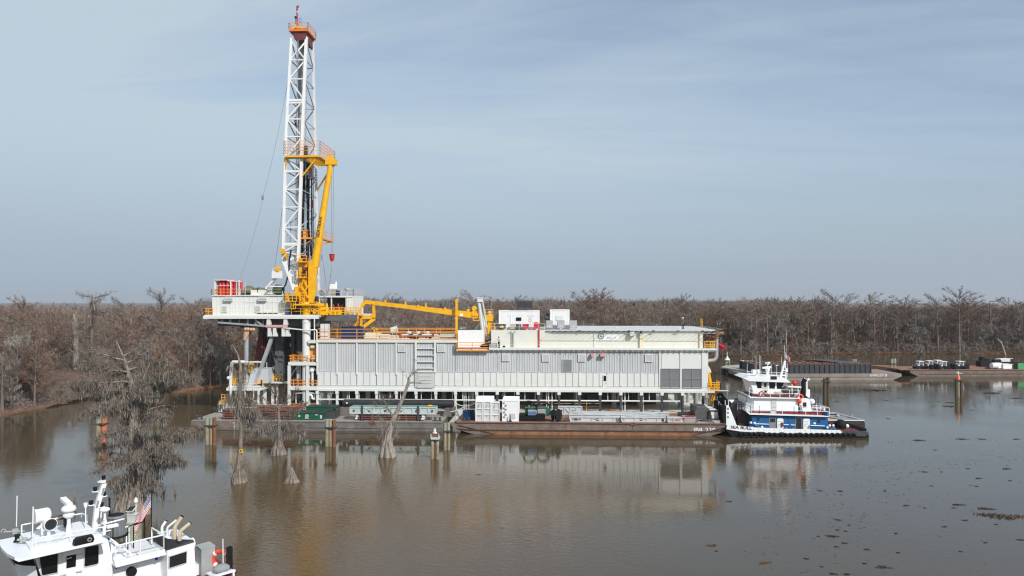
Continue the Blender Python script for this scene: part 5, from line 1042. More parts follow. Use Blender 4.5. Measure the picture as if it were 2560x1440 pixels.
b = MB(); b.tube([P(1742, 1052, Y2 + .6), P(1760, 1050, Y2 + .5), P(1780, 1053, Y2 + .5), P(1788, 1060, Y2 + .4)], .06, 5); b.build('hose', M['black'], lo)
# mooring rope from the left barge to the lockers
mr_ = thing('mooring_rope', 'white mooring rope slung between the black pipe end and the lockers', 'rope', P(1140, 1008, 107))
b = MB(); b.tube(sag(P(1136, 1006, 108), P(1189, 1007, 105), .55), .07, 5); b.tube(sag(P(1125, 1030, 107), P(1160, 1018, 106.5), .1), .06, 5); b.build('strand', M['bright'], mr_)
wp = thing('bow_plate', 'pale pointed fender plate between the two deck barges', 'fender', P(1150, 1040, 108))
b = MB(); b.prism([P(1139, 1026, 108), P(1163, 1026, 108), P(1157, 1038, 108), P(1144, 1052, 108), P(1140, 1052, 108)], (0, .8, 0)); b.build('plate', M['cream'], wp)
# containers and cabinets on the quarters roof
Yc = YQ + 2.2
c2 = container(1247, 1349, 776, Yc, 3.0, zq1 + .02, 'office_container', 'long white corrugated office container with a black window on the rig roof', M['bright'], ribs=22)
b = MB(); b.pbox(1290, 793.5, 1303, 802, Yc, .02, .03); b.build('window', M['glass'], c2)
b = MB(); b.pbox(1293, 753, 1331, 771, Yc + 1, .0, .06)
for i in range(6): b.box(X(1293, Yc + 1), X(1331, Yc + 1), Yc + .9, Yc + 2, Z(769 - i * 2.8, 1312, Yc + 1), Z(769 - i * 2.8, 1312, Yc + 1) + .08)
for px in (1294, 1312, 1330): b.bar(P(px, 777, Yc + 1), P(px, 753, Yc + 1), .12)
b.build('roof_rack', M['dsteel'], c2)
b = MB()
for px in (1275, 1325):
    b = MB(); q = P(px, 815, YQ + .4); b.bar((q.x, q.y, zq1), P(px, 791, YQ + .4), .06); b.bar(P(px - 8, 790, YQ + .4), P(px + 10, 790, YQ + .4), .05)
    if px == 1275: b.build('light_stand', M['steel'], c2)
b.torus(P(1325, 801, YQ + .4), .25, .04, 'y', 14, 5); b.bar(P(1325, 797, YQ + .4), P(1318, 789, YQ + .4), .05); b.bar(P(1325, 797, YQ + .4), P(1334, 789, YQ + .4), .05); b.build('light_stand', M['steel'], c2)
c3 = container(1375, 1424, 774, Yc + .3, 3.0, zq1 + .02, 'office_container', 'shorter white corrugated container behind the grey cabinets on the rig roof', M['bright'], ribs=12)
b = MB(); b.pbox(1390, 789, 1407, 801, Yc + .3, .02, .05); b.build('panel', M['offwhite'], c3)
b = MB(); b.pbox(1366, 776, 1374, 815, Yc + .5, 2.2); b.ball(P(1366, 795, Yc + .3), .42, 8); b.ball(P(1371, 783, Yc + .3), .35, 8); b.build('plant_unit', M['dsteel'], c3)
for i, (p0, p1) in enumerate(((1365, 1382), (1393, 1411), (1424, 1442.5))):
    Y = YQ + 1.0; t = thing('electric_cabinet', ('grey cabinet closest to the red drums on the rig roof', 'grey cabinet in the middle of the three on the rig roof', 'grey cabinet closest to the helideck')[i], 'cabinet', (X((p0 + p1) / 2, Y), Y, zq1), 'grey roof cabinets')
    b = MB(); b.pbox(p0, 801, p1, 821, Y, .7); b.build('body', M['steel'], t)
    b = MB(); b.pbox(p0 + 1, 802.5, p1 - 1, 819.5, Y - .03, .025); b.build('door', mat('cabinet door', (.40, .41, .42), .5), t)
    b = MB(); b.pbox((p0 + p1) / 2 - .6, 814, (p0 + p1) / 2 + .6, 818, Y - .06, .03); b.build('handle', M['bright'], t)
b = MB(); b.rail([(X(1234, YQ), YQ + .3, zq1), (X(1362, YQ), YQ + .3, zq1)], 1.05, .028, (1, .5), 2.0); b.build('railing', M['offwhite'], rig)
for i, (p0, p1, m, nm, lab) in enumerate(((1240, 1264, 'dsteel', 'crate', 'dark crate with a yellow bag under the office container'), (1276, 1287, 'tan', 'crate', 'tan box on the rig roof below the office window'), (1289, 1302, 'dsteel', 'crate', 'dark box on the rig roof below the office window'), (1306, 1322, 'red', 'tool_chest', 'red lidded chest on the rig roof'), (1334, 1345, 'red', 'fire_chest', 'taller red chest with a rounded lid beside the red riser'))):
    Y = YQ + .9; t = thing(nm, lab, 'box', (X((p0 + p1) / 2, Y), Y, zq1))
    top = 812 if m != 'red' else (812 if i == 3 else 814)
    b = MB(); b.pbox(p0, top, p1, 822, Y, .8); b.build('body', M[m], t)
    b = MB(); b.pbox(p0 - .5, top - 1.4, p1 + .5, top - .05, Y - .05, .9) if i != 4 else b.cyl(P(p0, top - 2, Y + .4), P(p1, top - 2, Y + .4), .42, n=12); b.build('lid', M[m], t)
    if i == 0: b = MB(); b.ball(P(1254, 817, Y - .2), .35, 8, (1.2, .5, .7)); b.build('bag', M['yellow'], t)
# clutter on the left roof deck
def small(name, label, cat, px0, py0, px1, py1, Y, d, m, parts=()):
    t = thing(name, label, cat, (X((px0 + px1) / 2, Y), Y, zRL)); b = MB(); b.pbox(px0, py0, px1, py1, Y, d); b.build('body', m, t); return t
Yo = YF + 2
bb = bin_box(853, 819, 901, 845, YF + 1.6, 2.2, M['blue'], 'supply_bin', 'big dark blue bin on the roof deck under the folded yellow crane jib', 'bin', None, None, zRL)
sp_ = small('wrapped_pallet', 'tall pale wrapped pallet box by the corner of the roof rail', 'box', 801, 810, 819, 848, YF + 1.2, 1.3, M['offwhite'])
b = MB(); b.bar(P(801, 828, YF + 1.17), P(819, 828, YF + 1.17), .05); b.bar(P(812, 810, YF + 1.17), P(812, 848, YF + 1.17), .05); b.build('strap', M['steel'], sp_)
s1 = small('cream_crate', 'cream slatted crate on the roof deck beside the blue bin', 'crate', 913, 832, 946, 845, Yo, 1.5, M['cream'])
b = MB()
for i in range(8): px = 914 + i * 4.3; b.bar(P(px, 832, Yo - .02), P(px, 845, Yo - .02), .06)
b.build('slat', M['beige'], s1)
bk = thing('white_bucket', 'white drum lying on its side on the roof deck', 'drum', P(985, 826, Yo + 3))
b = MB(); b.cyl(P(978, 826, Yo + 3), P(990, 824, Yo + 3), .5, .62, 14); b.build('shell', M['offwhite'], bk); b = MB(); b.cyl(P(990, 824, Yo + 3), P(993, 823.5, Yo + 3), .66, n=14); b.build('rim', M['vent'], bk)
for i, (px, py, lab) in enumerate(((1018, 836, 'white topped red valve assembly in the middle of the roof clutter'), (1040, 834, 'red valve tree with a pale plate behind the roof rail'), (1064, 836, 'white and red fittings closest to the white wall block'))):
    t = thing('valve_assembly', lab, 'valve', (X(px, Yo), Yo, zRL), 'valve assemblies on the roof deck')
    b = MB(); q = P(px, 843, Yo)
    for k in range(5): b.ball((q.x + (k - 2) * .55, Yo + rnd.uniform(0, 1.2), zRL + rnd.uniform(.3, .75)), rnd.uniform(.25, .4), 8)
    b.bar((q.x - 1.4, Yo + .3, zRL + .4), (q.x + 1.4, Yo + .3, zRL + .5), .3); b.pbox(px - 5 + i * 2, 828, px + 5, 838, Yo + .4, .6) if i == 1 else None
    b.build('body', M['maroon'] if i else M['cloth_red'], t)
    b = MB(); b.bar((q.x - 1.2, Yo - .1, zRL + .75), (q.x + 1.0, Yo - .1, zRL + .8), .22); b.ball((q.x + .3, Yo, zRL + 1.1), .3, 8, (1.6, 1, .8)); b.build('flange', M['offwhite'], t)
for i, (px0, px1, py, m, lab) in enumerate(((950, 972, 836, 'beige', 'beige pallet load behind the roof rail'), (1085, 1094, 836, 'offwhite', 'white fitting coil beside the wire baskets'), (1100, 1138, 834, 'khaki', 'drab mesh basket load by the white wall block'), (1000, 1010, 838, 'rust', 'rusty box between the crates on the roof deck'))):
    t = small('deck_load', lab, 'load', px0, py, px1, 846, Yo + .2, 1.0, M[m]); b = MB()
    for k in range(3): b.bar(P(px0, py + 2 + k * 3, Yo + .15), P(px1, py + 2 + k * 3, Yo + .15), .09)
    b.build('batten', M['cream'], t)
cr_ = thing('roof_gantry', 'low yellow lifting frame lying on the roof deck', 'frame', P(942, 830, Yo + 4))
b = MB(); b.bar(P(918, 832, Yo + 4), P(955, 832, Yo + 4), .3); b.bar(P(936, 832, Yo + 4), P(936, 818, Yo + 4), .2); b.bar(P(930, 820, Yo + 4), P(946, 824, Yo + 4), .2); b.build('beam', M['yellow'], cr_)
# ---------------- timber dolphins (mooring piles)
def dolphin(label, px, pyb, pyt, cols, names, w=9, cap=None, gap=1.0, band=.28):
    g = G(px, pyb); t = thing('mooring_pile', label, 'mooring pile', g, 'mooring piles'); Y = g.y; zt = Z(pyt, px, Y)
    n = len(cols); r = abs(X(px + w, Y) - X(px, Y)) / 2
    for i, cname in enumerate(cols):
        x = g.x + (i - (n - 1) / 2) * 2 * r * gap; y = g.y + (.0 if i % 2 == 0 else .15); tt = zt + rnd.uniform(-.1, .1); lean = rnd.uniform(-.06, .06)
        b = MB(); b.tube([(x, y, -1), (x + lean * .5, y, zt * .5), (x + lean, y, tt)], [r * 1.05, r, r * .95], 12); p = b.build('pile', M[cname], t)
        if cname == 'wood': b = MB(); b.tube([(x + lean * .7, y, zt * .72), (x + lean, y, tt + .01)], r * 1.02, 12); b.build('pile_top', M['woodgreen'], p)
    b = MB(); b.box(g.x - n * r * gap - .05, g.x + n * r * gap + .05, g.y - r - .1, g.y + r + .25, zt * (1 - band) - .09, zt * (1 - band) + .09); b.build('band', M['dsteel'], t)
    return t
dolphin('twin piling with one green topped and one orange rusted pile left of the mossy cypress', 253, 1105, 1041, ['wood', 'pileorange'], None, 13)
dolphin('grey green pile pair standing at the raked end of the grey barge', 527, 1112, 1045, ['wood', 'wood', 'rust'], None, 9)
dolphin('pile cluster with a rusty red pipe pile in front of the green bins', 826, 1116, 1050, ['wood', 'wood', 'rust'], None, 9)
d4 = dolphin('short piling with a white cap frame and small light near the barge gap', 1087, 1147, 1098, ['wood', 'rust', 'wood'], None, 8, None, .85, .02)
g = G(1087, 1147); Y = g.y
b = MB(); b.pbox(1077, 1094, 1098, 1099, Y - .4, .9); b.bar(P(1077.5, 1094, Y - .3), P(1077.5, 1085, Y - .3), .1); b.bar(P(1097, 1094, Y - .3), P(1097, 1084, Y - .3), .1); b.build('cap_frame', M['vent'], d4)
b = MB(); b.pbox(1081, 1084, 1094, 1094, Y - .2, .4); b.build('battery_box', M['rust'], d4)
b = MB(); b.lathe(P(1087, 1083, Y), [(.3, 0), (.3, .1), (.16, .15), (.16, .5), (.05, .6)], 12); b.build('lantern', M['vent'], d4)
dolphin('taller clean pile pair at the corner of the grey barge beside the lit piling', 1117, 1125, 1059, ['wood', 'wood'], None, 8, None, 1.1)
dolphin('pile cluster behind the mossy cypress near the bank', 387, 1033, 979, ['wood', 'rust', 'wood'], None, 8)
d7 = dolphin('tall dark piling standing behind the stern of the blue and white tug', 2066, 1015, 945, ['darkwood', 'darkwood'], None, 9, None, 1.0, .12)
d8 = dolphin('dark piling with an orange light standing alone in the open water', 2397, 993, 946, ['darkwood', 'wood', 'darkwood'], None, 7, None, .85, .1)
g = G(2397, 993); Y = g.y
b = MB(); b.lathe(P(2396, 951, Y), [(.35, 0), (.35, .5), (.25, .62), (.25, .95), (.1, 1.05)], 12); b.build('orange_lantern', mat('lantern orange', (.75, .14, .04), .5), d8)
b = MB(); b.bar(P(2396, 943, Y), P(2396, 928, Y), .1); b.bar(P(2390, 932, Y), P(2406, 934, Y), .08); b.pbox(2394, 930, 2398, 935, Y, .2); b.build('mast', M['offwhite'], d8)
dolphin('clump of grey piles at the corner of the long rusty barge', 2234, 937, 897, ['wood', 'wood', 'wood', 'wood'], None, 4.5, None, .8, .3)
dolphin('short pile clump peeping over the far end of the black coaming barge', 2136, 926, 898, ['wood', 'wood'], None, 6)
d9 = dolphin('pale dolphin with a slim antenna beyond the exhaust pipe', 1819, 932, 899, ['woodgreen', 'woodgreen', 'woodgreen'], None, 5, None, .8, .3)
g = G(1819, 932); b = MB(); b.bar(P(1818, 900, g.y), P(1818, 880, g.y), .12); b.bar(P(1815.5, 885, g.y), P(1820.5, 885, g.y), .08); b.lathe(P(1818, 900, g.y), [(.8, 0), (.3, .7), (.2, 1.0)], 10); b.build('beacon', M['offwhite'], d9)
# ---------------- far barges on the right
def frame_from(p, q):
    e = (q - p); e.z = 0; e.normalize(); n = Vector((-e.y, e.x, 0)); return Matrix(((e.x, n.x, 0, p.x), (e.y, n.y, 0, p.y), (0, 0, 1, 0), (0, 0, 0, 1)))
pa, pb = G(1868, 951), G(2248, 950)
MA = frame_from(pa, pb); LA = (pb - pa).length
fa = thing('hopper_barge', 'weathered barge with a long black coaming lying beyond the tug', 'barge', pa)
zA = 1.55
b = MB(MA); b.prism([(-1, 0, zA), (LA + .6, 0, zA), (LA + .6, 0, .9), (LA - 4, 0, -1), (3, 0, -1), (-1, 0, .7)], (0, 11, 0)); b.build('hull', mat('sun bleached hull', (.24, .21, .185), .8, var=.25, scale=.4, rust=.25, rustcol=(.2, .1, .06), rscale=.3, streak=1.5), fa)
b = MB(MA); b.box(2, LA - .5, -.07, -.003, .72, .86); b.build('rubbing_strake', M['rusthull'], fa)
b = MB(MA); hx0, hx1 = 2.0, LA * .825; zt = zA + 2.25
b.box(hx0, hx1, .9, 1.05, zA, zt); b.box(hx0, hx1, 9.9, 10.05, zA, zt + .35); b.box(hx0, hx0 + .15, 1.05, 9.9, zA, zt); b.box(hx1 - .15, hx1, 1.05, 9.9, zA, zt)
for i in range(24): x = hx0 + (hx1 - hx0) * i / 23; b.box(x - .12, x + .12, .72, .9, zA, zt)
b.build('coaming', mat('black blue coaming', (.028, .032, .04), .6, var=.35, scale=1.2, rust=.2, rustcol=(.06, .055, .05)), fa)
b = MB(MA); b.box(hx0 - .1, hx1 + .1, .8, 1.15, zt + .002, zt + .12)
for i in range(14): x = hx0 + 1 + (hx1 - hx0 - 2) * i / 13; b.box(x - .5, x + .5, 1.2, 9.8, zt - .5, zt + .05); b.box(x - .2, x + .2, 1.2, 2.4, zt + .06, zt + .3)
b.build('cross_beam', M['rust'], fa)
b = MB(MA); b.add([(hx1, .95, zt + .1), (hx1 - 6, 9.5, zt + .45), (hx1 - 12, 9.5, zt + .6), (hx1 - 6, .95, zt + .2)], [(0, 1, 2, 3)]); b.build('cover_sheet', M['dsteel'], fa)
b = MB(MA); b.box(hx1 + .6, LA - .6, 1, 10, zA + .002, zA + .03); b.prism([(hx1 + .6, 7.5, zA + .03), (LA - 3, 7.5, zA + .03), (hx1 + .6, 7.5, zA + 1.1)], (0, 2.5, 0)); b.build('pink_deck', mat('faded rose deck', (.30, .15, .15), .85, var=.2), fa)
o = lettering('SHIRLEY B', MA @ Vector((LA - 5.2, -.02, 1.15)), .85, M['offwhite'], fa, sx=1.15, bold=.015); o.rotation_euler = (R(90), 0, math.atan2(MA[1][0], MA[0][0]))
b = MB()
for px, m0 in ((1851, 0),): pass
Yr_ = G(1880, 930, 1.6).y
b.prism([G(1802, 921, 1.6), G(1868, 931.5, 1.6), G(1935, 931, 1.6), G(1925, 916, 1.6), G(1850, 914.5, 1.6), G(1812, 917, 1.6)], (0, 0, .35)); b.build('ramp', mat('pale worn plate', (.36, .34, .30), .8, var=.15), fa)
b = MB(); g0, g1 = G(1812, 921, 1.5), G(1862, 930.5, 1.5)
for k in (.1, .35): q = g0.lerp(g1, k) + Vector((0, 1.2, 0)); b.box(q.x - .7, q.x + .7, q.y, q.y + 2, -1, 1.59)
b.prism([g0.lerp(g1, .5) + Vector((0, .5, 0)), g1 + Vector((0, .5, 0)), g1 + Vector((0, .5, -1.6)), g0.lerp(g1, .75) + Vector((0, .5, -1.6))], (3, 5, 0)); b.build('ramp_support', M['dsteel'], fa)
for i, px in enumerate((1856, 1867, 1878)):
    q = G(px, 921 + i * .5, 1.97); t = thing('black_tank', ('black tank with a white cap at the ramp end', 'middle black tank with a lime band behind the tug', 'black slatted tank closest to the coaming')[i], 'tank', q, 'black tanks on the far barge')
    b = MB(); b.cyl((q.x, q.y, q.z), (q.x, q.y, q.z + 1.9), .75, n=14); b.build('shell', M['black'], t)
    b = MB(); b.cyl((q.x, q.y, q.z + 1.91), (q.x, q.y, q.z + 2.1), .6, n=12); b.build('cap', M['offwhite'] if i == 0 else M['louvre'], t)
pa, pb = G(2290, 941), G(2560, 940); pb = pb + (pb - pa) * .25
MBm = frame_from(pa, pb); LB = (pb - pa).length; zB = 1.6
fb = thing('deck_barge', 'long rust brown barge loaded with small white roofed vehicles in the far channel', 'barge', pa)
b = MB(MBm); b.prism([(-1.5, 0, zB), (LB, 0, zB), (LB, 0, -1), (2.6, 0, -1), (-1.5, 0, .95)], (0, 10.5, 0)); b.build('hull', M['rusthull'], fb)
b = MB(MBm); b.box(1, LB, -.07, -.003, .5, .64); b.box(-1.5, LB, -.07, -.003, zB - .14, zB - .02); b.build('rubbing_strake', mat('dark rust strake', (.07, .04, .03), .8), fb)
b = MB(MBm); b.box(-1.4, LB, .05, 10.4, zB + .001, zB + .02); b.box(LB * .4, LB * .62, 3, 9, zB + .021, zB + .4); b.build('deck_plating', M['rustdeck'], fb)
b = MB(MBm); b.prism([(-1.5, .2, zB), (-1.5, 10.3, zB), (-7.0, 10.3, zB + .15), (-4.2, .2, zB)], (0, 0, .3)); b.build('ramp', M['rustdeck'], fb)
for k, sx in enumerate((.18, .75)):
    q = MBm @ Vector((LB * sx + (0, 0)[k], -.35, .75)); tyre('tyre_fender', q, .75, None, ('black tyre fender low on the far rusty barge below the white roofed vehicles', 'black tyre fender on the far rusty barge below the white box')[k])
def utv(u, v, label, flip=1, s=1.0):
    q = MBm @ Vector((u, v, zB + .021)); t = thing('utility_vehicle', label, 'vehicle', q, 'white roofed utility vehicles on the far barge')
    Mx = MBm @ Matrix.Translation((u, v, zB + .021)) @ Matrix.Scale(s, 4) @ Matrix.Scale(flip, 4, (1, 0, 0))
    b = MB(Mx); b.box(-1.5, 1.6, -.75, .75, .45, .85); b.prism([(-1.6, -.7, .85), (-.5, -.7, 1.15), (-.5, -.7, .85)], (0, 1.4, 0)); b.box(.6, 1.6, -.75, .75, .86, 1.15); b.build('body', M['black'], t)
    b = MB(Mx)
    for x in (-.55, .55):
        for y in (-.68, .68): b.bar((x, y, .85), (x * .85, y * .95, 1.95), .09)
    b.box(-.75, .75, -.78, .78, 1.95, 2.08); b.prism([(-.62, -.7, 1.0), (-.5, -.7, 1.0), (-.45, -.7, 1.5), (-.55, -.7, 1.5)], (0, 1.4, 0)); b.box(.45, .55, -.7, .7, .9, 1.55); b.box(-1.0, -.6, -.74, .74, .86, 1.05); b.build('roof', M['bright'], t)
    for x in (-1.05, 1.05):
        for y in (-.72, .72): b = MB(Mx); b.cyl((x, y - .14, .42), (x, y + .14, .42), .42, n=14); b.build('wheel', M['black'], t)
    
    for y in (-.5, .5): b = MB(Mx); b.ball((-1.6, y, .8), .12, 6); b.build('headlight', M['bright'], t)
for a in ((3.0, 3.2, 'white roofed utility vehicle at the ramp end of the far barge'), (6.2, 4.2, 'second white roofed utility vehicle from the ramp'), (8.4, 2.0, 'white roofed utility vehicle parked at the front edge of the group'), (9.6, 6.0, 'white roofed utility vehicle standing at the back of the group', -1), (13.4, 2.6, 'white roofed utility vehicle closest to the bare deck', 1)): utv(*a)
def fb_thing(name, label, cat, u, v, m, shapes, extra=None):
    q = MBm @ Vector((u, v, zB + .021)); t = thing(name, label, cat, q); b = MB(MBm @ Matrix.Translation((u, v, zB + .021)))
    for s_ in shapes:
        if s_[0] == 'b': b.box(*s_[1:])
        else: b.cyl(s_[1], s_[2], s_[3], n=12)
    b.build('body', m, t)
    if extra: c = MB(MBm @ Matrix.Translation((u, v, zB + .021))); c.box(*extra[1:]); c.build(extra[0], extra[2 * 0 + 7] if False else M['louvre'], t)
    return t
bt = [(5.0, 1.4), (6.6, 1.2), (7.4, 3.4), (11.2, 1.5), (12.0, 3.6), (15.2, 2.5), (11.8, 5.5)]
for i, (u, v) in enumerate(bt):
    t = fb_thing('fuel_drum', 'black drum standing among the white roofed vehicles', 'drum', u, v, M['black'], [('c', (0, 0, 0), (0, 0, 1.25), .55)]); t['group'] = 'black drums among the vehicles'
fb_thing('white_tank', 'white framed box standing on the far barge above the right tyre fender', 'tank', LB * .725, 1.6, M['bright'], [('b', -1.6, 1.0, 0, 1.6, .1, 1.25), ('b', -1.65, 1.05, -.05, 1.65, 1.251, 1.35)])
fb_thing('air_compressor', 'black and white round machine beside the white framed box', 'machinery', LB * .635, 2.0, M['bright'], [('c', (-1.3, 0, .9), (.2, 0, .9), .75), ('b', .3, 1.5, 0, 1.2, .2, 1.6)], None)
fb_thing('dark_machine', 'dark bulky machine heaped beside the round white machine', 'machinery', LB * .61, 4.2, M['black'], [('b', -1.6, 1.4, 0, 2, 0, 1.9), ('c', (-.7, 1, 1.9), (-.7, 1, 3.0), .7), ('b', .2, 1.2, .5, 1.5, 1.9, 2.5)])
fb_thing('dark_machine', 'row of low black engine blocks behind the white framed box', 'machinery', LB * .74, 4.6, M['black'], [('b', -3.2, 5.2, 0, 2, 0, 1.5), ('b', -2, 0, .5, 1.5, 1.5, 2.1), ('c', (1, 0, .8), (3.6, 0, .8), .8)])
fb_thing('white_cabin', 'small white cabin rising behind the engine blocks', 'cabin', LB * .80, 6.6, M['offwhite'], [('b', -1.3, 1.4, 0, 2, .2, 2.3), ('b', -2.0, 2.4, .3, .5, 2.301, 2.4)])
fb_thing('green_box', 'bright green box at the edge of the picture on the far barge', 'box', LB * .81, 1.4, M['ltgreen'], [('b', -.9, .9, 0, 1.4, .08, 1.5), ('b', -.95, .95, -.05, 1.45, 0, .08)])
fb_thing('black_tote', 'black tote between the white framed box and the green box', 'box', LB * .77, 1.6, M['black'], [('b', -.9, 1.0, 0, 1.4, .06, 1.6), ('c', (0, .7, 1.6), (0, .7, 1.8), .3)])
# ================================================================ blue and white tug pushing the rusty barge
YT = 101.2; YU = 102.5
def tx(px, Y=YU): return X(px, Y)
tg = thing('push_tug', 'blue and white push tug with a maroon trimmed deckhouse pushing the rusty barge', 'tug boat', (X(1990, YT), YT, 0))
YE = 109.4
def tp(px, py, Y=YT): return P(px, py, Y)
def slab(mb, pts, Y0, Y1): return mb.prism([tp(a, c, Y0) for a, c in pts], (0, Y1 - Y0, 0))
b = MB(); slab(b, [(1818, 1066), (1850, 1070), (1906, 1076), (2106, 1080), (2160, 1080), (2172, 1084), (2172, 1104), (1850, 1104), (1828, 1090), (1816, 1076)], YT + .12, YE); b.build('hull', M['black'], tg)
b = MB(); slab(b, [(1818, 1061.5), (1850, 1064.5), (1891, 1069), (1960, 1072), (2101, 1075.6), (2108, 1086), (1906, 1082), (1850, 1078.5), (1816, 1073)], YT, YT + .11); b.build('bulwark', M['bright'], tg)
b = MB(); b.prism([tp(2101, 1076, YT + .02), tp(2108, 1086, YT + .02), tp(2171, 1088, YT + .02), tp(2171, 1079, YT + .02)], (0, .1, 0)); slab(b, [(1850, 1079), (1906, 1082.5), (2108, 1086.5), (2165, 1087), (2165, 1091), (1850, 1086)], YT - .1, YT + .11); b.build('fender_band', M['dsteel'], tg)
for i in range(22):
    px = 1858 + i * 13.1; py = 1087.2 + min(1, i / 8) * 3.2 - .02 * i
    b = MB(); q = tp(px, py, YT - .35); b.torus((q.x, q.y, q.z), .33, .15, 'y', 14, 6); b.build('tyre', M['black'], tg)
for px in (1895, 1905, 1954, 1999, 2043, 2098): b = MB(); b.pbox(px - 4, 1079 + (px - 1895) * .02, px + 4, 1084 + (px - 1895) * .02, YT, 0, .35); b.build('fender_block', M['dsteel'], tg)
for i in range(20): b = MB(); q = tp(1858 + i * 13, 1070 + i * .35 + 3, YT - .012); b.box(q.x - .03, q.x + .03, q.y, q.y + .01, q.z - .12, q.z + .12); b.build('weld_tick', M['vent'], tg)
q = tp(1853, 1069.5, YT - .02); lt = lettering('SEA BULL', q, .58, M['ink'], tg, sx=1.25, bold=.012); lt.rotation_euler = (R(90), R(3.4), 0)
# push knees
for k, Y in enumerate((YU, YU + 4.6)):
    b = MB(); sx = 0; b.prism([P(1815, 1064, YU) + Vector((0, Y - YU, 0)), P(1842, 1064, YU) + Vector((0, Y - YU, 0)), P(1828, 1028, YU) + Vector((0, Y - YU, 0)), P(1822, 1014, YU) + Vector((0, Y - YU, 0)), P(1815, 1014, YU) + Vector((0, Y - YU, 0))], (0, .5, 0)); kn = b.build('push_knee', M['bright'], tg)
    b = MB(); b.box(X(1807, YU), X(1815, YU) - .01, Y - .15, Y + .65, .5, Z(1013, 1812, YU)); b.build('knee_fender', M['black'], kn)
    for py in (1022, 1032, 1043): b = MB(); q = P(1820, py, YU) + Vector((0, Y - YU, 0)); b.box(q.x - .09, q.x + .09, q.y - .02, q.y, q.z - .14, q.z + .14); b.build('knee_hole', M['ink'], kn)
    for px in (1814, 1822): b = MB(); q = P(px, 1014, YU) + Vector((0, Y - YU + .2, 0)); b.bar(q, q + Vector((0, 0, .75)), .08); b.build('marker_post', M['bright'], kn)
b = MB(); b.box(X(1816, YU), X(1842, YU), YU + .51, YU + 4.59, 1.0, Z(1024, 1820, YU)); b.ball(P(1800, 994, YU + 5.5), .7, 10, (1, .6, 1.2)); b.ball(P(1806, 1001, YU + 5), .7, 10); b.build('bow_fender', M['black'], tg)
b = MB(); slab(b, [(1822, 1000), (1836.5, 1000), (1829.5, 1007.5)], YU + 1, YU + 1.4); b.build('pennant_plate', M['bright'], tg)
b = MB()
for i in range(14): q = P(1830 + rnd.random() * 38, 1000 + rnd.random() * 22, YU + 3 + rnd.random() * 3); b.ball(q, rnd.uniform(.25, .55), 8)
b.box(X(1838, YU), X(1872, YU), YU + 2, YU + 6, 1.2, Z(1012, 1850, YU)); b.build('bow_winch', M['dsteel'], tg)
b = MB(); b.prism([P(1840, 1030, YU + 1), P(1868, 1028, YU + 1), P(1880, 1040, YU + 1), P(1880, 1072, YU + 1), P(1846, 1068, YU + 1)], (0, 5, 0)); b.build('bow_bulkhead', mat('dark maroon bow paint', (.03, .008, .01), .6), tg)  # one even near-black maroon on this bow part
b = MB(); b.rail([P(1844, 1026, YU + 1.4), P(1870, 1026, YU + 1.4)], 1.05, .035, (1, .66, .33), .4); b.bar(P(1869, 1020, YU + .5), P(1866, 994, YU + .8), .08); b.ladder(P(1862, 1024, YU + .9), P(1870, 998, YU + 1.2), .5); b.build('bow_railing', M['steel'], tg)
# lower deckhouse
zl0, zl1 = .9, Z(1041, 1980, YU)
b = MB(); b.box(tx(1880), tx(2068), YU, YU + 5.6, zl0, zl1); b.box(tx(2068) + .01, tx(2071), YU + .1, YU + 5.6, zl0, zl1); b.box(tx(1972), tx(1976), YU - .05, YU - .004, zl0, zl1 - .05); b.build('lower_house', M['tugblue'], tg)
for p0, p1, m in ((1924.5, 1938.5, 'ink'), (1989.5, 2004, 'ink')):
    b = MB(); b.pbox(p0, 1045.5, p1, 1073.5, YU, .02, .03); dw = b.build('doorway', M['ink'], tg)  # dark panel paints the shade inside the open doorway
    b = MB()
    for q0 in ((p0 - .8, 1044.7, p0 - .05, 1074), (p1 + .05, 1044.7, p1 + .8, 1074)): b.pbox(*q0, YU, .02, .07)
    b.pbox(p0, 1044.6, p1, 1045.4, YU, .02, .07); b.build('door_frame', M['vent'], dw)
b = MB(); b.pbox(1925, 1056, 1938, 1073, YU - .031, .0, .02); b.build('dutch_door', M['louvre'], tg)
for p0, p1 in ((1942, 1958), (2007.5, 2024)):
    b = MB(); b.prism([P(p0 + 1.5, 1074, YU), P(p1 - 1.5, 1074.4, YU), P(p1, 1071, YU), P(p1, 1049, YU), P(p1 - 2, 1046, YU), P(p0 + 2, 1045.5, YU), P(p0, 1049, YU), P(p0, 1071, YU)], (0, -.12, 0)); dd = b.build('door', M['bright'], tg)
    b = MB(); 
    for py in (1053, 1059.5, 1066): b.pbox(p0 + 1.5, py, p1 - 1.5, py + .7, YU - .12, 0, .03)
    b.bar(P(p0 + 4, 1064, YU - .15), P(p0 + 11, 1056, YU - .15), .05); b.build('door_stiffener', M['vent'], dd)
b = MB(); b.pbox(1953.5, 1056, 1957.5, 1066, YU - .16, 0, .16); b.build('extinguisher', M['maroon'], tg)
for px, py in ((1895.5, 1048), (2047, 1053)):
    b = MB(); q = P(px, py, YU); b.cyl((q.x, q.y - .05, q.z), (q.x, q.y, q.z), .23, n=14); b.build('porthole', M['ink'], tg)
for p0, p1 in ((1885, 1922), (1959, 1971.5), (1976.5, 1988), (2024.5, 2062)): b = MB(); y_ = 1059.5 + (p0 - 1885) * .032; b.cyl(P(p0, y_, YU - .12), P(p1, y_ + (p1 - p0) * .032, YU - .12), .07, n=6); b.build('grab_rail', M['bright'], tg)
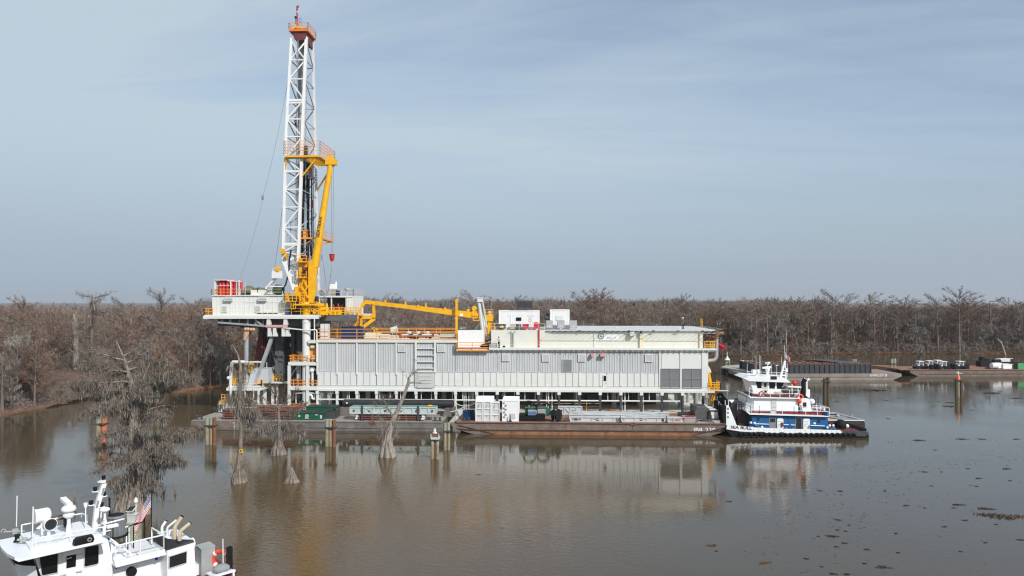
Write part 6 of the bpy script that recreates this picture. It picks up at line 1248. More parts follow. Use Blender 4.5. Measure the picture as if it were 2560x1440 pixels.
for px, py in ((1875, 1058), (1881, 1061), (1888, 1064), (1894, 1066), (1880, 1068), (1965, 1071), (1982, 1072), (2072, 1068), (2080, 1070), (2085, 1072), (2076, 1073)): b = MB(); q = P(px, py, YU - .5); b.cyl((q.x, q.y, .9), (q.x, q.y, q.z), .12, n=7); b.ball(q, .26, 8); b.build('mooring_bitt', M['tugblue'], tg)
for px, py in ((1877, 1057), (1886, 1058), (1905, 1068), (2074, 1064), (2083, 1064), (2036, 1059), (2068, 1069)): b = MB(); b.ball(P(px, py, YU - .75), .2, 8); b.build('bollard_cap', M['bright'], tg)
# first deck edge and rail
zd_ = zl1
Ya = YU - .55
b = MB(); b.prism([P(1866, 1029, Ya), P(1874, 1036.5, Ya), P(2074, 1042.5, Ya), P(2074, 1040.8, Ya), P(1876, 1034, Ya), P(1867, 1026.5, Ya)], (0, 6.6, 0)); b.build('deck_edge', M['bright'], tg)
def prail(mb, pts, Y, hpx, rows=(1, .55), step=1.7, r=.028):
    return mb.rail([P(a, c, Y) for a, c in pts], hpx, r, rows, step)
b = MB(); prail(b, [(1867, 1027, ), (1876, 1034.5), (1898, 1035.2), (1985, 1037.8), (2073, 1041)], Ya + .05, 1.22); b.rail([P(2073, 1041, Ya), P(2073, 1041, Ya) + Vector((0, 6, 0))], 1.22, .03, (1, .5), 1.5); b.build('railing', M['bright'], tg)
# second deckhouse
zs_0 = Z(1036, 1960, YU)
Yb = YU + .35
b = MB(); b.prism([P(1885, 1030, Yb), P(1999, 1030, Yb), P(2003, 1030, Yb), P(1994, 997, Yb), P(1885, 996, Yb)], (0, 4.9, 0)); b.prism([P(1885, 1030, Yb), P(1885, 996, Yb), P(1884.9, 996, Yb) + Vector((-1.0, .9, 0)), P(1884.9, 1030, Yb) + Vector((-1.0, .9, 0))], (0, 3.6, 0)); h2 = b.build('upper_house', M['bright'], tg)
b = MB(); b.box(X(1881, Yb), X(2063, Yb), Yb - .04, Yb + 4.95, zl1 + .05, Z(1028.5, 1960, Yb)); b.build('house_base_band', mat('maroon house band', (.17, .012, .022), .45, var=.12), tg)
b = MB(); b.pbox(1928, 1000, 1941, 1033.5, Yb - .04, 0, .04); d2 = b.build('door', M['vent'], tg)
b = MB(); b.pbox(1928.5, 1017, 1940.5, 1018, Yb - .08, 0, .02); b.build('door_seam', M['louvre'], d2)
# upper deck
Yc2 = YU - .1
b = MB(); b.prism([P(1870, 990, Yc2), P(1877, 995.3, Yc2), P(1999, 997.4, Yc2), P(1999, 995.6, Yc2), P(1878, 992.6, Yc2), P(1871, 988, Yc2)], (0, 5.8, 0)); b.build('upper_deck', M['bright'], tg)
b = MB(); prail(b, [(1873, 989), (1878, 992.4), (1998, 995.4)], Yc2 + .05, 1.15, (1, .55), 1.45); b.build('railing', M['bright'], tg)
b = MB(); b.box(X(1881, Yb), X(1985, Yb), Yb + .2, Yb + 4.4, Z(995, 1930, Yb), Z(987, 1930, Yb)); b.build('house_base_band', M['maroon'], tg)
# wheelhouse with outward leaning windows
Yw2 = YU + .75
b = MB(); b.prism([P(1884, 987, Yw2), P(1966, 989, Yw2), P(1962, 972, Yw2), P(1970, 953, Yw2), P(1873, 952, Yw2), P(1881, 971, Yw2)], (0, 3.8, 0)); b.build('wheelhouse', M['bright'], tg)
for pts in (((1889, 953.5), (1904, 953.8), (1904, 970.5), (1894, 970)), ((1923, 954.5), (1937.5, 954.8), (1937, 971.5), (1923.5, 971)), ((1941.5, 955), (1960, 955.5), (1954, 972), (1942.5, 971.7))):
    b = MB(); b.prism([P(a, c, Yw2) for a, c in pts], (0, -.04, 0)); b.build('window', M['glass'], tg)
b = MB(); b.prism([P(a, c, Yw2 + .8) + Vector((0, 0, 0)) for a, c in ((1872.5, 954), (1880.3, 970.5), (1880.2, 970.5), (1872.3, 954))], (-.05, 2.2, 0)); b.build('window', M['glass'], tg)
b = MB(); b.pbox(1906.5, 954, 1919.5, 990, Yw2, 0, .035); dw = b.build('door', M['vent'], tg)
b = MB(); b.pbox(1910.5, 957.5, 1916, 967.5, Yw2 - .036, 0, .02); b.pbox(1911, 976.5, 1916.5, 983, Yw2 - .036, 0, .02); b.build('window', M['glass'], dw)
# visor roof
Yv = YU + .1
b = MB(); b.prism([P(1859, 946, Yv), P(1874, 953, Yv), P(1971, 956.5, Yv), P(1977, 956, Yv), P(1965, 946, Yv), P(1872, 941.5, Yv)], (0, 5.0, 0)); b.build('visor_roof', M['bright'], tg)
zv = Z(943, 1920, Yv)
b = MB(); prail(b, [(1868, 943.5), (1966, 946.5)], Yv + .6, .85, (1, .5), 1.3, .025); b.build('railing', M['bright'], tg)
b = MB(); b.pbox(1927, 941, 1942, 948.5, Yv - .03, .2, .03); b.build('light_bar', M['ink'], tg)
b = MB(); b.pbox(1882, 925, 1893, 935, Yv + 1.4, .8); b.cyl(P(1893, 930, Yv + 1.8), P(1898, 930, Yv + 1.8), .38, n=12); b.cyl(P(1889, 944, Yv + 1.8), P(1889, 935, Yv + 1.8), .08, n=6); b.build('searchlight', M['bright'], tg); b = MB(); b.ball(P(1872, 936, Yv + 1), .26, 8); b.build('searchlight', M['bright'], tg)
b = MB(); b.cyl(P(1919, 945, Yv + 2), P(1919, 928, Yv + 2), .22, n=10); b.lathe(P(1919, 929, Yv + 2), [(.2, 0), (.35, .2), (.35, .5)], 12); b.bar(P(1906, 919.5, Yv + 2), P(1928, 917.5, Yv + 2), .26); b.lathe(P(1919, 912, Yv + 3), [(.15, 0), (.3, .25), (.3, .4)], 12); b.bar(P(1913, 908, Yv + 3), P(1925, 906.5, Yv + 3), .22); b.cyl(P(1919, 930, Yv + 3), P(1919, 911, Yv + 3), .07, n=6); b.build('radar', M['bright'], tg)
for px, t0 in ((1868, 909), (1890, 889), (1899, 888), (1902, 890), (1928, 911), (1942, 913), (1969, 908), (1954, 892)): b = MB(); b.cyl(P(px, 944, Yv + 1 + px % 3), P(px, t0, Yv + 1 + px % 3), .035, n=5); b.build('aerial', M['offwhite'], tg)
b = MB(); b.bar(P(1939, 913, Yv + 2), P(1946, 913, Yv + 2), .1); b.build('aerial_head', M['offwhite'], tg)
b = MB(); b.bar(P(1951, 945, Yv + 1.6), P(1962, 902, Yv + 1.8), .35, .2); b.bar(P(1964, 945, Yv + 2.8), P(1963, 902, Yv + 1.9), .15); b.bar(P(1954, 938, Yv + 1.6), P(1964, 938, Yv + 2.6), .1); b.bar(P(1956, 926, Yv + 1.6), P(1966, 926, Yv + 2.4), .1); b.pbox(1965, 921, 1970, 930, Yv + 2, .4); b.bar(P(1950, 935, Yv + 1.6), P(1956, 935, Yv + 1.6), .12); b.bar(P(1955, 918, Yv + 1.6), P(1961, 918, Yv + 1.6), .12); b.build('mast', M['bright'], tg)
b = MB(); b.bar(P(1962.5, 901, Yv + 1.8), P(1961, 864, Yv + 1.8), .05); b.build('flag_staff', M['offwhite'], tg)
def flag_mat(name):
    m = bpy.data.materials.new(name); m.use_nodes = True; nt = m.node_tree; L = nt.links.new; b = nt.nodes['Principled BSDF']; b.inputs['Roughness'].default_value = .8
    uv = nd(nt, 'ShaderNodeUVMap'); s = nd(nt, 'ShaderNodeSeparateXYZ'); L(uv.outputs[0], s.inputs[0])
    m1 = nd(nt, 'ShaderNodeMath', operation='MULTIPLY'); m1.inputs[1].default_value = 6.5; L(s.outputs['Y'], m1.inputs[0])
    fr = nd(nt, 'ShaderNodeMath', operation='FRACT'); L(m1.outputs[0], fr.inputs[0]); gt = nd(nt, 'ShaderNodeMath', operation='GREATER_THAN'); gt.inputs[1].default_value = .5; L(fr.outputs[0], gt.inputs[0])
    mx = nd(nt, 'ShaderNodeMix', data_type='RGBA'); mx.inputs[6].default_value = (.42, .015, .03, 1); mx.inputs[7].default_value = (.7, .7, .7, 1); L(gt.outputs[0], mx.inputs[0])
    cx = nd(nt, 'ShaderNodeMath', operation='LESS_THAN'); cx.inputs[1].default_value = .4; L(s.outputs['X'], cx.inputs[0]); cy = nd(nt, 'ShaderNodeMath', operation='GREATER_THAN'); cy.inputs[1].default_value = .4615; L(s.outputs['Y'], cy.inputs[0])
    an = nd(nt, 'ShaderNodeMath', operation='MULTIPLY'); L(cx.outputs[0], an.inputs[0]); L(cy.outputs[0], an.inputs[1])
    sc_ = nd(nt, 'ShaderNodeVectorMath', operation='MULTIPLY'); sc_.inputs[1].default_value = (17, 11, 1); L(uv.outputs[0], sc_.inputs[0])
    fv = nd(nt, 'ShaderNodeVectorMath', operation='FRACTION'); L(sc_.outputs[0], fv.inputs[0]); ds = nd(nt, 'ShaderNodeVectorMath', operation='DISTANCE'); ds.inputs[1].default_value = (.5, .5, 0); L(fv.outputs[0], ds.inputs[0])
    st_ = nd(nt, 'ShaderNodeMath', operation='LESS_THAN'); st_.inputs[1].default_value = .28; L(ds.outputs['Value'], st_.inputs[0])
    bl = nd(nt, 'ShaderNodeMix', data_type='RGBA'); bl.inputs[6].default_value = (.012, .025, .12, 1); bl.inputs[7].default_value = (.7, .7, .7, 1); L(st_.outputs[0], bl.inputs[0])
    m2 = nd(nt, 'ShaderNodeMix', data_type='RGBA'); L(an.outputs[0], m2.inputs[0]); L(mx.outputs[2], m2.inputs[6]); L(bl.outputs[2], m2.inputs[7]); L(m2.outputs[2], b.inputs['Base Color']); return m
def flag(top, hoist, fly, drop, name, label, par=None, out=Vector((1, 0, 0)), wav=.12):
    nu, nv = 16, 9; vs = []; fs = []; uvs = []; side = out.cross(Vector((0, 0, 1))).normalized()
    for i in range(nu + 1):
        for j in range(nv + 1):
            u, v = i / nu, j / nv
            p = Vector(top) + out * fly * u * (1 - .25 * drop) + Vector((0, 0, -hoist * (1 - v) - drop * fly * u * (.75 + .25 * u))) + side * wav * math.sin(u * 9 + v * 1.3) * (.2 + u)
            vs.append(p); uvs.append((u, v))
    fs = [(i * (nv + 1) + j, (i + 1) * (nv + 1) + j, (i + 1) * (nv + 1) + j + 1, i * (nv + 1) + j + 1) for i in range(nu) for j in range(nv)]
    b = MB(); b.add(vs, fs, True); o = b.build(name, FLAGM, par, label, None if par else 'flag', loc=None if par else top)
    uv = o.data.uv_layers.new(name='UVMap')
    for l in o.data.loops: uv.data[l.index].uv = uvs[l.vertex_index]
    sol = o.modifiers.new('thickness', 'SOLIDIFY'); sol.thickness = .01
    return o
FLAGM = flag_mat('stars and stripes cloth')
flag(P(1962, 880, Yv + 1.8), .75, 1.0, .9, 'flag', 'small striped flag flying from the mast of the blue and white tug')
# life ring, name board
def ring(q, r, w, m, bands, name, label, cat='life ring', axis='y'):
    t = thing(name, label, cat, q); b = MB(); b.torus(q, r, w, axis, 24, 8); b.build('ring', m, t)
    for k in range(4):
        b = MB(); a = PI / 4 + k * PI / 2; o = Vector((math.cos(a) * r, 0, math.sin(a) * r)) if axis == 'y' else Vector((0, math.cos(a) * r, math.sin(a) * r))
        b.ball(Vector(q) + o, w * 1.25, 8); b.build('band', bands, t)
    return t
ring(P(1904, 984, Yc2 - .12), .33, .085, M['red'], M['bright'], 'life_ring', 'red and white life ring on the upper rail of the blue and white tug')
b = MB(); b.prism([P(1936, 979, Yw2 - .05), P(1967, 979.6, Yw2 - .05), P(1968, 981.5, Yw2 - .05), P(1967, 984.4, Yw2 - .05), P(1936, 983.8, Yw2 - .05), P(1935, 981.3, Yw2 - .05)], (0, .05, 0)); nb = b.build('name_board', mat('gilt name board', (.55, .33, .16), .5, var=.15), tg)
q = P(1951.5, 981.7, Yw2 - .08); lettering('SEA BULL', q, .36, M['bright'], nb, sx=1.0)
# funnel house, stacks, rear racks
b = MB(); b.prism([P(1996, 1031, Yb), P(2031, 1032, Yb), P(2024, 1000, Yb), P(2020, 994, Yb), P(1994, 992, Yb)], (0, 4.4, 0)); b.build('funnel_house', M['bright'], tg)
b = MB(); b.pbox(2007.5, 1006, 2016, 1018.5, Yb - .01, 0, .03); b.build('window', M['ink'], tg)
b = MB(); b.prism([P(2000, 993.5, Yb - .02), P(2022, 996, Yb - .02), P(2018, 991, Yb - .02), P(2004, 989, Yb - .02)], (0, 4.4, 0)); b.build('funnel_skirt', M['black'], tg)
b = MB(); b.pbox(2011, 974, 2025, 996, Yb + 1.8, 1.2); b.build('funnel_fin', M['bright'], tg)
b = MB(); b.tube([P(2008.5, 992, Yb + 1), P(2008.5, 955, Yb + 1), P(2013, 948, Yb + 1)], [.34, .34, .34], 12); b.build('exhaust_stack', M['black'], tg)
for p0, Yo_ in ((2005, 2.0), (2015.5, 1.2)):
    b = MB(); b.tube([P(p0, 985, Yb + Yo_), P(p0, 952, Yb + Yo_), P(p0 + 8, 947.5, Yb + Yo_)], [.2, .2, .2], 10); b.build('exhaust_stack', M['bright'], tg)
b = MB(); b.bar(P(1966, 966, Yb + 1), P(2005, 968, Yb + 1), .22); b.bar(P(1980, 990, Yb + 1), P(1980, 960, Yb + 1), .1); b.bar(P(1995, 990, Yb + 1), P(1995, 967, Yb + 1), .08); b.build('canopy_beam', M['bright'], tg)
b = MB(); b.ball(P(1964, 974, Yb + .4), .6, 10, (1, .8, .9)); 
for i in range(6): b.bar(P(1972 + i * 6, 990, Yb + 1.4), P(1975 + i * 6, 972, Yb + 1.8), .06)
b.bar(P(1970, 975, Yb + 1.4), P(2004, 978, Yb + 1.4), .06); b.bar(P(1994, 972, Yb + 1.2), P(2008, 992, Yb + .8), .1); b.build('upper_gear', M['dsteel'], tg)
b = MB(); b.pbox(1984.5, 952, 1992.5, 964, Yb + 1.2, .6); b.ball(P(1986, 958, Yb + 1.2), .38, 8); b.build('fire_monitor', M['red'], tg)
b = MB(); b.pbox(1989, 984, 1997, 994.5, Yb - .1, .5); b.build('white_locker', M['bright'], tg)
b = MB(); b.torus(P(2000, 994, Yb - .2), .42, .13, 'y', 18, 7, .7); b.ball(P(1999, 1003, Yb - .2), .4, 8, (.8, .6, 1)); hq = thing('fire_hose', 'coiled red hose hanging at the front corner of the white funnel house', 'hose', P(2000, 996, Yb - .2)); b.build('coil', M['lifering'], hq)
b = MB(); b.prism([P(1998, 1013, Yb - .1), P(2004, 1013, Yb - .1), P(2007, 1029, Yb - .1), P(2001, 1029, Yb - .1)], (0, .12, 0)); b.build('grating_step', M['louvre'], tg)
b = MB(); b.rail([P(2027, 1012, Yb + 1.4), P(2045, 1014, Yb + 1.4), P(2045, 1014, Yb + 3)], 1.35, .035, (1, .66, .33, 0), .4); b.bar(P(2034, 1014, Yb + 1), P(2033, 990, Yb + 1), .12); b.ball(P(2034.5, 988, Yb + 1), .16, 6); b.ladder(P(2030, 1032, Yb + .6), P(2034, 1004, Yb + .8), .5); b.build('mesh_rack', M['dsteel'], tg)
b = MB(); b.ball(P(2029, 1004, Yb + .4), .55, 10, (.8, 1, .8)); b.build('vent_cowl', M['bright'], tg)
b = MB(); prail(b, [(2032, 1032), (2060, 1035)], Yb + .6, 1.1, (1, .66, .33), .6); b.pbox(2059, 1018, 2063, 1034, Yb + .5, .3); b.build('stern_gate', M['bright'], tg)
b = MB(); b.pbox(2064.5, 1029, 2071, 1041, YU - .2, .8); b.build('deck_locker', M['tugblue'], tg)
b = MB(); b.box(X(2075, YT), X(2150, YT), YT + .5, YE - .5, .8, 1.0); b.pbox(2074, 1056, 2092, 1072, YU + 1.6, 2.5); b.build('aft_deck', M['maroon'], tg)
b = MB(); b.prism([P(2109, 1063, YU + 2), P(2120, 1060, YU + 2), P(2162, 1073, YU + 1), P(2166, 1076, YU + 1), P(2122, 1074, YU + 1)], (0, .6, 0)); b.build('tow_frame', M['tugblue'], tg)
b = MB(); b.bar(P(2107, 1057, YU + 2), P(2166, 1075, YU + .8), .35); b.bar(P(2098, 1070, YU + .5), P(2108, 1057, YU + 2), .4); b.ball(P(2102, 1062, YU + 1), .8, 10); b.build('tow_arm', M['black'], tg)
b = MB(); b.ball(P(2117, 1065, YU + 1), .3, 8, (1.2, 1, 1)); b.cyl(P(2116, 1069, YU + 1), P(2116, 1064, YU + 1), .2, n=8); b.build('tow_hook_cap', M['bright'], tg)
# second dark hulled workboat lying beside the tug's stern
Y4 = 104.2
wkb = thing('work_flat', 'dark wooden sided work flat with timber decking lying beside the stern of the tug', 'work boat', (X(2120, Y4), Y4, 0))
b = MB(); zr_ = Z(1052, 2150, Y4); x0, x1 = X(2040, Y4), X(2168, Y4)
b.prism([(x0, Y4, -1), (x1 - .4, Y4, -1), (x1 + .15, Y4 + 1, -1), (x1 + .15, Y4 + 6, -1), (x0, Y4 + 6, -1)], (0, 0, zr_ + .55)); b.prism([(x0, Y4, zr_ - .45), (x1 - .4, Y4, zr_ - .45), (x1 - .4, Y4 + .15, zr_ - .45), (x0, Y4 + .15, zr_ - .45)], (0, 0, .45)); b.box(x0, x1 - 2, Y4 + 5.85, Y4 + 6, zr_ - .45, zr_ + .15); b.build('hull', mat('dark scuffed timber hull', (.05, .045, .04), .95, spec=.1, var=.45, scale=1.5, rust=.35, rustcol=(.10, .085, .07), rscale=.8, streak=2, bump=.5, bscale=5), wkb)
b = MB(); b.bar((x0, Y4 + .07, zr_ + .03), (x1 - .4, Y4 + .07, zr_ + .03), .1); b.bar((x1 - .4, Y4 + .07, zr_ + .03), (x1 - 2, Y4 + 5.9, zr_ + .18), .12); b.bar((x1 - 2, Y4 + 5.9, zr_ + .18), (x0, Y4 + 5.9, zr_ + .18), .1); b.build('coaming_edge', M['bright'], wkb)
b = MB(); 
for i in range(5): b.box(x0 + .2, x1 - 3.5 - i * .3, Y4 + .5 + i * .5, Y4 + .92 + i * .5, zr_ - .2, zr_ - .03 + .02 * (i % 2))
b.build('timber_plank', M['plank'], wkb)
b = MB(); b.prism([(x1 - 3.2, Y4 + .5, zr_ - .15), (x1 - .9, Y4 + .5, zr_ - .15), (x1 - 2.2, Y4 + 5.2, zr_ - .15), (x1 - 4.9, Y4 + 5.2, zr_ - .15)], (0, 0, .14)); b.build('hatch_cover', M['louvre'], wkb)
b = MB(); b.cyl((x1 - .9, Y4 + 3, zr_ - .1), (x1 - .9, Y4 + 3, zr_ + .5), .1, n=7); b.build('bollard', M['steel'], wkb); b = MB(); b.ball(P(2094, 1040, Y4 + 3.5), .3, 8); b.build('bollard', M['steel'], wkb)

# ================================================================ white tug in the near corner, in its own frame: u towards the stern, v towards the far side
AL = R(43); UO = Vector((-22.3547, 31.4729))
ux, uy = math.sin(AL), math.cos(AL)
def WV(u, v, z):                                     # boat frame to world
    r, d = UO[0] + u * ux - v * uy, UO[1] + u * uy + v * ux
    return Vector((r * CT - d * ST, r * ST + d * CT, z))
o_ = WV(0, 0, 0); e_ = WV(1, 0, 0) - o_; n_ = WV(0, 1, 0) - o_
MW = Matrix(((e_.x, n_.x, 0, o_.x), (e_.y, n_.y, 0, o_.y), (0, 0, 1, 0), (0, 0, 0, 1)))
def bv(px, py, v):                                   # pixel on the plane v = const -> (u, z)
    k = (px - 1280) / F; c = (-k * uy + ux) ; d0 = -UO[0] * uy * -1
    # v(D) = -(kD - r0) cos + (D - d0) sin
    D = (v - UO[0] * uy + UO[1] * ux) / (-k * uy + ux)
    return ((k * D - UO[0]) * ux + (D - UO[1]) * uy, HCAM - (py - HY) * D / F)
def bz(px, py, z):
    D = (HCAM - z) * F / (py - HY); k = (px - 1280) / F
    return ((k * D - UO[0]) * ux + (D - UO[1]) * uy, -(k * D - UO[0]) * uy + (D - UO[1]) * ux)
wt = thing('near_tug', 'white pushboat wheelhouse and upper works rising into the lower corner of the view', 'tug boat', WV(4, 2, 0))
def wb_(): return MB(MW)
b = wb_(); b.prism([(-2, -.6, 1.2), (14, -.6, 1.2), (15, .4, 1.2), (15, 4.4, 1.2), (14, 5.4, 1.2), (-2, 5.4, 1.2), (-3.2, 4.6, 1.2), (-3.2, .2, 1.2)], (0, 0, -2)); b.build('hull', M['black'], wt)
VW = 1.25
# wheelhouse walls (side wall at v = VW), visor roof, lower body
def side(mb, pts, v, d): return mb.prism([(bv(a, c, v)[0], v, bv(a, c, v)[1]) for a, c in pts], (0, d, 0))
zM = 6.25; zRf = 7.75
u_w0, u_w1 = bv(88, 1400, VW)[0], bv(268, 1360, VW)[0]
b = wb_(); b.prism([(u_w0 + .35, VW, 5.0), (u_w0 + .35, VW, 6.0), (u_w0 - .1, VW, zRf - .1), (u_w1, VW, zRf - .1), (u_w1 + .25, VW, zM), (u_w1 + .25, VW, 5.0)], (0, 2.1, 0)); b.prism([(u_w0 + .35, VW, 5.0), (u_w0 - .1, VW, zRf - .1), (u_w0 - .75, VW + .75, zRf - .1), (u_w0 - .3, VW + .75, 5.0)], (0, .9, 0)); b.prism([(u_w0 + .2, VW - .1, 1.0), (u_w1 + 4.6, VW - .1, 1.0), (u_w1 + 4.6, VW - .1, 4.99), (u_w0 + .2, VW - .1, 4.99)], (0, 2.5, 0)); b.build('wheelhouse', M['boat'], wt)
b = wb_(); b.prism([(0.0, 0, 7.84), (.15, -.0, 7.72), (3.75, 0.0, 7.72), (3.75, 3.7, 7.72), (.1, 3.7, 7.72), (-.05, 2.4, 7.72), (-.05, 1.2, 7.72)], (0, 0, .13)); b.prism([(.75, .7, 7.86), (3.65, .35, 7.86), (3.65, 3.5, 7.86), (.95, 3.45, 7.86)], (0, 0, .16)); b.box(.3, 3.6, VW - .9, 3.5, 7.6, 7.715); b.build('visor_roof', M['boat'], wt)
zr2 = 8.02
def win(pts, v, name='window', m='glass', d=.03, par=None):
    b = wb_(); side(b, pts, v - .035, d); o = b.build(name, M[m], par or wt)
    if name != 'door':
        b = wb_(); q = [Vector((bv(a, c, v)[0], v - .04, bv(a, c, v)[1])) for a, c in pts]
        for a, c in zip(q, q[1:] + q[:1]): b.bar(a, c, .045, .03)
        if par is None: b.build('gasket', M['vent'], o)
    return o
win([(97, 1392), (145, 1382), (143.5, 1431), (108, 1438.5), (103, 1436)], VW)
win([(211, 1370), (216, 1366.5), (243, 1361.5), (246.5, 1364), (246, 1406), (242, 1410), (213, 1416.5), (209.5, 1414)], VW)
dw_ = win([(157, 1381), (199, 1372), (199, 1440), (157, 1449)], VW, 'door', 'boat', .02)
win([(167, 1390), (190.5, 1385.5), (189.5, 1416), (166, 1421)], VW - .03, 'window', 'glass', .02, dw_)
b = wb_(); u, z = bv(163, 1396.5, VW); b.cyl((u, VW - .12, z), (u + .25, VW - .12, z + .02), .03, n=6)
for px, py in ((198, 1384), (196, 1427), (157, 1436)): u, z = bv(px, py, VW); b.bar((u - .12, VW - .1, z), (u + .12, VW - .1, z), .05)
b.build('door_handle', M['vent'], dw_)
b = wb_(); b.prism([(u_w0 + .3, VW + .02, 6.1), (u_w0 - .12, VW + .02, 7.5), (u_w0 - .75, VW + .75, 7.5), (u_w0 - .3, VW + .75, 6.1)], (-.03, -.015, 0)); b.prism([(u_w0 - .31, VW + .78, 6.1), (u_w0 - .78, VW + .78, 7.5), (u_w0 - .78, VW + 1.6, 7.5), (u_w0 - .31, VW + 1.6, 6.1)], (-.04, 0, 0)); b.build('window', M['glass'], wt)
# roof rail
def wrail(b, pts, h, r=.035, rows=(1,), step=1.1):
    for (a, c) in zip(pts, pts[1:]):
        a, c = Vector(a), Vector(c); n = max(1, round((c - a).length / step))
        for i in range(n + 1): p = a.lerp(c, i / n); b.cyl(p, p + Vector((0, 0, h)), r, n=8)
        for k in rows: b.cyl(a + Vector((0, 0, h * k)), c + Vector((0, 0, h * k)), r, n=8)
b = wb_(); wrail(b, [(.95, .72, zr2), (3.65, .2, zr2)], .40); b.build('railing', M['boat'], wt); b = wb_(); wrail(b, [(1.0, 3.5, zr2), (3.6, 3.45, zr2), (3.7, 2.9, zr2)], .40); b.build('railing', M['boat'], wt)
# light niche on the roof edge
b = wb_(); u0, z0 = bv(156, 1358, .0); u1, z1 = bv(204, 1345, .0); b.prism([(2.35, -.02, 7.87), (3.15, -.02, 7.87), (3.2, -.02, 8.0), (3.15, -.02, 8.18), (2.5, -.02, 8.18), (2.38, -.02, 8.08)], (0, .35, 0)); nl = b.build('light_niche', M['black'], wt)
b = wb_(); b.torus((2.98, -.05, 8.03), .08, .025, 'y', 12, 5); b.build('lamp_ring', M['steel'], nl)
# search lights
def on_roof(px, py): return bz(px, py, zr2)
u, v = on_roof(109, 1322 + 4); 
b = wb_(); u, v = on_roof(107, 1340); b.cyl((u, v, zr2), (u, v, zr2 + .75), .09, n=10); b.lathe((u, v, zr2 + .42), [(.28, 0), (.1, .14), (.07, .4)], 14); b.cyl((u - .3, v, zr2 + 1.02), (u + .2, v, zr2 + 1.02), .33, .33, 18); b.ball((u + .2, v, zr2 + 1.02), .325, 14, (.5, 1, 1)); b.cyl((u - .35, v, zr2 + 1.02), (u - .301, v, zr2 + 1.02), .35, n=18); b.build('searchlight', M['boat'], wt)
b = wb_(); u, v = on_roof(122, 1346); b.cyl((u, v, zr2), (u, v, zr2 + .5), .07, n=10); b.lathe((u, v, zr2), [(.22, 0), (.2, .05), (.08, .1)], 14); dv = Vector((.10, -1, -.05)).normalized(); q = Vector((u + .02, v, zr2 + .72)); b.cyl(q - dv * .22, q + dv * .2, .22, .29, 18); b.ball(q - dv * .22, .22, 12); b.bar((u - .3, v, zr2 + .45), (u + .3, v, zr2 + .45), .05); b.bar((u - .3, v, zr2 + .45), (u - .3, v, zr2 + .8), .05); b.bar((u + .3, v, zr2 + .45), (u + .3, v, zr2 + .8), .05); l2 = b.build('searchlight', M['boat'], wt)
b = wb_(); b.cyl(q + dv * .2, q + dv * .215, .26, n=18); b.cyl(q + dv * .216, q + dv * .24, .1, n=10); b.build('lens', M['ink'], l2)
b = wb_(); u, v = on_roof(172, 1342); b.cyl((u, v, zr2), (u, v, zr2 + .9), .085, n=12); b.lathe((u, v, zr2), [(.3, 0), (.14, .12), (.11, .5), (.09, .6)], 16); b.lathe((u, v, zr2 + .9), [(.1, 0), (.24, .1), (.26, .2), (.2, .26), (.2, .34), (.3, .36), (.33, .46), (.28, .58), (.14, .64)], 18); b.prism([(u - .12, v - .1, zr2 + 1.5), (u + .14, v - .1, zr2 + 1.5), (u + .14, v - .1, zr2 + 1.64), (u - .12, v - .1, zr2 + 1.64)], (-.05, .9, .15)); b.bar((u, v - .15, zr2 + 1.56), (u - .02, v + .75, zr2 + 1.68), .22, .2); b.build('radar', M['boat'], wt)
b = wb_(); u, v = on_roof(150, 1320); 
for k, dz in ((0, .62), (1, .42)): b.cyl((u - .5, v + k * .1, zr2 + dz), (u + .3, v + k * .1, zr2 + dz), .045, n=8); b.lathe((u - .62, v + k * .1, zr2 + dz), [(.13, 0), (.06, .1), (.045, .2)], 12, 'x')
b.build('air_horn', mat('bronze horn', (.16, .085, .05), .4, .6), wt)
b = wb_(); b.box(u + .2, u + .45, v - .2, v + .2, zr2, zr2 + .85); b.build('horn_valve', M['ink'], wt)
# radar mast
def mk(px, py, v=1.5): a, c = bv(px, py, v); return (a, v, c)
mp_ = [mk(230, 1327), mk(242, 1324), mk(247, 1268), mk(265, 1208), mk(254, 1209), mk(236, 1266)]
b = wb_()
for dv_ in (-.11, .08): b.prism([(a, v + dv_, c) for a, v, c in mp_], (0, .035, 0))
b.prism([(a, v - .074, c) for a, v, c in (mp_[0], mp_[5], mp_[4], tuple(Vector(mp_[4]).lerp(Vector(mp_[3]), .3)), tuple(Vector(mp_[5]).lerp(Vector(mp_[2]), .3)), tuple(Vector(mp_[0]).lerp(Vector(mp_[1]), .3)))], (0, .153, 0))
b.bar(mk(250, 1326, 1.62), mk(254, 1262, 1.55), .06); b.bar(mk(245, 1262), mk(254, 1262, 1.55), .05); b.build('mast', M['boat'], wt)
b = wb_()
for px, py in ((256, 1228), (242, 1260)): q = mk(px, py, 1.5 - .112); b.prism([(q[0] - .06, q[1] - .012, q[2] - .2), (q[0] + .04, q[1] - .012, q[2] - .2), (q[0] + .12, q[1] - .012, q[2] + .16), (q[0] + .02, q[1] - .012, q[2] + .16)], (0, .011, 0)); b.build('mast_slot', M['louvre'], wt); b = wb_()
for px, py, mx_ in ((238, 1229, 250), (228, 1263, 240), (260, 1241, 252), (254, 1268, 245)):
    b = wb_(); q = mk(px, py); b.lathe(q, [(.15, 0), (.15, .025), (.02, .03)], 12); b.bar(q, mk(mx_, py + 2), .05); lbk = b.build('lamp_bracket', M['boat'], wt)
    b = wb_(); b.lathe((q[0], q[1], q[2] + .03), [(.085, 0), (.085, .1), (.1, .11), (.1, .2), (.02, .22)], 12); b.build('navigation_lamp', M['black'], lbk)
b = wb_(); q = mk(259, 1199); b.lathe(q, [(.085, 0), (.085, .1), (.1, .11), (.1, .2), (.02, .22)], 12); b.build('navigation_lamp', M['black'], wt)
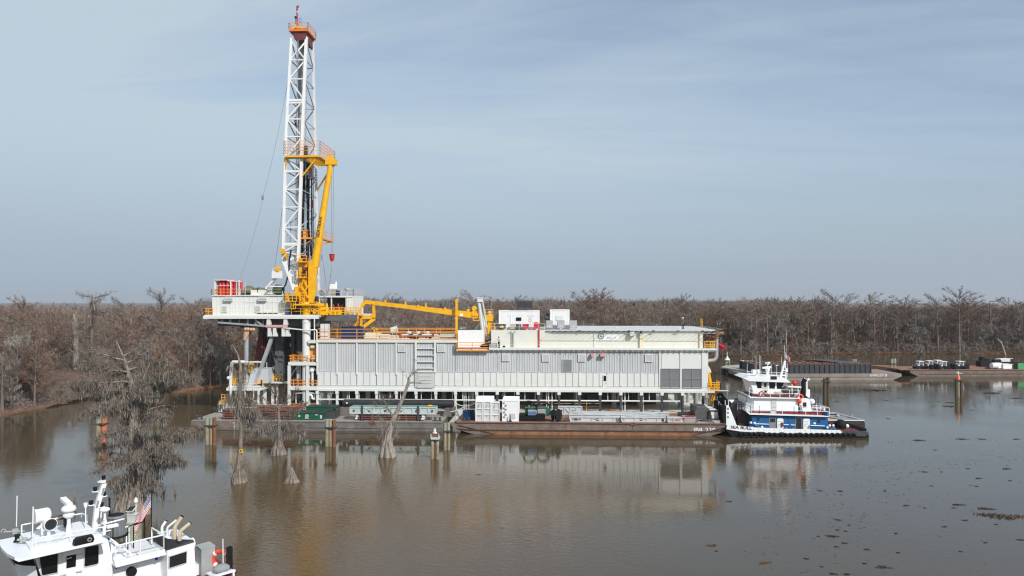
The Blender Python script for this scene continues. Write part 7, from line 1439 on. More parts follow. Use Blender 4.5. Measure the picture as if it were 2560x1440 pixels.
b = wb_(); b.prism([mk(246, 1207, 1.4), mk(264, 1208, 1.4), mk(265, 1200, 1.4), mk(260, 1199.5, 1.4)], (0, .25, 0)); b.build('lamp_hood', M['cream'], wt)
b = wb_(); u, v = on_roof(262, 1335); b.cyl((u, v, zr2), (u, v, zr2 + 1.15), .06, n=8); b.ball((u, v, zr2 + 1.2), .24, 12, (1, 1, .5)); b.lathe((u, v, zr2 + .5), [(.12, 0), (.06, .3)], 10); b.build('dome_antenna', M['boat'], wt); b = wb_(); u, v = on_roof(214, 1322); b.cyl((u, v, zr2 - .1), (u, v, zr2 + 1.2), .03, n=6); b.lathe((u, v, zr2 + 1.05), [(.05, 0), (.1, .15), (.1, .25)], 10); b.build('mushroom_aerial', M['boat'], wt); b = wb_(); b.bar((3.4, .8, zr2 + .35), (4.6, .2, zr2 + .6), .06); b.bar((3.5, .9, zr2 + .05), (3.7, .2, zr2 + .75), .05); b.box(3.8, 4.3, .1, .35, zr2 + .3, zr2 + .42); b.build('mast_foot_gear', M['boat'], wt)
for px, py, pz in ((41, 1312, 1240), (81, 1346, 1267)):
    b = wb_(); u, v = on_roof(px, py); D = UO[1] + u * uy + v * ux; b.cyl((u, v, zr2 - .1), (u + .03, v, HCAM - (pz - HY) * D / F), .028, n=6); b.build('whip_aerial', M['boat'], wt)
b = wb_(); u, v = on_roof(30, 1330); b.bar((u - .35, v, zr2 + .1), (u + .5, v - .2, zr2 - .02), .05); b.torus((u - .35, v, zr2 + .12), .1, .025, 'y', 10, 5, .6); b.box(u, u + .25, v - .1, v + .1, zr2 - .1, zr2 + .12); b.build('wiper_gear', M['steel'], wt); b = wb_(); u, v = on_roof(62, 1350); b.bar((u - .3, v, zr2 + .1), (u + .25, v - .4, zr2 - .1), .08); b.ball((u, v, zr2), .14, 8); b.bar((u, v, zr2 - .1), (u + .2, v - .5, zr2 + .2), .06); b.build('wiper_gear', M['steel'], wt)
b = wb_(); u, v = bz(43, 1352, 7.9); b.lathe((u, v, 7.86), [(.16, 0), (.16, .04), (.1, .05), (.1, .25), (.12, .26), (.12, .34), (.02, .36)], 12); b.build('navigation_lamp', M['black'], wt)
# mid deck with rail
b = wb_(); b.prism([(u_w1 + .2, .62, zM - .12), (6.75, .62, zM - .12), (6.75, 3.6, zM - .12), (u_w1 + .2, 3.6, zM - .12)], (0, 0, .12)); b.prism([(u_w1 + .15, .62, zM), (6.72, .62, zM), (6.72, .70, zM), (u_w1 + .15, .70, zM)], (0, 0, .2)); b.prism([(u_w1 + .3, VW + .1, 5.0), (u_w1 + .3, VW + .1, zM - .13), (6.7, VW + .1, zM - .13), (6.9, VW + .1, 5.0)], (0, 2, 0)); b.build('mid_deck', M['boat'], wt)
b = wb_(); wrail(b, [(u_w1 + .2, .66, zM + .1), (6.65, .66, zM + .1), (6.65, 2.3, zM + .1)], .85, .04, (1,), 1.2); b.bar((u_w1 + .2, .66, zM + .3), (6.65, .66, zM + .3), .02); b.build('railing', M['boat'], wt); b = wb_(); wrail(b, [(u_w1 + .5, 3.5, zM + .1), (5.9, 3.5, zM + .1)], .85, .035, (1,), 1.0); b.build('railing', M['boat'], wt)
b = wb_(); b.prism([(u_w1 - .02, VW + .02, zRf - .15), (u_w1 + .06, VW + .02, zRf - .15), (u_w1 + 1.3, VW - .5, zM), (u_w1 + 1.22, VW - .5, zM)], (0, .07, 0)); b.build('brace', M['boat'], wt)
blm = mat('blue lamp glass', (.01, .01, .35), .3)
for px, py in ((291, 1415), (391, 1394.5)): b = wb_(); u, z = bv(px, py, VW - .3); b.cyl((u, VW - .3, z - .12), (u, VW - .3, z + .12), .07, n=8); b.build('blue_lamp', blm, wt)
b = wb_(); u, z = bv(330, 1430, VW - .1); b.cyl((u, VW + .08, z), (u, VW - .12, z), .24, n=24); b.build('porthole', M['black'], wt)
# condenser unit
b = wb_(); zz_ = zM + .58; u, v = bz(290, 1336, zz_)
cyl_n = 40
b.add([(u + .46 * math.cos(2 * PI * i / cyl_n) * (1 + .075 * (i % 2)), v + .46 * math.sin(2 * PI * i / cyl_n) * (1 + .075 * (i % 2)), zz_ + h) for h in (0, .95) for i in range(cyl_n)], [(i, (i + 1) % cyl_n, cyl_n + (i + 1) % cyl_n, cyl_n + i) for i in range(cyl_n)]); b.lathe((u, v, zz_ + .95), [(.5, 0), (.52, .06), (.42, .12)], 24); ac = b.build('condenser', mat('condenser grey', (.15, .155, .16), .5, var=.15), wt)
b = wb_(); b.cyl((u, v, zz_ + 1.04), (u, v, zz_ + 1.075), .4, n=22); b.cyl((u, v, zz_ - .1), (u, v, zz_ - .01), .56, n=20); b.bar((u - .3, v - .5, zz_ - .1), (u - .3, v - .5, zz_ + 1.02), .03); b.cyl((u - .25, v + .2, zz_ + 1), (u - .25, v + .25, zz_ + 2.0), .05, n=6); b.build('fan_grille', M['black'], ac)
for du, dv_ in ((-.4, -.4), (.4, -.4), (-.4, .4), (.4, .4)): b = wb_(); b.cyl((u + du, v + dv_, zM), (u + du, v + dv_, zz_ - .1), .06, n=8); b.build('stand_leg', M['boat'], ac)
b = wb_(); b.box(u_w1 + .25, u_w1 + .55, 1.5, 1.9, zM + .2, zM + .85); b.box(u_w1 + .3, u_w1 + 1.0, 1.6, 2.6, zM, zM + .25); b.build('locker', M['boat'], wt)
# flag and staff
fu, fv = bz(378, 1345, zM + .1); b = wb_(); b.cyl((fu, fv, zM), (fu + .02, fv, zM + 2.75), .028, n=6); b.cyl((fu - .25, fv + .3, zM), (fu - .25, fv + .3, zM + 1.5), .04, n=6); b.build('flag_staff', M['black'], wt)
flag(WV(fu, fv, zM + 2.62) , .82, 1.3, 1.3, 'flag', 'larger striped flag drooping from the black staff of the white pushboat', None, (WV(-.72, .5, 0) - WV(0, 0, 0)).normalized(), .08)
b = wb_()
for du in (0, .28): u = 5.55 + du; b.tube([(u, 2.6, zM), (u, 2.6, zM + 1.15), (u + .06, 2.6, zM + 1.22), (u + .6, 2.9, zM + 1.22)], .03, 6)
b.build('hand_loop', M['black'], wt)
# funnel house with black sloping cap and stacks
s0, s1, sv0, sv1 = 6.72, 8.12, .42, 2.9
b = wb_(); b.prism([(s0, sv0, 1), (s1 + .35, sv0, 1), (s1, sv0, 6.5), (s0 + .02, sv0, 6.42)], (0, sv1 - sv0, 0)); b.cyl((s1 + .05, 1.2, 6.2), (s1 + .28, 1.2, 6.2), .3, n=16); b.build('funnel_house', M['boat'], wt)
b = wb_(); a_ = [(s0 - .03, sv0 - .03, 6.43), (s1 + .03, sv0 - .03, 6.51), (s1 + .03, sv1 + .03, 6.6), (s0 - .03, sv1 + .03, 6.6)]; c_ = [(*bz(420, 1347, 6.86), 6.86), (s1 - .03, sv0 + .06, 6.63), (s1 - .03, sv1 - .1, 6.75), (*bz(391, 1332, 7.02), 7.02)]
b.add(a_ + c_, [(0, 1, 5, 4), (1, 2, 6, 5), (2, 3, 7, 6), (3, 0, 4, 7)]); b.build('funnel_cap', mat('black funnel cap', (.014, .014, .016), .45, var=.2), wt)
b = wb_(); b.add([Vector(p) + Vector((0, 0, -.01)) for p in c_], [(0, 1, 2, 3)]); b.box(s0 + .5, s0 + .7, 1.5, 1.9, 6.85, 7.05); b.build('funnel_top', M['boat'], wt)
win([(422, 1391), (466.5, 1377), (465.5, 1406.5), (421.5, 1420.5)], sv0, 'louvre', 'black', .04)
b = wb_()
for i in range(9):
    f = i / 8; (ua, za), (ub, zb_) = bv(423, 1393 + 25 * f, sv0), bv(465, 1380 + 25 * f, sv0); b.bar((ua, sv0 - .045, za), (ub, sv0 - .045, zb_), .03)
b.build('louvre_slat', M['ink'], wt)
def stack(px, py, r, h, bend, m, cap):
    u, v = bz(px, py, 6.85); p0 = Vector((u, v, 6.8)); p1 = Vector((u, v, 6.8 + h)); p2 = p1 + Vector(bend)
    b = wb_(); b.tube([p0, p1 - Vector((0, 0, .05)), p1 + Vector(bend) * .12, p2], r, 14); s_ = b.build('exhaust_stack', M[m], wt)
    if cap: d = Vector(bend).normalized(); b = wb_(); b.cyl(p2 - d * .02, p2 + d * .02, r * 1.04, n=16); b.torus((0, 0, 0), 0.001, 0.001, 'y', 3, 3) if False else None; b.build('outlet', M['black'], s_)
stack(437, 1345, .105, .66, (.34, -.12, .5), 'tan', True)
stack(449, 1349, .098, .46, (.52, -.12, .38), 'tan', True)
stack(405, 1334, .075, .42, (.2, -.05, .3), 'offwhite', True)
stack(418, 1342, .06, .55, (.45, -.1, .32), 'offwhite', False)
# aft deck with cabinet, life ring, raft, panel
zA2 = 4.4
b = wb_(); b.box(s1 + .36, 10.4, .1, 4.6, zA2 - .15, zA2); b.build('aft_deck', M['maroon'], wt)
b = wb_(); wrail(b, [(8.5, 2.2, zA2), (8.5, 3.4, zA2)], 1.1, .045, (1, .55), .6); b.build('railing', M['boat'], wt)
b = wb_(); cu_, cv_ = bz(516, 1432, zA2); b.box(cu_ - .4, cu_ + .35, cv_ - .3, cv_ + .4, zA2, zA2 + 1.45); b.prism([(cu_ - .42, cv_ - .32, zA2 + 1.451), (cu_ + .37, cv_ - .32, zA2 + 1.451), (cu_ + .37, cv_ + .42, zA2 + 1.52), (cu_ - .42, cv_ + .42, zA2 + 1.52)], (0, 0, .03)); b.build('grey_cabinet', M['steel'], wt)
q = WV(cu_ + .55, cv_ - .55, zA2 + .75)
ring(q, .44, .12, M['lifering'], M['boat'], 'life_ring', 'orange life ring leaning on the grey cabinet of the white pushboat')
ru, rv = bz(548, 1428, zA2 + .4); b = wb_(); b.ball((ru + .12, rv, zA2 + .52), .42, 14, (1.1, .9, .55)); b.build('covered_raft', mat('grey canvas cover', (.26, .27, .275), .8, var=.2, bump=.8, bscale=5), wt)
b = wb_(); b.box(ru - .5, ru + .7, rv - .45, rv - .3, zA2 + .3, zA2 + .4); b.box(ru - .45, ru - .35, rv - .45, rv - .35, zA2, zA2 + .3); b.box(ru + .55, ru + .65, rv - .45, rv - .35, zA2, zA2 + .3); b.box(ru - .5, ru + .7, rv - .3, rv + .5, zA2 + .25, zA2 + .33); b.build('raft_cradle', M['boat'], wt)
pu, pv = bz(572, 1425, zA2 + .3); b = wb_(); b.prism([(pu - .1, pv, zA2 + .3), (pu + .22, pv, zA2 + .3), (pu + .22, pv, zA2 + 1.5), (pu + .15, pv, zA2 + 1.58), (pu - .1, pv, zA2 + 1.55)], (0, .1, 0)); b.build('black_panel', M['black'], wt)
au, av = bz(558, 1420, zA2 + .4); b = wb_(); b.cyl((au, av, zA2), (au - .02, av, zA2 + 2.0), .03, n=6); b.build('whip_aerial', M['boat'], wt)
# lit piling behind it
g = UO
Dl = 50.8; rl_ = (333 - 1280) / F * Dl; pl = Vector((rl_ * CT - Dl * ST, rl_ * ST + Dl * CT, 0))
lp = thing('lit_piling', 'pale green piling with a solar lamp and white box behind the white pushboat', 'mooring pile', pl)
b = MB(); b.tube([pl + Vector((0, 0, -1)), pl + Vector((0, 0, 2)), pl + Vector((0, 0, 3.45))], [.62, .58, .55], 14); b.build('pile', M['woodgreen'], lp)
b = MB(); b.box(pl.x - .3, pl.x + .3, pl.y - .26, pl.y + .26, 3.46, 4.0); b.box(pl.x - .34, pl.x + .34, pl.y - .3, pl.y + .3, 4.001, 4.06); b.build('battery_box', M['vent'], lp)
b = MB(); b.cyl(pl + Vector((.2, 0, 4.06)), pl + Vector((.2, 0, 4.72)), .04, n=8); b.build('post', M['offwhite'], lp)
b = MB(); b.prism([pl + Vector((-.4, -.3, 4.28)), pl + Vector((.15, -.3, 4.32)), pl + Vector((.27, .06, 4.62)), pl + Vector((-.28, .06, 4.58))], (0, .03, -.04)); sp2 = b.build('solar_panel', M['offwhite'], lp)
b = MB(); b.prism([pl + Vector((-.34, -.285, 4.32)), pl + Vector((.1, -.285, 4.35)), pl + Vector((.19, .02, 4.6)), pl + Vector((-.24, .02, 4.57))], (0, -.02, .02)); b.build('cell', M['ink'], sp2)
b = MB(); b.lathe(pl + Vector((.2, 0, 4.72)), [(.09, 0), (.09, .16), (.15, .17), (.15, .21), (.12, .22), (.12, .4), (.03, .52)], 14); b.build('lantern', M['offwhite'], lp)
# ================================================================ people
def person(label, base, face, pose, shirt, trousers, hat=None, hair='ink', s=1.0):
    t = thing('person', label, 'person', base, None, face)
    def J(p): return tuple(k * s for k in p)
    arms = pose.get('arms', (((.2, 0, 1.42), (.27, .02, 1.13), (.25, -.1, .88)), ((-.2, 0, 1.42), (-.27, .02, 1.13), (-.25, -.1, .88))))
    legs = pose.get('legs', (((.09, 0, .92), (.11, -.02, .5), (.12, .02, .07), (.12, -.16, .04)), ((-.09, 0, .92), (-.11, -.02, .5), (-.12, .02, .07), (-.12, -.16, .04))))
    def skin(name, chains, m, sub=1):
        vs, es, rs = [], [], []
        def add(p, r, par):
            for i, (q, rr) in enumerate(zip(vs, rs)):
                if (Vector(q) - Vector(p)).length < 1e-5: return i
            vs.append(tuple(p)); rs.append(r)
            if par is not None: es.append((par, len(vs) - 1))
            return len(vs) - 1
        for ch in chains:
            par = None
            for p, r in ch: par = add(p, r, par)
        me = bpy.data.meshes.new(name); me.from_pydata([J(v) for v in vs], es, []); o = bpy.data.objects.new(name, me); COL.objects.link(o)
        mo = o.modifiers.new('skin', 'SKIN'); mo.use_smooth_shade = True
        for v, r in zip(me.skin_vertices[0].data, rs): v.radius = (r * s, r * s)
        me.skin_vertices[0].data[0].use_root = True
        sb = o.modifiers.new('sub', 'SUBSURF'); sb.levels = sub; sb.render_levels = sub
        me.materials.append(m); o.parent = t; return o
    pel = (0, 0, .96)
    body = [[(pel, .13), ((0, 0, 1.15), .12), ((0, 0, 1.35), .14), ((0, 0, 1.47), .075), ((0, -.005, 1.54), .058), ((0, -.015, 1.62), .095), ((0, -.02, 1.71), .085)]]
    for sh, el, wr in arms:
        d = (Vector(wr) - Vector(el)).normalized(); side_ = Vector((1, 0, 0)) if abs(d.x) < .8 else Vector((0, 1, 0)); palm = Vector(wr) + d * .075
        body.append([((0, 0, 1.35), .14), (sh, .058), (el, .042), (wr, .03), (tuple(palm), .034)])
        for k in range(4):
            f0 = palm + side_ * (k - 1.5) * .021 + d * .02; L_ = (.055, .066, .062, .048)[k]
            body.append([(tuple(palm), .034), (tuple(f0), .010), (tuple(f0 + d * L_ * .55 + Vector((0, -.012, 0))), .009), (tuple(f0 + d * L_ + Vector((0, -.035, 0))), .008)])
        th = palm - d * .03 + side_ * .04; body.append([(tuple(palm), .034), (tuple(th), .011), (tuple(th + d * .03 + side_ * .015), .009)])
    for hp, kn, an, to in legs: body.append([(pel, .13), (hp, .09), (kn, .062), (an, .042), (to, .045)])
    bo_ = skin('body', body, M['skin'], 1)
    skin('jacket', [[((0, 0, .98), .15), ((0, 0, 1.15), .145), ((0, 0, 1.36), .165), ((0, 0, 1.46), .09)]] + [[((0, 0, 1.36), .165), (sh, .075), (el, .058), (tuple(Vector(el).lerp(Vector(wr), .9)), .046)] for sh, el, wr in arms], shirt)
    skin('trousers', [[((0, 0, 1.02), .145), (pel, .15)]] + [[(pel, .15), (hp, .105), (kn, .08), (tuple(Vector(kn).lerp(Vector(an), .95)), .065)] for hp, kn, an, to in legs], trousers)
    for hp, kn, an, to in legs:
        b = MB(); b.tube([Vector(an) * s + Vector((0, .05, -.02)), Vector(an) * s + Vector((0, -.04, -.02)), Vector(to) * s + Vector((0, -.02, 0))], [.055 * s, .06 * s, .05 * s], 8); b.v = [v + Vector(base) * 0 for v in b.v]; OFF_t = OFF.pop(t.name); o = b.build('boot', M['black'], t); OFF[t.name] = OFF_t
    b = MB()
    if hat: b.lathe((0, -.02 * s, 1.70 * s), [(.15 * s, 0), (.125 * s, .015 * s), (.12 * s, .07 * s), (.07 * s, .13 * s), (.01, .15 * s)], 14)
    else: b.ball((0, .005, 1.71 * s), .105 * s, 10, (1, 1.05, .85))
    OFF_t = OFF.pop(t.name); b.build('helmet' if hat else 'hair', hat or M[hair], t)
    b = MB(); b.ball((0, -.125 * s, 1.64 * s), .018 * s, 6, (1, 1.2, 1.3)); b.build('nose', M['skin'], t)
    for sx in (-1, 1): b = MB(); b.ball((sx * .1 * s, -.01 * s, 1.645 * s), .022 * s, 6, (.5, 1, 1.4)); b.build('ear', M['skin'], t)
    for sx in (-1, 1): b = MB(); b.ball((sx * .036 * s, -.112 * s, 1.665 * s), .012 * s, 6); b.build('eye', M['ink'], t)
    b = MB(); b.box(-.03 * s, .03 * s, -.118 * s, -.11 * s, 1.588 * s, 1.597 * s)
    b.build('mouth', M['maroon'], t); OFF[t.name] = OFF_t; return t
yh = YH + 4.5
person('person in white helmet and dark jacket standing on the helideck edge', (X(1707, yh), yh, zh + .02), R(20), {'arms': (((.2, 0, 1.42), (.3, -.02, 1.16), (.1, -.24, 1.22)), ((-.2, 0, 1.42), (-.27, .02, 1.13), (-.25, -.1, .88)))}, M['cloth_grey'], M['cloth_dark'], M['bright'], s=1.04)
yp = YF + .2
person('person in a white shirt and black trousers on the walkway beside a grey locker', (X(1247, yp), yp, zq0 + .01), R(150), {'arms': (((.2, 0, 1.42), (.3, .12, 1.2), (.42, .22, 1.02)), ((-.2, 0, 1.42), (-.28, .02, 1.14), (-.22, -.14, .92)))}, M['cloth_white'], M['cloth_dark'])
yc = 117.2; pc = P(738, 319, yc)
person('person in dark clothes climbing the ladder inside the derrick', pc, R(170), {'arms': (((.2, -.02, 1.42), (.27, -.22, 1.45), (.16, -.33, 1.68)), ((-.2, -.02, 1.42), (-.27, -.22, 1.35), (-.16, -.35, 1.5))), 'legs': (((.09, 0, .92), (.13, -.28, .72), (.12, -.12, .37), (.12, -.27, .36)), ((-.09, 0, .92), (-.11, -.08, .5), (-.1, -.02, .07), (-.1, -.18, .05)))}, M['cloth_dark'], M['cloth_dark'], M['ink'])
for i, (px, lab, st_) in enumerate(((834, 'person in red coveralls standing by the shelter post', {}), (846, 'person in red coveralls in the middle of the drill floor shelter', {}), (856, 'person in red coveralls and a blue helmet at the panelled end of the shelter', {}))):
    y = YS + 1.2; person(lab, (X(px, y), y, zf + .01), R((-30, 10, 40)[i]), st_, M['cloth_red'], M['cloth_red'], (None, M['offwhite'], M['blue'])[i])
y = YD + 2.5
person('person in pale helmet and brown jacket behind the blue drum on the drill floor', (X(711.5, y), y, zf + .01), R(60), {}, mat('brown cloth', (.22, .10, .08), .9), M['cloth_dark'], M['cream'])
# ================================================================ trees: winter cypress swamp
rt = np.random.default_rng(11)
def twigmat(name, col, var=.3, objvar=.32): return mat(name, col, .9, var=var, scale=.5, objvar=objvar, spec=.15)
TW = {'brown': twigmat('brown twigs', (.178, .115, .084)), 'rust': twigmat('russet twigs', (.17, .10, .068)), 'grey': twigmat('grey twigs', (.208, .17, .14)), 'moss': twigmat('grey moss', (.235, .215, .19), .3, .08),
      'palemoss': twigmat('pale grey green moss', (.285, .29, .25), .3, .08), 'fbark': mat('woods bark', (.165, .135, .115), .9, var=.3, scale=1.5, objvar=.2, spec=.15), 'bark': mat('grey bark', (.235, .20, .17), .9, var=.35, scale=2, rust=.48, rustcol=(.07, .055, .045), rscale=5, streak=.12, bump=.6, bscale=9, objvar=.15, spec=.15), 'pale': mat('bleached bare wood', (.31, .275, .24), .85, var=.3, scale=3, rust=.52, rustcol=(.075, .058, .047), rscale=5.5, streak=.1, bump=.6, bscale=9, spec=.15)}  # dark streaks paint crevice shade into the bark and bare wood
class Tris:
    def __init__(s): s.p = []
    def twig(s, p, q, w):
        p, q = np.asarray(p, float), np.asarray(q, float); d = q - p; n = np.cross(d, rt.normal(size=3)); n /= (np.linalg.norm(n) + 1e-9)
        s.p.append((p - n * w / 2, p + n * w / 2, q))
    def strand(s, p, l, w):
        a = rt.uniform(0, PI); n = np.array((math.cos(a), math.sin(a), 0)) * w / 2; p = np.asarray(p, float)
        m = p + np.array((rt.normal() * .05, rt.normal() * .05, -l * .55)); e = p + np.array((rt.normal() * .12, rt.normal() * .12, -l))
        s.p.append((p - n * .6, p + n * .6, m + n)); s.p.append((p - n * .6, m + n, m - n)); s.p.append((m - n, m + n, e))
    def arr(s): return np.array(s.p, dtype=np.float32).reshape(-1, 3, 3)
def tri_mesh(name, A):
    A = np.asarray(A, dtype=np.float32).reshape(-1, 3); n = len(A) // 3
    me = bpy.data.meshes.new(name); me.vertices.add(len(A)); me.vertices.foreach_set('co', A.ravel())
    me.loops.add(len(A)); me.loops.foreach_set('vertex_index', np.arange(len(A), dtype=np.int32))
    me.polygons.add(n); me.polygons.foreach_set('loop_start', np.arange(0, 3 * n, 3, dtype=np.int32)); me.polygons.foreach_set('loop_total', np.full(n, 3, dtype=np.int32))
    me.update(calc_edges=True); return me
def tri_obj(name, A, m, parent=None, **k):
    me = tri_mesh(name, A); me.materials.append(m); o = bpy.data.objects.new(name, me); COL.objects.link(o)
    if parent is not None: o.parent = parent
    return tag(o, **k)
def wander(p, q, n, j, droop=0.0):
    p, q = np.asarray(p, float), np.asarray(q, float); L_ = np.linalg.norm(q - p); out = []
    for i in range(n + 1):
        f = i / n; o = rt.normal(size=3) * j * L_ * f * (1 if i < n else .3); o[2] += droop * L_ * (4 * f * (1 - f)) * .5
        out.append(p + (q - p) * f + o)
    return out
def dress(T, Mo, path, dens=6, sub=(.7, 1.8), tw=(.3, .7), wd=(.05, .03), moss=0.0, ml=(.4, 1.3), start=.2, up=.25, mw=.11):
    """sub-branches, twigs and hanging moss along a limb"""
    path = [np.asarray(p, float) for p in path]; L_ = sum(np.linalg.norm(b - a) for a, b in zip(path, path[1:])); n = max(2, int(L_ * dens))
    for _ in range(n):
        f = start + (1 - start) * rt.random(); k = min(len(path) - 2, int(f * (len(path) - 1))); fr = f * (len(path) - 1) - k
        a = path[k] + (path[k + 1] - path[k]) * fr; ax = path[k + 1] - path[k]; ax /= np.linalg.norm(ax) + 1e-9
        d = ax * .7 + rt.normal(size=3) * .6; d[2] += up; d /= np.linalg.norm(d)
        l = rt.uniform(*sub) * (1.15 - .5 * f); e = a + d * l; T.twig(a, e, wd[0])
        for _ in range(int(5 + 5 * rt.random())):
            g = rt.random(); s = a + (e - a) * g; d2 = d * .6 + rt.normal(size=3) * .75; d2 /= np.linalg.norm(d2); T.twig(s, s + d2 * rt.uniform(*tw), wd[1])
        if moss and rt.random() < moss:
            for _ in range(6):
                g = rt.random(); s = a + (e - a) * g; Mo.strand(s + rt.normal(size=3) * .08, rt.uniform(*ml), mw * rt.uniform(.5, 1.3))
def make_tree(kind, h, seed):
    global rt
    rt = np.random.default_rng(seed); T, Mo, b = Tris(), Tris(), MB()
    cyp = kind in ('grey', 'moss'); lean = rt.normal(size=2) * .02 * h
    tp_ = [(0, 0, -.4), (0, 0, .5), (lean[0] * .3, lean[1] * .3, h * .3), (lean[0] * .8, lean[1] * .8, h * .65), (lean[0], lean[1], h * .97)]
    r0 = .022 * h * (1.15 if cyp else .7); b.tube(tp_, [r0 * (2.3 if cyp else 1.4), r0 * 1.5, r0, r0 * .6, r0 * .18], 7)
    nl = int(20 + rt.integers(0, 6)) if cyp else int(24 + rt.integers(0, 8))
    for i in range(nl):
        f = .26 + .74 * (i + rt.random()) / nl if cyp else .16 + .84 * (i + rt.random()) / nl
        a = np.array((lean[0] * f, lean[1] * f, h * f * .96)); az = rt.uniform(0, 2 * PI)
        if cyp: ln = h * (.20 + .10 * rt.random()) * (1.0 if f < .8 else 1.15); rise = .12 if f < .85 else .22
        elif kind == 'round': f = .42 + .58 * (i + rt.random()) / nl; a = np.array((lean[0] * f, lean[1] * f, h * f * .96)); ln = h * (.27 - .20 * max(0, f - .55) + .06 * rt.random()); rise = .30 + .35 * f
        else: ln = h * (.26 - .17 * f + .1 * rt.random()); rise = .75
        e = a + np.array((math.cos(az) * ln, math.sin(az) * ln, rise * ln))
        path = wander(a, e, 4, .05, -.04 if cyp else .05); b.tube(path, [r0 * .34 * (1.1 - .6 * f), r0 * .26, r0 * .18, r0 * .12, r0 * .05], 4, False)
        dress(T, Mo, path, 3.6 if cyp else 3.8, (.5, 1.7), (.35, .95), (.065, .05), (.97 if seed >= 40 else .55) if kind == 'moss' else (.10 if kind == 'grey' else 0), (.5, 1.7), .15, .2 if cyp else .55, .16)
    return b, T.arr(), Mo.arr()
PROTO = {}
BASE_OFF = {}
def build_proto(key, kind, h, seed, twk):
    b, T, Mo = make_tree(kind, h, seed); PROTO[key] = (b, T, Mo, h, twk, kind)
spec = [('c1', 'grey', 17, 1, 'grey'), ('c2', 'grey', 18, 2, 'grey'), ('c3', 'grey', 15, 3, 'brown'), ('c4', 'grey', 16, 4, 'brown'), ('m1', 'moss', 13, 5, 'grey'), ('m2', 'moss', 11, 6, 'grey'), ('m3', 'moss', 14, 16, 'grey'),
        ('p1', 'moss', 12, 41, 'grey'), ('p2', 'moss', 10, 42, 'grey'), ('r1', 'round', 20, 31, 'brown'), ('r2', 'round', 19, 32, 'grey'), ('r3', 'round', 20, 33, 'rust'), ('b1', 'brown', 12, 7, 'brown'), ('b2', 'brown', 10, 8, 'rust'), ('b3', 'brown', 13, 9, 'rust'), ('b4', 'brown', 11, 10, 'brown'), ('b5', 'brown', 9, 12, 'brown')]
for s_ in spec: build_proto(*s_)
LAB = {'round': ('emergent_cypress', 'broad crowned bare tree rising above the woods', 'tree', 'broad crowned trees on the skyline'), 'grey': ('bald_cypress', 'bare grey limbed cypress in the swamp woods behind the rig', 'tree', 'bare grey cypresses in the woods'), 'moss': ('mossy_cypress', 'cypress hung with grey moss along the wooded bank', 'tree', 'moss hung cypresses in the woods'), 'brown': ('bare_tree', 'bare brown twiggy tree in the swamp woods behind the rig', 'tree', 'bare brown trees in the woods')}
SRC = {}
def plant(key, x, y, z, s, rz, label=None, group='*'):
    b, T, Mo, h, twk, kind = PROTO[key]; nm, lab, cat, grp = LAB[kind]
    if key not in SRC:
        r = thing(nm, label or lab, cat, (0, 0, 0), grp); b.build('trunk', TW['fbark'], r); tri_obj('crown', T, TW[twk], r)
        if len(Mo): tri_obj('moss_foliage', Mo, TW['palemoss' if key[0] == 'p' else 'moss'], r)
        SRC[key] = r; r.location = (x, y, z); r.rotation_euler = (0, 0, rz); r.scale = s if hasattr(s, '__len__') else (s,) * 3
    else: r = dup(SRC[key], (x, y, z), rz, label or lab, grp, s)
    if group != '*':
        if group is None:
            if 'group' in r: del r['group']
        else: r['group'] = group
    return r
def px_of(p):
    r = p[0] * CT + p[1] * ST; d = -p[0] * ST + p[1] * CT; return 1280 + F * r / d, HY + (HCAM - p[2]) * F / d, d
# candidate sites, nearest first
rs = random.Random(5); sites = []; cells = set()
def try_site(x, dy, gap):
    y = shore_y(x) + dy; px, py, d = px_of((x, y, 0))
    if not (-60 < px < 2640) or (px < 330 and dy < 6.5): return
    c = (round(x / gap), round(y / gap))
    if c in cells: return
    cells.add(c); sites.append((d, px, dy, x, y))
for _ in range(40000): try_site(rs.uniform(-130, 230), 1.5 + 34 * rs.random() ** 1.25, 4.6)
sites.sort(key=lambda s: s[2] + (0 if (s[1] < 640 or s[1] > 1760) else 22) + (s[0] - 120) * .01)
cnt = {'grey': 0, 'moss': 0, 'brown': 0}; used_ = []
for d, px, dy, x, y in sites:
    left = px < 640
    if left: ch = rs.choices(('brown', 'moss', 'grey'), (.62, .14, .24) if dy > 7 else (.5, .34, .16))[0]
    else: ch = rs.choices(('brown', 'moss', 'grey'), (.56, .07, .37) if dy > 6 else (.5, .22, .28))[0]
    if cnt[ch] > (200 if ch == 'brown' else 110): continue
    key = rs.choice([k for k in PROTO if PROTO[k][5] == ch and k[0] != 'p']); h = PROTO[key][3]
    if left and 105 < px < 350: th = (3.0 + max(0, d - 122) * .045 if d < 172 else 11.5 + dy * .05) + rs.uniform(-.6, .8)
    elif left: th = 7.2 + min(9.5, dy * .22) + max(0, (d - 120)) * .035 + rs.uniform(-1.2, 1.4)
    else: th = 12.0 + min(3.2, dy * .2) + rs.uniform(-2.8, 2.2)
    if ch == 'grey': th *= 1.13
    if ch == 'moss': th *= .88
    if ch == 'brown' and dy < 5: th *= .72
    th = min(th, 17.0 + rs.random() if rs.random() < .93 else 19.4)
    plant(key, x, y, .25, th / h, rs.uniform(0, 6.28)); cnt[ch] += 1; used_.append((x, y))
    if sum(cnt.values()) >= 330: break
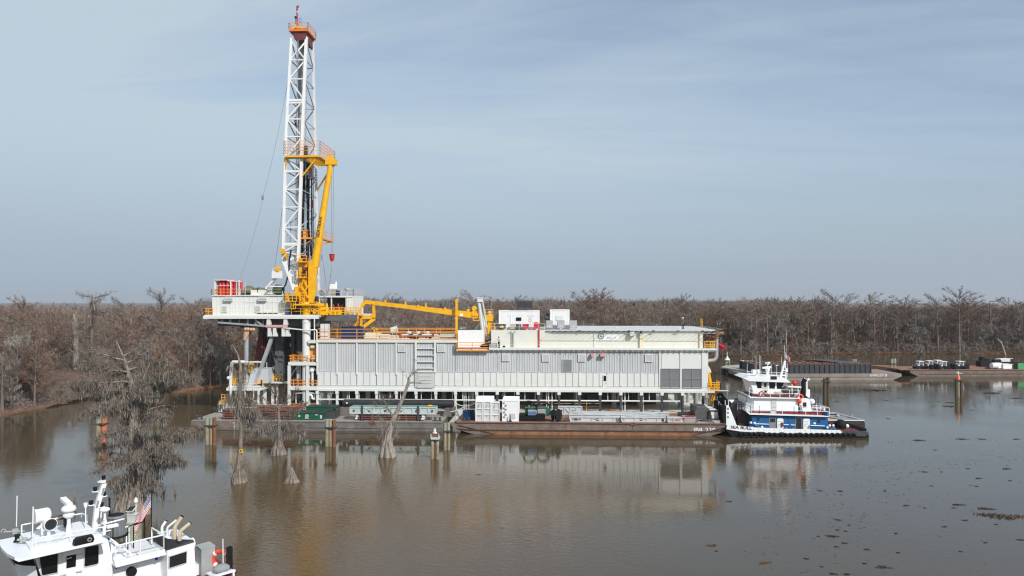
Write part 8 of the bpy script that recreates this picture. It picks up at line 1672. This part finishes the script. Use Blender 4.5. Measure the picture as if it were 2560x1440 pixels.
# single trees one can point at
def lone(key, px, Y, top, label, base=None):
    x = X(px, Y); h = Z(top, px, Y); return plant(key, x, Y, .1, h / PROTO[key][3] / .98, 1.3, label, None)
lone('c2', 228, 178, 735, 'tall flat topped cypress rising above the woods on the bank side of the drill rig')
lone('r2', 2085, 268, 741, 'tall cypress crown standing above the woods behind the hopper barge')
lone('r1', 2398, 262, 736, 'tallest cypress on the far shore behind the barge of vehicles')
lone('r3', 1500, 262, 737, 'broad cypress crown showing above the helideck')
lone('r2', 1195 - 12, 262, 742, 'cypress crown showing above the laid down yellow crane boom')
lone('r1', 405, 215, 742, 'cypress with a ragged crown on the skyline left of the drill floor cabin')
for px, top in ((60, 756), (312, 757), (480, 760), (985, 752), (1040, 754), (1168, 748), (1245, 752), (1290, 750), (1455, 742), (1482, 738), (1530, 744), (1560, 750), (1612, 748), (1655, 754), (1702, 747), (1742, 755), (1800, 757), (1850, 754), (1900, 752), (1948, 756), (1990, 752), (2040, 757), (2110, 746), (2172, 744), (2215, 747), (2262, 750), (2310, 754), (2345, 747), (2420, 750), (2478, 747), (2520, 754), (2550, 751)):
    Y = (rs.uniform(185, 225) if px < 640 else rs.uniform(262, 285)); x = X(px, Y); k = rs.choice(('r1', 'r2', 'r3', 'c1', 'c2')); s_ = Z(top + 4, px, Y) / PROTO[k][3] / .98; r = plant(k, x, Y, .1, (s_ * rs.uniform(.7, 1.25), s_ * rs.uniform(.7, 1.25), s_), rs.uniform(0, 6.28), LAB['round'][1], LAB['round'][3]); r.name = 'emergent_cypress'
for px, pyb, top, key, lab in ((2412, 905, 858, 'm1', 'small mossy cypress standing in the water behind the utility vehicles'), (2070, 906, 852, 'm2', 'mossy cypress standing in the water behind the hopper barge coaming'), (1880, 905, 850, 'm3', 'mossy cypress standing in the water above the blue and white tug'), (2300, 903, 862, 'm2', 'short mossy cypress in the water behind the pile clump'), (2035, 902, 846, 'm1', 'taller mossy cypress in the water above the tug mast'), (18, 1012, 842, 'p1', 'tall pale moss draped cypress at the edge of the view on the near bank'), (58, 1006, 850, 'p2', 'second pale moss draped cypress on the near bank beside the tallest one'), (84, 1000, 915, 'p2', 'low pale moss draped cypress on the near bank furthest from the picture edge'), (28, 1020, 925, 'p1', 'short pale mossy cypress leaning over the bank at the picture edge'), (435, 968, 850, 'm1', 'moss hung cypress at the water edge behind the piling cluster'), (530, 965, 860, 'm3', 'moss hung cypress on the bank beside the rig service platform')):
    g = G(px, pyb); h = Z(top, px, g.y); plant(key, g.x, g.y, -.1, h / PROTO[key][3], px * .7, lab, None)
# deep woods behind, one mass: crowns only get smaller and plainer with distance
def mass(name, pts, frac, wide, m, zoff=0.0):
    out = []; keys = list(PROTO)
    r2 = np.random.default_rng(3)
    for x, y, h in pts:
        k = keys[r2.integers(len(keys))]; _, T, Mo, hh, _, _ = PROTO[k]; A = T if not len(Mo) or r2.random() < .7 else Mo
        n = max(20, int(len(A) * frac)); A = A[r2.integers(0, len(A), n)].copy()
        c = A.mean(axis=1, keepdims=True); A = c + (A - c) * wide
        s = h / hh; a = r2.uniform(0, 2 * PI); ca, sa = math.cos(a), math.sin(a); B = A * s
        out.append(np.stack((B[..., 0] * ca - B[..., 1] * sa + x, B[..., 0] * sa + B[..., 1] * ca + y, B[..., 2] + zoff), -1))
    return tri_obj(name, np.concatenate(out), m, kind='stuff', label=None)
pts = []
for _ in range(9000):
    x = rs.uniform(-200, 330); dy = 12 + 120 * rs.random(); y = shore_y(x) + dy; px, py, d = px_of((x, y, 0))
    if not (-120 < px < 2700): continue
    if len(pts) > 1150: break
    left = px < 640; h = ((3.4 + max(0, d - 122) * .045 if d < 172 and 90 < px < 350 else 13.5 if 90 < px < 350 else 9.5 + min(6.0, dy * .14)) + max(0, d - 130) * .02 if left else 14.6) + rs.uniform(-2.2, 2.0)
    if min((abs(x - a) + abs(y - c) for a, c in used_), default=9) < 1.5: continue
    pts.append((x, y, min(h, 17.2 if rs.random() < .97 else 19.6)))
half = len(pts) // 2
mass('woods', pts[:half], .42, 1.35, TW['brown']); mass('woods', pts[half:half + half // 2], .42, 1.35, TW['rust']); mass('woods', pts[half + half // 2:], .42, 1.35, TW['grey'])
pts = []
lf = lambda a, d: math.sin(a * 61 + d * .011) * .8 + math.sin(a * 143 + d * .03) * .6
for _ in range(5200):
    d = 330 + 2300 * rs.random() ** 1.6; a = rs.uniform(-.42, .42); x = math.sin(a - TH) * d; y = math.cos(a - TH) * d
    if y < shore_y(x) + 100: continue
    pts.append((x, y, rs.uniform(13.4, 16.4) + lf(a, d) + (1.8 if rs.random() < .06 else 0)))
mass('far_woods', pts, .045, 4.2, TW['brown'])
pts = []
for _ in range(420):
    d = rs.uniform(330, 850); a = rs.uniform(-.42, .42); x = math.sin(a - TH) * d; y = math.cos(a - TH) * d
    if y > shore_y(x) + 60: pts.append((x, y, rs.uniform(18.2, 20.2) + lf(a, 0) * .8))
mass('far_woods', pts, .12, 2.2, TW['grey'])
pts = []
for _ in range(2600):
    d = rs.uniform(1400, 4600); a = rs.uniform(-.42, .42); pts.append((math.sin(a - TH) * d, math.cos(a - TH) * d, 15.5 + lf(a, 0) * 2.6 + rs.uniform(-1, 2)))
mass('far_woods', pts, .012, 12, TW['brown'])
# undergrowth along the banks
def brush(name, n, x0, x1, d0, d1, h, m, nt_, wd, upz=1.0, filt=None):
    r2 = np.random.default_rng(8); out = []
    for _ in range(n):
        x = r2.uniform(x0, x1); y = shore_y(x) + d0 + (d1 - d0) * r2.random() ** 1.3
        px, py, d = px_of((x, y, 0))
        if not (-60 < px < 2640) or (640 < px < 1770): continue
        hh = h * r2.uniform(.5, 1.2); k = nt_
        base = np.stack((x + r2.normal(size=k) * hh * .35, y + r2.normal(size=k) * hh * .35, r2.random(k) ** 1.3 * hh * .75 + .15), -1)
        dr = np.stack((r2.normal(size=k) * .7, r2.normal(size=k) * .7, r2.normal(size=k) * .45 + upz * .6), -1); dr /= np.linalg.norm(dr, axis=1, keepdims=True)
        ln = hh * r2.uniform(.15, .42, (k, 1)); sd = np.cross(dr, r2.normal(size=(k, 3))); sd /= np.linalg.norm(sd, axis=1, keepdims=True); sd *= wd / 2 * r2.uniform(.6, 1.5, (k, 1))
        out.append(np.stack((base - sd, base + sd, base + dr * ln), 1))
    return tri_obj(name, np.concatenate(out), m, kind='stuff')
brush('undergrowth', 1100, -150, -45, 6, 60, 2.9, TW['brown'], 110, .055); brush('undergrowth', 700, -150, -45, 5, 45, 2.3, TW['grey'], 110, .055)
brush('undergrowth', 700, 55, 215, .5, 22, 4.2, TW['grey'], 80, .09); brush('undergrowth', 700, 55, 215, .5, 20, 4.4, TW['brown'], 80, .09)
brush('bank_grass', 3800, -140, -50, -.2, 8.5, .42, mat('dead bank grass', (.36, .15, .06), .9, var=.45, scale=.7, spec=.1), 46, .05, .8)
brush('bank_grass', 1500, 60, 215, -.3, 2.2, .7, mat('straw bank grass', (.27, .155, .075), .9, var=.35, scale=.5, spec=.1), 26, .12, .8)
# ---------------- detailed trees standing in the water near the camera
def flare(b, path, radii, n=36, ribs=9, amp=.30, seed=1):
    """buttressed trunk: ribbed at the foot, round higher up"""
    r2 = random.Random(seed); ph = [r2.uniform(0, 6.28) for _ in range(3)]; vs = []; m = len(path); path = [Vector(p) for p in path]
    for i, (p, r) in enumerate(zip(path, radii)):
        k = max(.3, 1 - i / (m * .75))
        for j in range(n * 2):
            a = PI * j / n; cv = 1 - abs(math.sin(ribs * a / 2 + ph[0] + .4 * math.sin(2 * a + ph[2]))); rr = r * (1.1 - amp * 1.9 * k * cv ** 2.2 + .14 * k * math.sin(3 * a + ph[1]) + .07 * math.sin(13 * a + i * 1.1) + .04 * r2.uniform(-1, 1))
            vs.append(p + Vector((math.cos(a) * rr, math.sin(a) * rr, 0)))
    w_ = n * 2
    return b.add(vs, [(i * w_ + j, i * w_ + (j + 1) % w_, (i + 1) * w_ + (j + 1) % w_, (i + 1) * w_ + j) for i in range(m - 1) for j in range(w_)] + [tuple(range((m - 1) * w_, m * w_))], True)
def detailed(name, label, base_px, trunk, limbs, twk='grey', moss=.5, extra=0, foot=None, bare=(), dens=6, wd=(.036, .028), mw=.06, ml=(.25, .85)):
    """trunk: (px, py, radius) from the foot up; limbs: (px0, py0, px1, py1, depth offset, radius, moss)"""
    global rt
    rt = np.random.default_rng(int(base_px[0])); g = G(*base_px); Y = g.y; t = thing(name, label, 'tree', (g.x, Y, 0)); off = Vector((g.x, Y, 0))
    b = MB(); path = [P(a, c, Y) for a, c, r in trunk]; path[0].z = -.5; path = [path[0]] + [Vector((path[0].x * .4 + path[1].x * .6, Y, path[1].z * .45))] + path[1:]; rad = [trunk[0][2]] + [trunk[0][2] * .55 + trunk[1][2] * .45] + [r for _, _, r in trunk[1:]]
    flare(b, path, rad, seed=int(base_px[0])); b.build('trunk', TW['bark'] if not bare else TW['pale'], t)
    T, Mo = Tris(), Tris(); lb_ = MB(); pb_ = MB()
    for L_ in limbs:
        x0, y0, x1, y1, dy, r, ms = L_[:7]; p = np.array(P(x0, y0, Y)); q = np.array(P(x1, y1, Y)) + np.array((0, dy, 0)); pth = wander(p, q, 6, .045, .02)
        (pb_ if len(L_) > 7 else lb_).tube(pth, [r * (1 - .8 * k / 6) for k in range(7)], 6)
        dress(T, Mo, [v - np.array(off) for v in pth], dens * (.35 if len(L_) > 7 else 1), (.4, 1.3), (.2, .6), wd, ms, ml, .12, .15, mw)
    for (x0, y0, x1, y1, n, l) in extra or ():
        for _ in range(n):
            q = P(x0 + (x1 - x0) * rt.random(), y0 + (y1 - y0) * rt.random(), Y) - off; q = np.array(q) + np.array((0, rt.normal() * .8, 0)); Mo.strand(q, rt.uniform(.3, 1) * l, mw * rt.uniform(.5, 1.4))
            if rt.random() < .5: T.twig(q, q + rt.normal(size=3) * .35, wd[1])
    if lb_.v: lb_.build('limb', TW['bark'], t)
    if pb_.v: pb_.build('bare_limb', TW['pale'], t)
    if T.p: tri_obj('crown', T.arr(), TW[twk], t)
    if Mo.p: tri_obj('moss_foliage', Mo.arr(), TW['moss'], t)
    return t
BIG = [(332, 1284, 1.55), (338, 1215, .85), (343, 1150, .62), (341, 1080, .55), (338, 1010, .30), (330, 960, .18), (318, 920, .11), (308, 890, .075), (291, 853, .035)]
LB_ = [(310, 900, 198, 873, -1, .09, 0.0, 1), (312, 910, 381, 872, .5, .08, 0.0, 1), (306, 892, 356, 857, 1, .07, 0.0, 1), (322, 932, 196, 922, 1.5, .12, 0.26), (330, 955, 205, 948, -2, .12, 0.33), (338, 985, 478, 932, -1, .16, 0.45), (338, 990, 470, 945, 2, .12, 0.42), (335, 1000, 222, 990, 1, .14, 0.66),
       (338, 1008, 246, 1020, -2, .14, 0.75), (342, 1040, 428, 1008, -1, .16, 0.17, 1), (340, 1030, 276, 1046, 2, .12, 0.75), (342, 1060, 284, 1085, -2.5, .12, 0.66), (346, 1110, 442, 1088, 1.5, .12, 0.66), (346, 1125, 452, 1112, -1.5, .12, 0.66), (344, 1105, 262, 1118, -1, .1, 0.49), (344, 1150, 482, 1150, -1, .12, 0.58), (344, 1165, 420, 1160, 1.5, .1, 0.75), (342, 1140, 262, 1140, 1, .07, 0.33, 1),
       (340, 1175, 296, 1198, -1.5, .1, 0.75), (342, 1190, 402, 1205, -1, .1, 0.78), (318, 925, 400, 905, 2.5, .09, 0.33), (326, 950, 270, 905, 2, .09, 0.26), (334, 975, 410, 975, -2.5, .1, 0.49), (336, 1015, 390, 1030, 2.5, .1, 0.66), (343, 1090, 400, 1060, -2.5, .1, 0.49), (330, 965, 250, 965, 3, .1, 0.49), (338, 1000, 282, 1016, -3, .1, 0.75), (345, 1130, 395, 1140, -3, .1, 0.75), (343, 1135, 290, 1160, -3, .1, 0.58), (320, 930, 232, 905, -2, .08, 0.26), (326, 948, 204, 902, 2, .09, .4), (334, 980, 208, 966, -1.5, .1, .5), (338, 1000, 214, 1012, 2.5, .1, .7), (336, 972, 474, 952, 1.5, .11, .6), (340, 1024, 444, 1042, -2, .1, .6), (334, 975, 440, 925, -2.5, .09, .4), (342, 1075, 268, 1078, 2.5, .08, .6), (345, 1118, 462, 1096, 2.5, .09, .7), (344, 1160, 470, 1130, -2, .09, .6)]
detailed('mossy_cypress', 'big mossy cypress with a buttressed foot standing in the water behind the white pushboat', (332, 1284), BIG, LB_, 'grey', extra=[(295, 1190, 395, 1245, 560, 1.1), (290, 1205, 330, 1250, 170, .7), (275, 985, 345, 1030, 230, .9), (330, 1095, 440, 1130, 240, .8), (310, 930, 350, 1010, 200, .9), (315, 1130, 405, 1190, 380, .8), (320, 1060, 355, 1180, 300, .9), (330, 1165, 385, 1220, 260, 1.0)], dens=24, wd=(.05, .034))
sgn = detailed('mossy_cypress', 'slender mossy cypress with a pale lower trunk and small yellow sign before the grey barge', (596, 1206), [(596, 1206, .85), (597, 1170, .36), (600, 1125, .2), (603, 1085, .19), (602, 1050, .2), (598, 1000, .22), (600, 950, .2), (601, 915, .12), (594, 885, .07), (581, 861, .03)],
    [(602, 1045, 650, 1022, -1, .07, .9), (602, 1035, 640, 1048, 1, .06, .9), (600, 1010, 566, 995, .5, .06, .8), (600, 1000, 648, 990, -.5, .06, .7), (600, 990, 560, 1010, -1, .05, .8), (600, 940, 625, 915, .4, .05, .5), (600, 935, 582, 918, -.4, .05, .5), (598, 1180, 615, 1150, .2, .03, .1), (596, 1182, 580, 1160, -.2, .03, .1), (601, 1060, 625, 1065, .3, .05, .9)], 'grey', extra=[(590, 925, 612, 985, 160, .9), (582, 985, 625, 1030, 190, 1.2), (600, 1020, 640, 1045, 130, 1.1), (586, 1010, 612, 1050, 90, 1.0)], dens=13)
detailed('mossy_cypress', 'low spreading mossy cypress with a wide flared foot before the reddish pipe stack', (696, 1136), [(696, 1136, .95), (696, 1110, .5), (698, 1085, .34), (699, 1060, .22), (696, 1035, .16), (694, 1010, .09)],
    [(696, 1030, 655, 985, -1, .07, .1), (696, 1025, 738, 975, 1, .07, .1), (695, 1015, 690, 965, 0, .06, 0), (695, 1015, 720, 962, -1, .05, 0), (696, 1020, 665, 962, 1, .05, 0), (697, 1045, 745, 1030, -1, .06, .3), (697, 1045, 640, 1040, 1, .06, .4), (698, 1062, 766, 1078, -1, .07, .9), (698, 1060, 630, 1085, -.5, .07, .8), (698, 1070, 745, 1068, 1.5, .06, .9), (698, 1072, 655, 1072, 1.5, .06, .9), (697, 1040, 760, 1010, 1, .05, .2), (696, 1030, 640, 1010, -1, .05, .2)], 'grey', extra=[(690, 1068, 765, 1088, 190, 1.0), (640, 1068, 700, 1085, 130, .9), (690, 1070, 708, 1100, 90, .9)], dens=15)
detailed('dead_snag', 'leaning dead snag with bleached wood and a hollow foot before the mint basket', (970, 1141), [(970, 1141, 1.12), (968, 1112, .66), (971, 1085, .45), (981, 1055, .32), (994, 1025, .24), (1005, 1000, .20), (1016, 972, .18), (1022, 955, .17), (1023, 942, .12)],
    [(1021, 948, 1031, 930, 0, .14, 0, 1), (1029, 932, 1054, 924, 0, .1, 0, 1), (1030, 931, 1034, 895, .3, .05, 0, 1), (1021, 957, 1055, 957, -.3, .14, 0, 1), (985, 1052, 968, 1012, -.3, .16, .1), (968, 1018, 952, 985, 0, .06, 0), (968, 1016, 980, 990, -.2, .06, .0), (966, 1075, 950, 1068, -.3, .06, .6), (972, 1060, 940, 1040, .5, .05, .2), (1020, 950, 1010, 925, .2, .04, 0, 1), (970, 1020, 935, 1012, -.3, .04, 0)], 'grey', extra=[(948, 1068, 968, 1088, 60, .8), (990, 1035, 998, 1075, 50, .7), (985, 1080, 992, 1098, 30, .6)], bare=True, dens=9)
# yellow sign on the slender tree
g = G(596, 1206); q = P(603, 1128, g.y - .26); t = thing('yellow_sign', 'small yellow square sign nailed to the pale trunk of the slender cypress', 'sign', q)
b = MB(); b.box(q.x - .2, q.x + .2, q.y, q.y + .03, q.z - .2, q.z + .2); b.build('board', mat('sign yellow', (.75, .5, .02), .5), t)
b = MB(); b.box(q.x - .12, q.x - .02, q.y - .01, q.y - .001, q.z - .1, q.z + .1); b.box(q.x + .03, q.x + .12, q.y - .01, q.y - .001, q.z - .02, q.z + .12); b.build('mark', M['ink'], t)
def stump(px, pyb, pyt, w, label, seed, name='stump', sharp=.12):
    g = G(px, pyb); h = Z(pyt, px, g.y); r = w * (g.y / F) / 2; t = thing(name, label, 'stump', g); b = MB()
    flare(b, [g + Vector((0, 0, -.4)), g + Vector((0, 0, .05)), g + Vector((.02, 0, h * .35)), g + Vector((.0, 0, h * .65)), g + Vector((-.05, 0, h))], [r * 1.1, r, r * .62, r * .35, r * sharp], ribs=8, amp=.3, seed=seed); b.build('wood', TW['bark'], t)
stump(730, 1205, 1168, 36, 'broken pointed stump in open water near the slender cypress', 3)
for px, pyb, pyt, w, lab in ((187, 1264, 1224, 9, 'taller cypress knee sticking out of the water above the pushboat radar'), (180, 1262, 1240, 6, 'shorter cypress knee beside the taller one above the pushboat radar'), (408, 1240, 1210, 8, 'cypress knee beside the buttressed foot of the big mossy tree'), (438, 1234, 1211, 6, 'thin cypress knee standing apart in the water beyond the striped flag'), (273, 1246, 1238, 3, 'tiny dark stick in the water beside the pushboat mast')): stump(px, pyb, pyt, w, lab, px, 'cypress_knee')
# bleached snags in the woods
def snag(px, Y, pyb, pyt, r, label, lean=0):
    x = X(px, Y); z0 = .1; z1 = Z(pyt, px, Y); t = thing('dead_snag', label, 'tree', (x, Y, z0)); b = MB(); b.tube([(x, Y, z0), (x + lean * .3, Y, z1 * .4), (x + lean * .6, Y, z1 * .75), (x + lean, Y, z1 * .9), (x + lean - r * .5, Y, z1)], [r * 1.15, r, r * .85, r * .6, r * .15], 9); b.bar((x + lean * .6, Y, z1 * .7), (x + lean * .6 + r * 1.2, Y, z1 * .82), r * .5); b.build('trunk', TW['pale'], t)
snag(190, 190, 930, 784, .75, 'thick bleached broken snag standing in the woods on the near bank', -.3); snag(168, 188, 930, 850, .16, 'thin bleached stick beside the thick broken snag', 1.5)
snag(2513, 256, 880, 845, .35, 'pale leaning snag on the far shore near the edge of the view', -2.5); snag(1965, 252, 885, 820, .3, 'pale upright snag behind the tug flag'); snag(565, 168, 950, 800, .55, 'dark trunk rising behind the service platform of the rig'); snag(2560 - 40, 300, 850, 800, .3, 'thin pale trunk deep in the far woods', .5)
# ================================================================ floating plant rafts on the water
DM = [mat('brown water plants', (.085, .05, .035), .85, var=.5, scale=6, objvar=.25), mat('tan water plants', (.20, .125, .075), .85, var=.5, scale=6, objvar=.2)]
def raft_mesh(seed, n, ax, ay, h):
    r2 = np.random.default_rng(seed); k = n
    a = r2.uniform(0, 2 * PI, k); rr = np.sqrt(r2.random(k)) * (1 + .35 * np.sin(3 * a + seed)); base = np.stack((np.cos(a) * rr * ax + r2.normal(size=k) * .05, np.sin(a) * rr * ay, np.full(k, .01)), -1)
    d = np.stack((r2.normal(size=k) * .6, r2.normal(size=k) * .6, np.abs(r2.normal(size=k)) * .8 + .1), -1); d /= np.linalg.norm(d, axis=1, keepdims=True); ln = h * r2.uniform(.4, 1.2, (k, 1)); sd = np.cross(d, r2.normal(size=(k, 3))); sd /= np.linalg.norm(sd, axis=1, keepdims=True); sd *= .045
    return np.stack((base - sd, base + sd, base + d * ln), 1)
RAFT = [tri_mesh('plant_raft', raft_mesh(i, 260, 1.0, .42, .16)) for i in range(4)]
for i, me in enumerate(RAFT): me.materials.append(DM[0])
RAFT_T = tri_mesh('plant_raft', raft_mesh(9, 320, .9, .5, .2)); RAFT_T.materials.append(DM[1])
def raft(px, py, wpx, label=None, tan=False):
    g = G(px, py); d = g.y; me = RAFT_T if tan else rs.choice(RAFT); o = bpy.data.objects.new('plant_raft', me); COL.objects.link(o); o.location = (g.x, g.y, 0); s = wpx / F * d / 2
    o.scale = (s, s * rs.uniform(.7, 1.4), min(1.6, max(.5, s))); o.rotation_euler = (0, 0, rs.uniform(-.35, .35))
    tag(o, label or 'small dark raft of floating water plants on the open water', 'water plants', None if label else 'small dark plant rafts on the water')
for px, py, wv, lab, tn in ((1911, 1407, 34, 'tan raft of floating plants in the middle of the bottom edge', True), (2208, 1418, 36, 'dark ragged raft of plants near the bottom edge', False), (2080, 1341, 30, 'ragged brown raft of plants alone in open water below the tug', False), (2503, 1291, 96, 'long brown raft of plants stretching to the picture edge', False), (2462, 1272, 36, 'oval brown raft just beyond the long raft', False), (1775, 1364, 20, 'tan plant raft by the edge of the rig reflection', True), (2394, 1262, 28, 'thin dark raft beside the oval brown raft', False), (2516, 1172, 24, 'bushy dark raft near the picture edge above the oval raft', False), (2297, 1101, 26, 'twin lobed dark raft beyond the tug stern', False), (2405, 1098, 24, 'dark raft right of the twin lobed raft', False), (2454, 1098, 16, 'small dark raft between two larger ones in a drifting line', False), (2541, 1098, 20, 'brown raft at the end of the drifting line', False), (2374, 1016, 30, 'flat dark raft just below the foot of the lit piling', False), (2376, 1007, 20, 'flat streak of plants beside the foot of the lit piling', False), (2480, 983, 34, 'dark streak of plants beyond the lit piling', False), (2538, 996, 22, 'flat dark raft at the picture edge level with the lit piling foot', False), (2185, 976, 46, 'thin drifting streak below the lettered end of the hopper barge', False)): raft(px, py, wv, lab, tn)
for px, py, wv in ((2140, 1117, 8), (2338, 1125, 9), (2050, 1227, 14), (2100, 1228, 14), (2212, 1228, 8), (2311, 1180, 14), (2354, 1180, 8), (2420, 1172, 10), (2446, 1196, 18), (2525, 1202, 8), (2265, 1264, 16), (2311, 1270, 7), (2385, 1270, 12), (2095, 1300, 16), (2413, 1301, 16), (2122, 1313, 8), (2093, 1325, 9), (2114, 1328, 9), (2240, 1334, 8), (2361, 1317, 14), (2490, 1311, 12), (2046, 1341, 8), (2110, 1358, 14), (2090, 1367, 12), (2168, 1374, 14), (2244, 1382, 9), (2015, 1397, 14), (2402, 1379, 9), (2463, 1357, 10), (2160, 1409, 10), (2054, 1417, 8), (1823, 1254, 14), (1197, 1187, 12), (1255, 1320, 6), (2082, 1435, 18), (2117, 1436, 16), (2551, 1350, 16), (2250, 995, 14), (2216, 1001, 9), (2092, 1004, 10), (2220, 1047, 10), (2449, 974, 12), (2435, 977, 10), (2462, 984, 8), (2500, 979, 10), (2347, 1004, 8), (2420, 990, 10), (2430, 1025, 8), (1786, 1363, 8), (2329, 1215, 8), (2441, 1216, 8), (1790, 1378, 7)): raft(px, py, wv)
# finest specks drifting in lines
r2 = np.random.default_rng(21); out = []
for x0, y0, x1, y1, n, sp in ((2090, 1168, 2560, 1150, 260, 8), (2210, 1106, 2500, 1096, 90, 3), (1900, 1340, 2300, 1190, 220, 45), (1850, 1440, 2560, 1200, 240, 120), (2230, 1000, 2560, 975, 90, 12), (2030, 1160, 2200, 1168, 40, 4)):
    for _ in range(n):
        f = r2.random(); g = G(x0 + (x1 - x0) * f + r2.normal() * 6, y0 + (y1 - y0) * f + r2.normal() * sp, .012); s = abs(r2.normal()) * .07 + .05
        out.append([(g.x - s, g.y, g.z), (g.x + s * .8, g.y - s * .5, g.z), (g.x + s * .3, g.y + s * .7, g.z + .02)])
tri_obj('drift_specks', np.array(out), DM[0], kind='stuff')
# ================================================================ thin winter air
hz = MB(); hz.box(-3400, 3400, -150, 5900, -1.0, 75.0)
hm = bpy.data.materials.new('thin haze'); hm.use_nodes = True; nt = hm.node_tree; nt.nodes.clear()
ou = nt.nodes.new('ShaderNodeOutputMaterial'); pv = nt.nodes.new('ShaderNodeVolumePrincipled'); pv.inputs['Color'].default_value = (.84, .86, .90, 1); pv.inputs['Density'].default_value = .00015; pv.inputs['Anisotropy'].default_value = .2
nt.links.new(pv.outputs[0], ou.inputs['Volume']); hz.build('haze', hm, kind='stuff')
sc.cycles.volume_bounces = 0
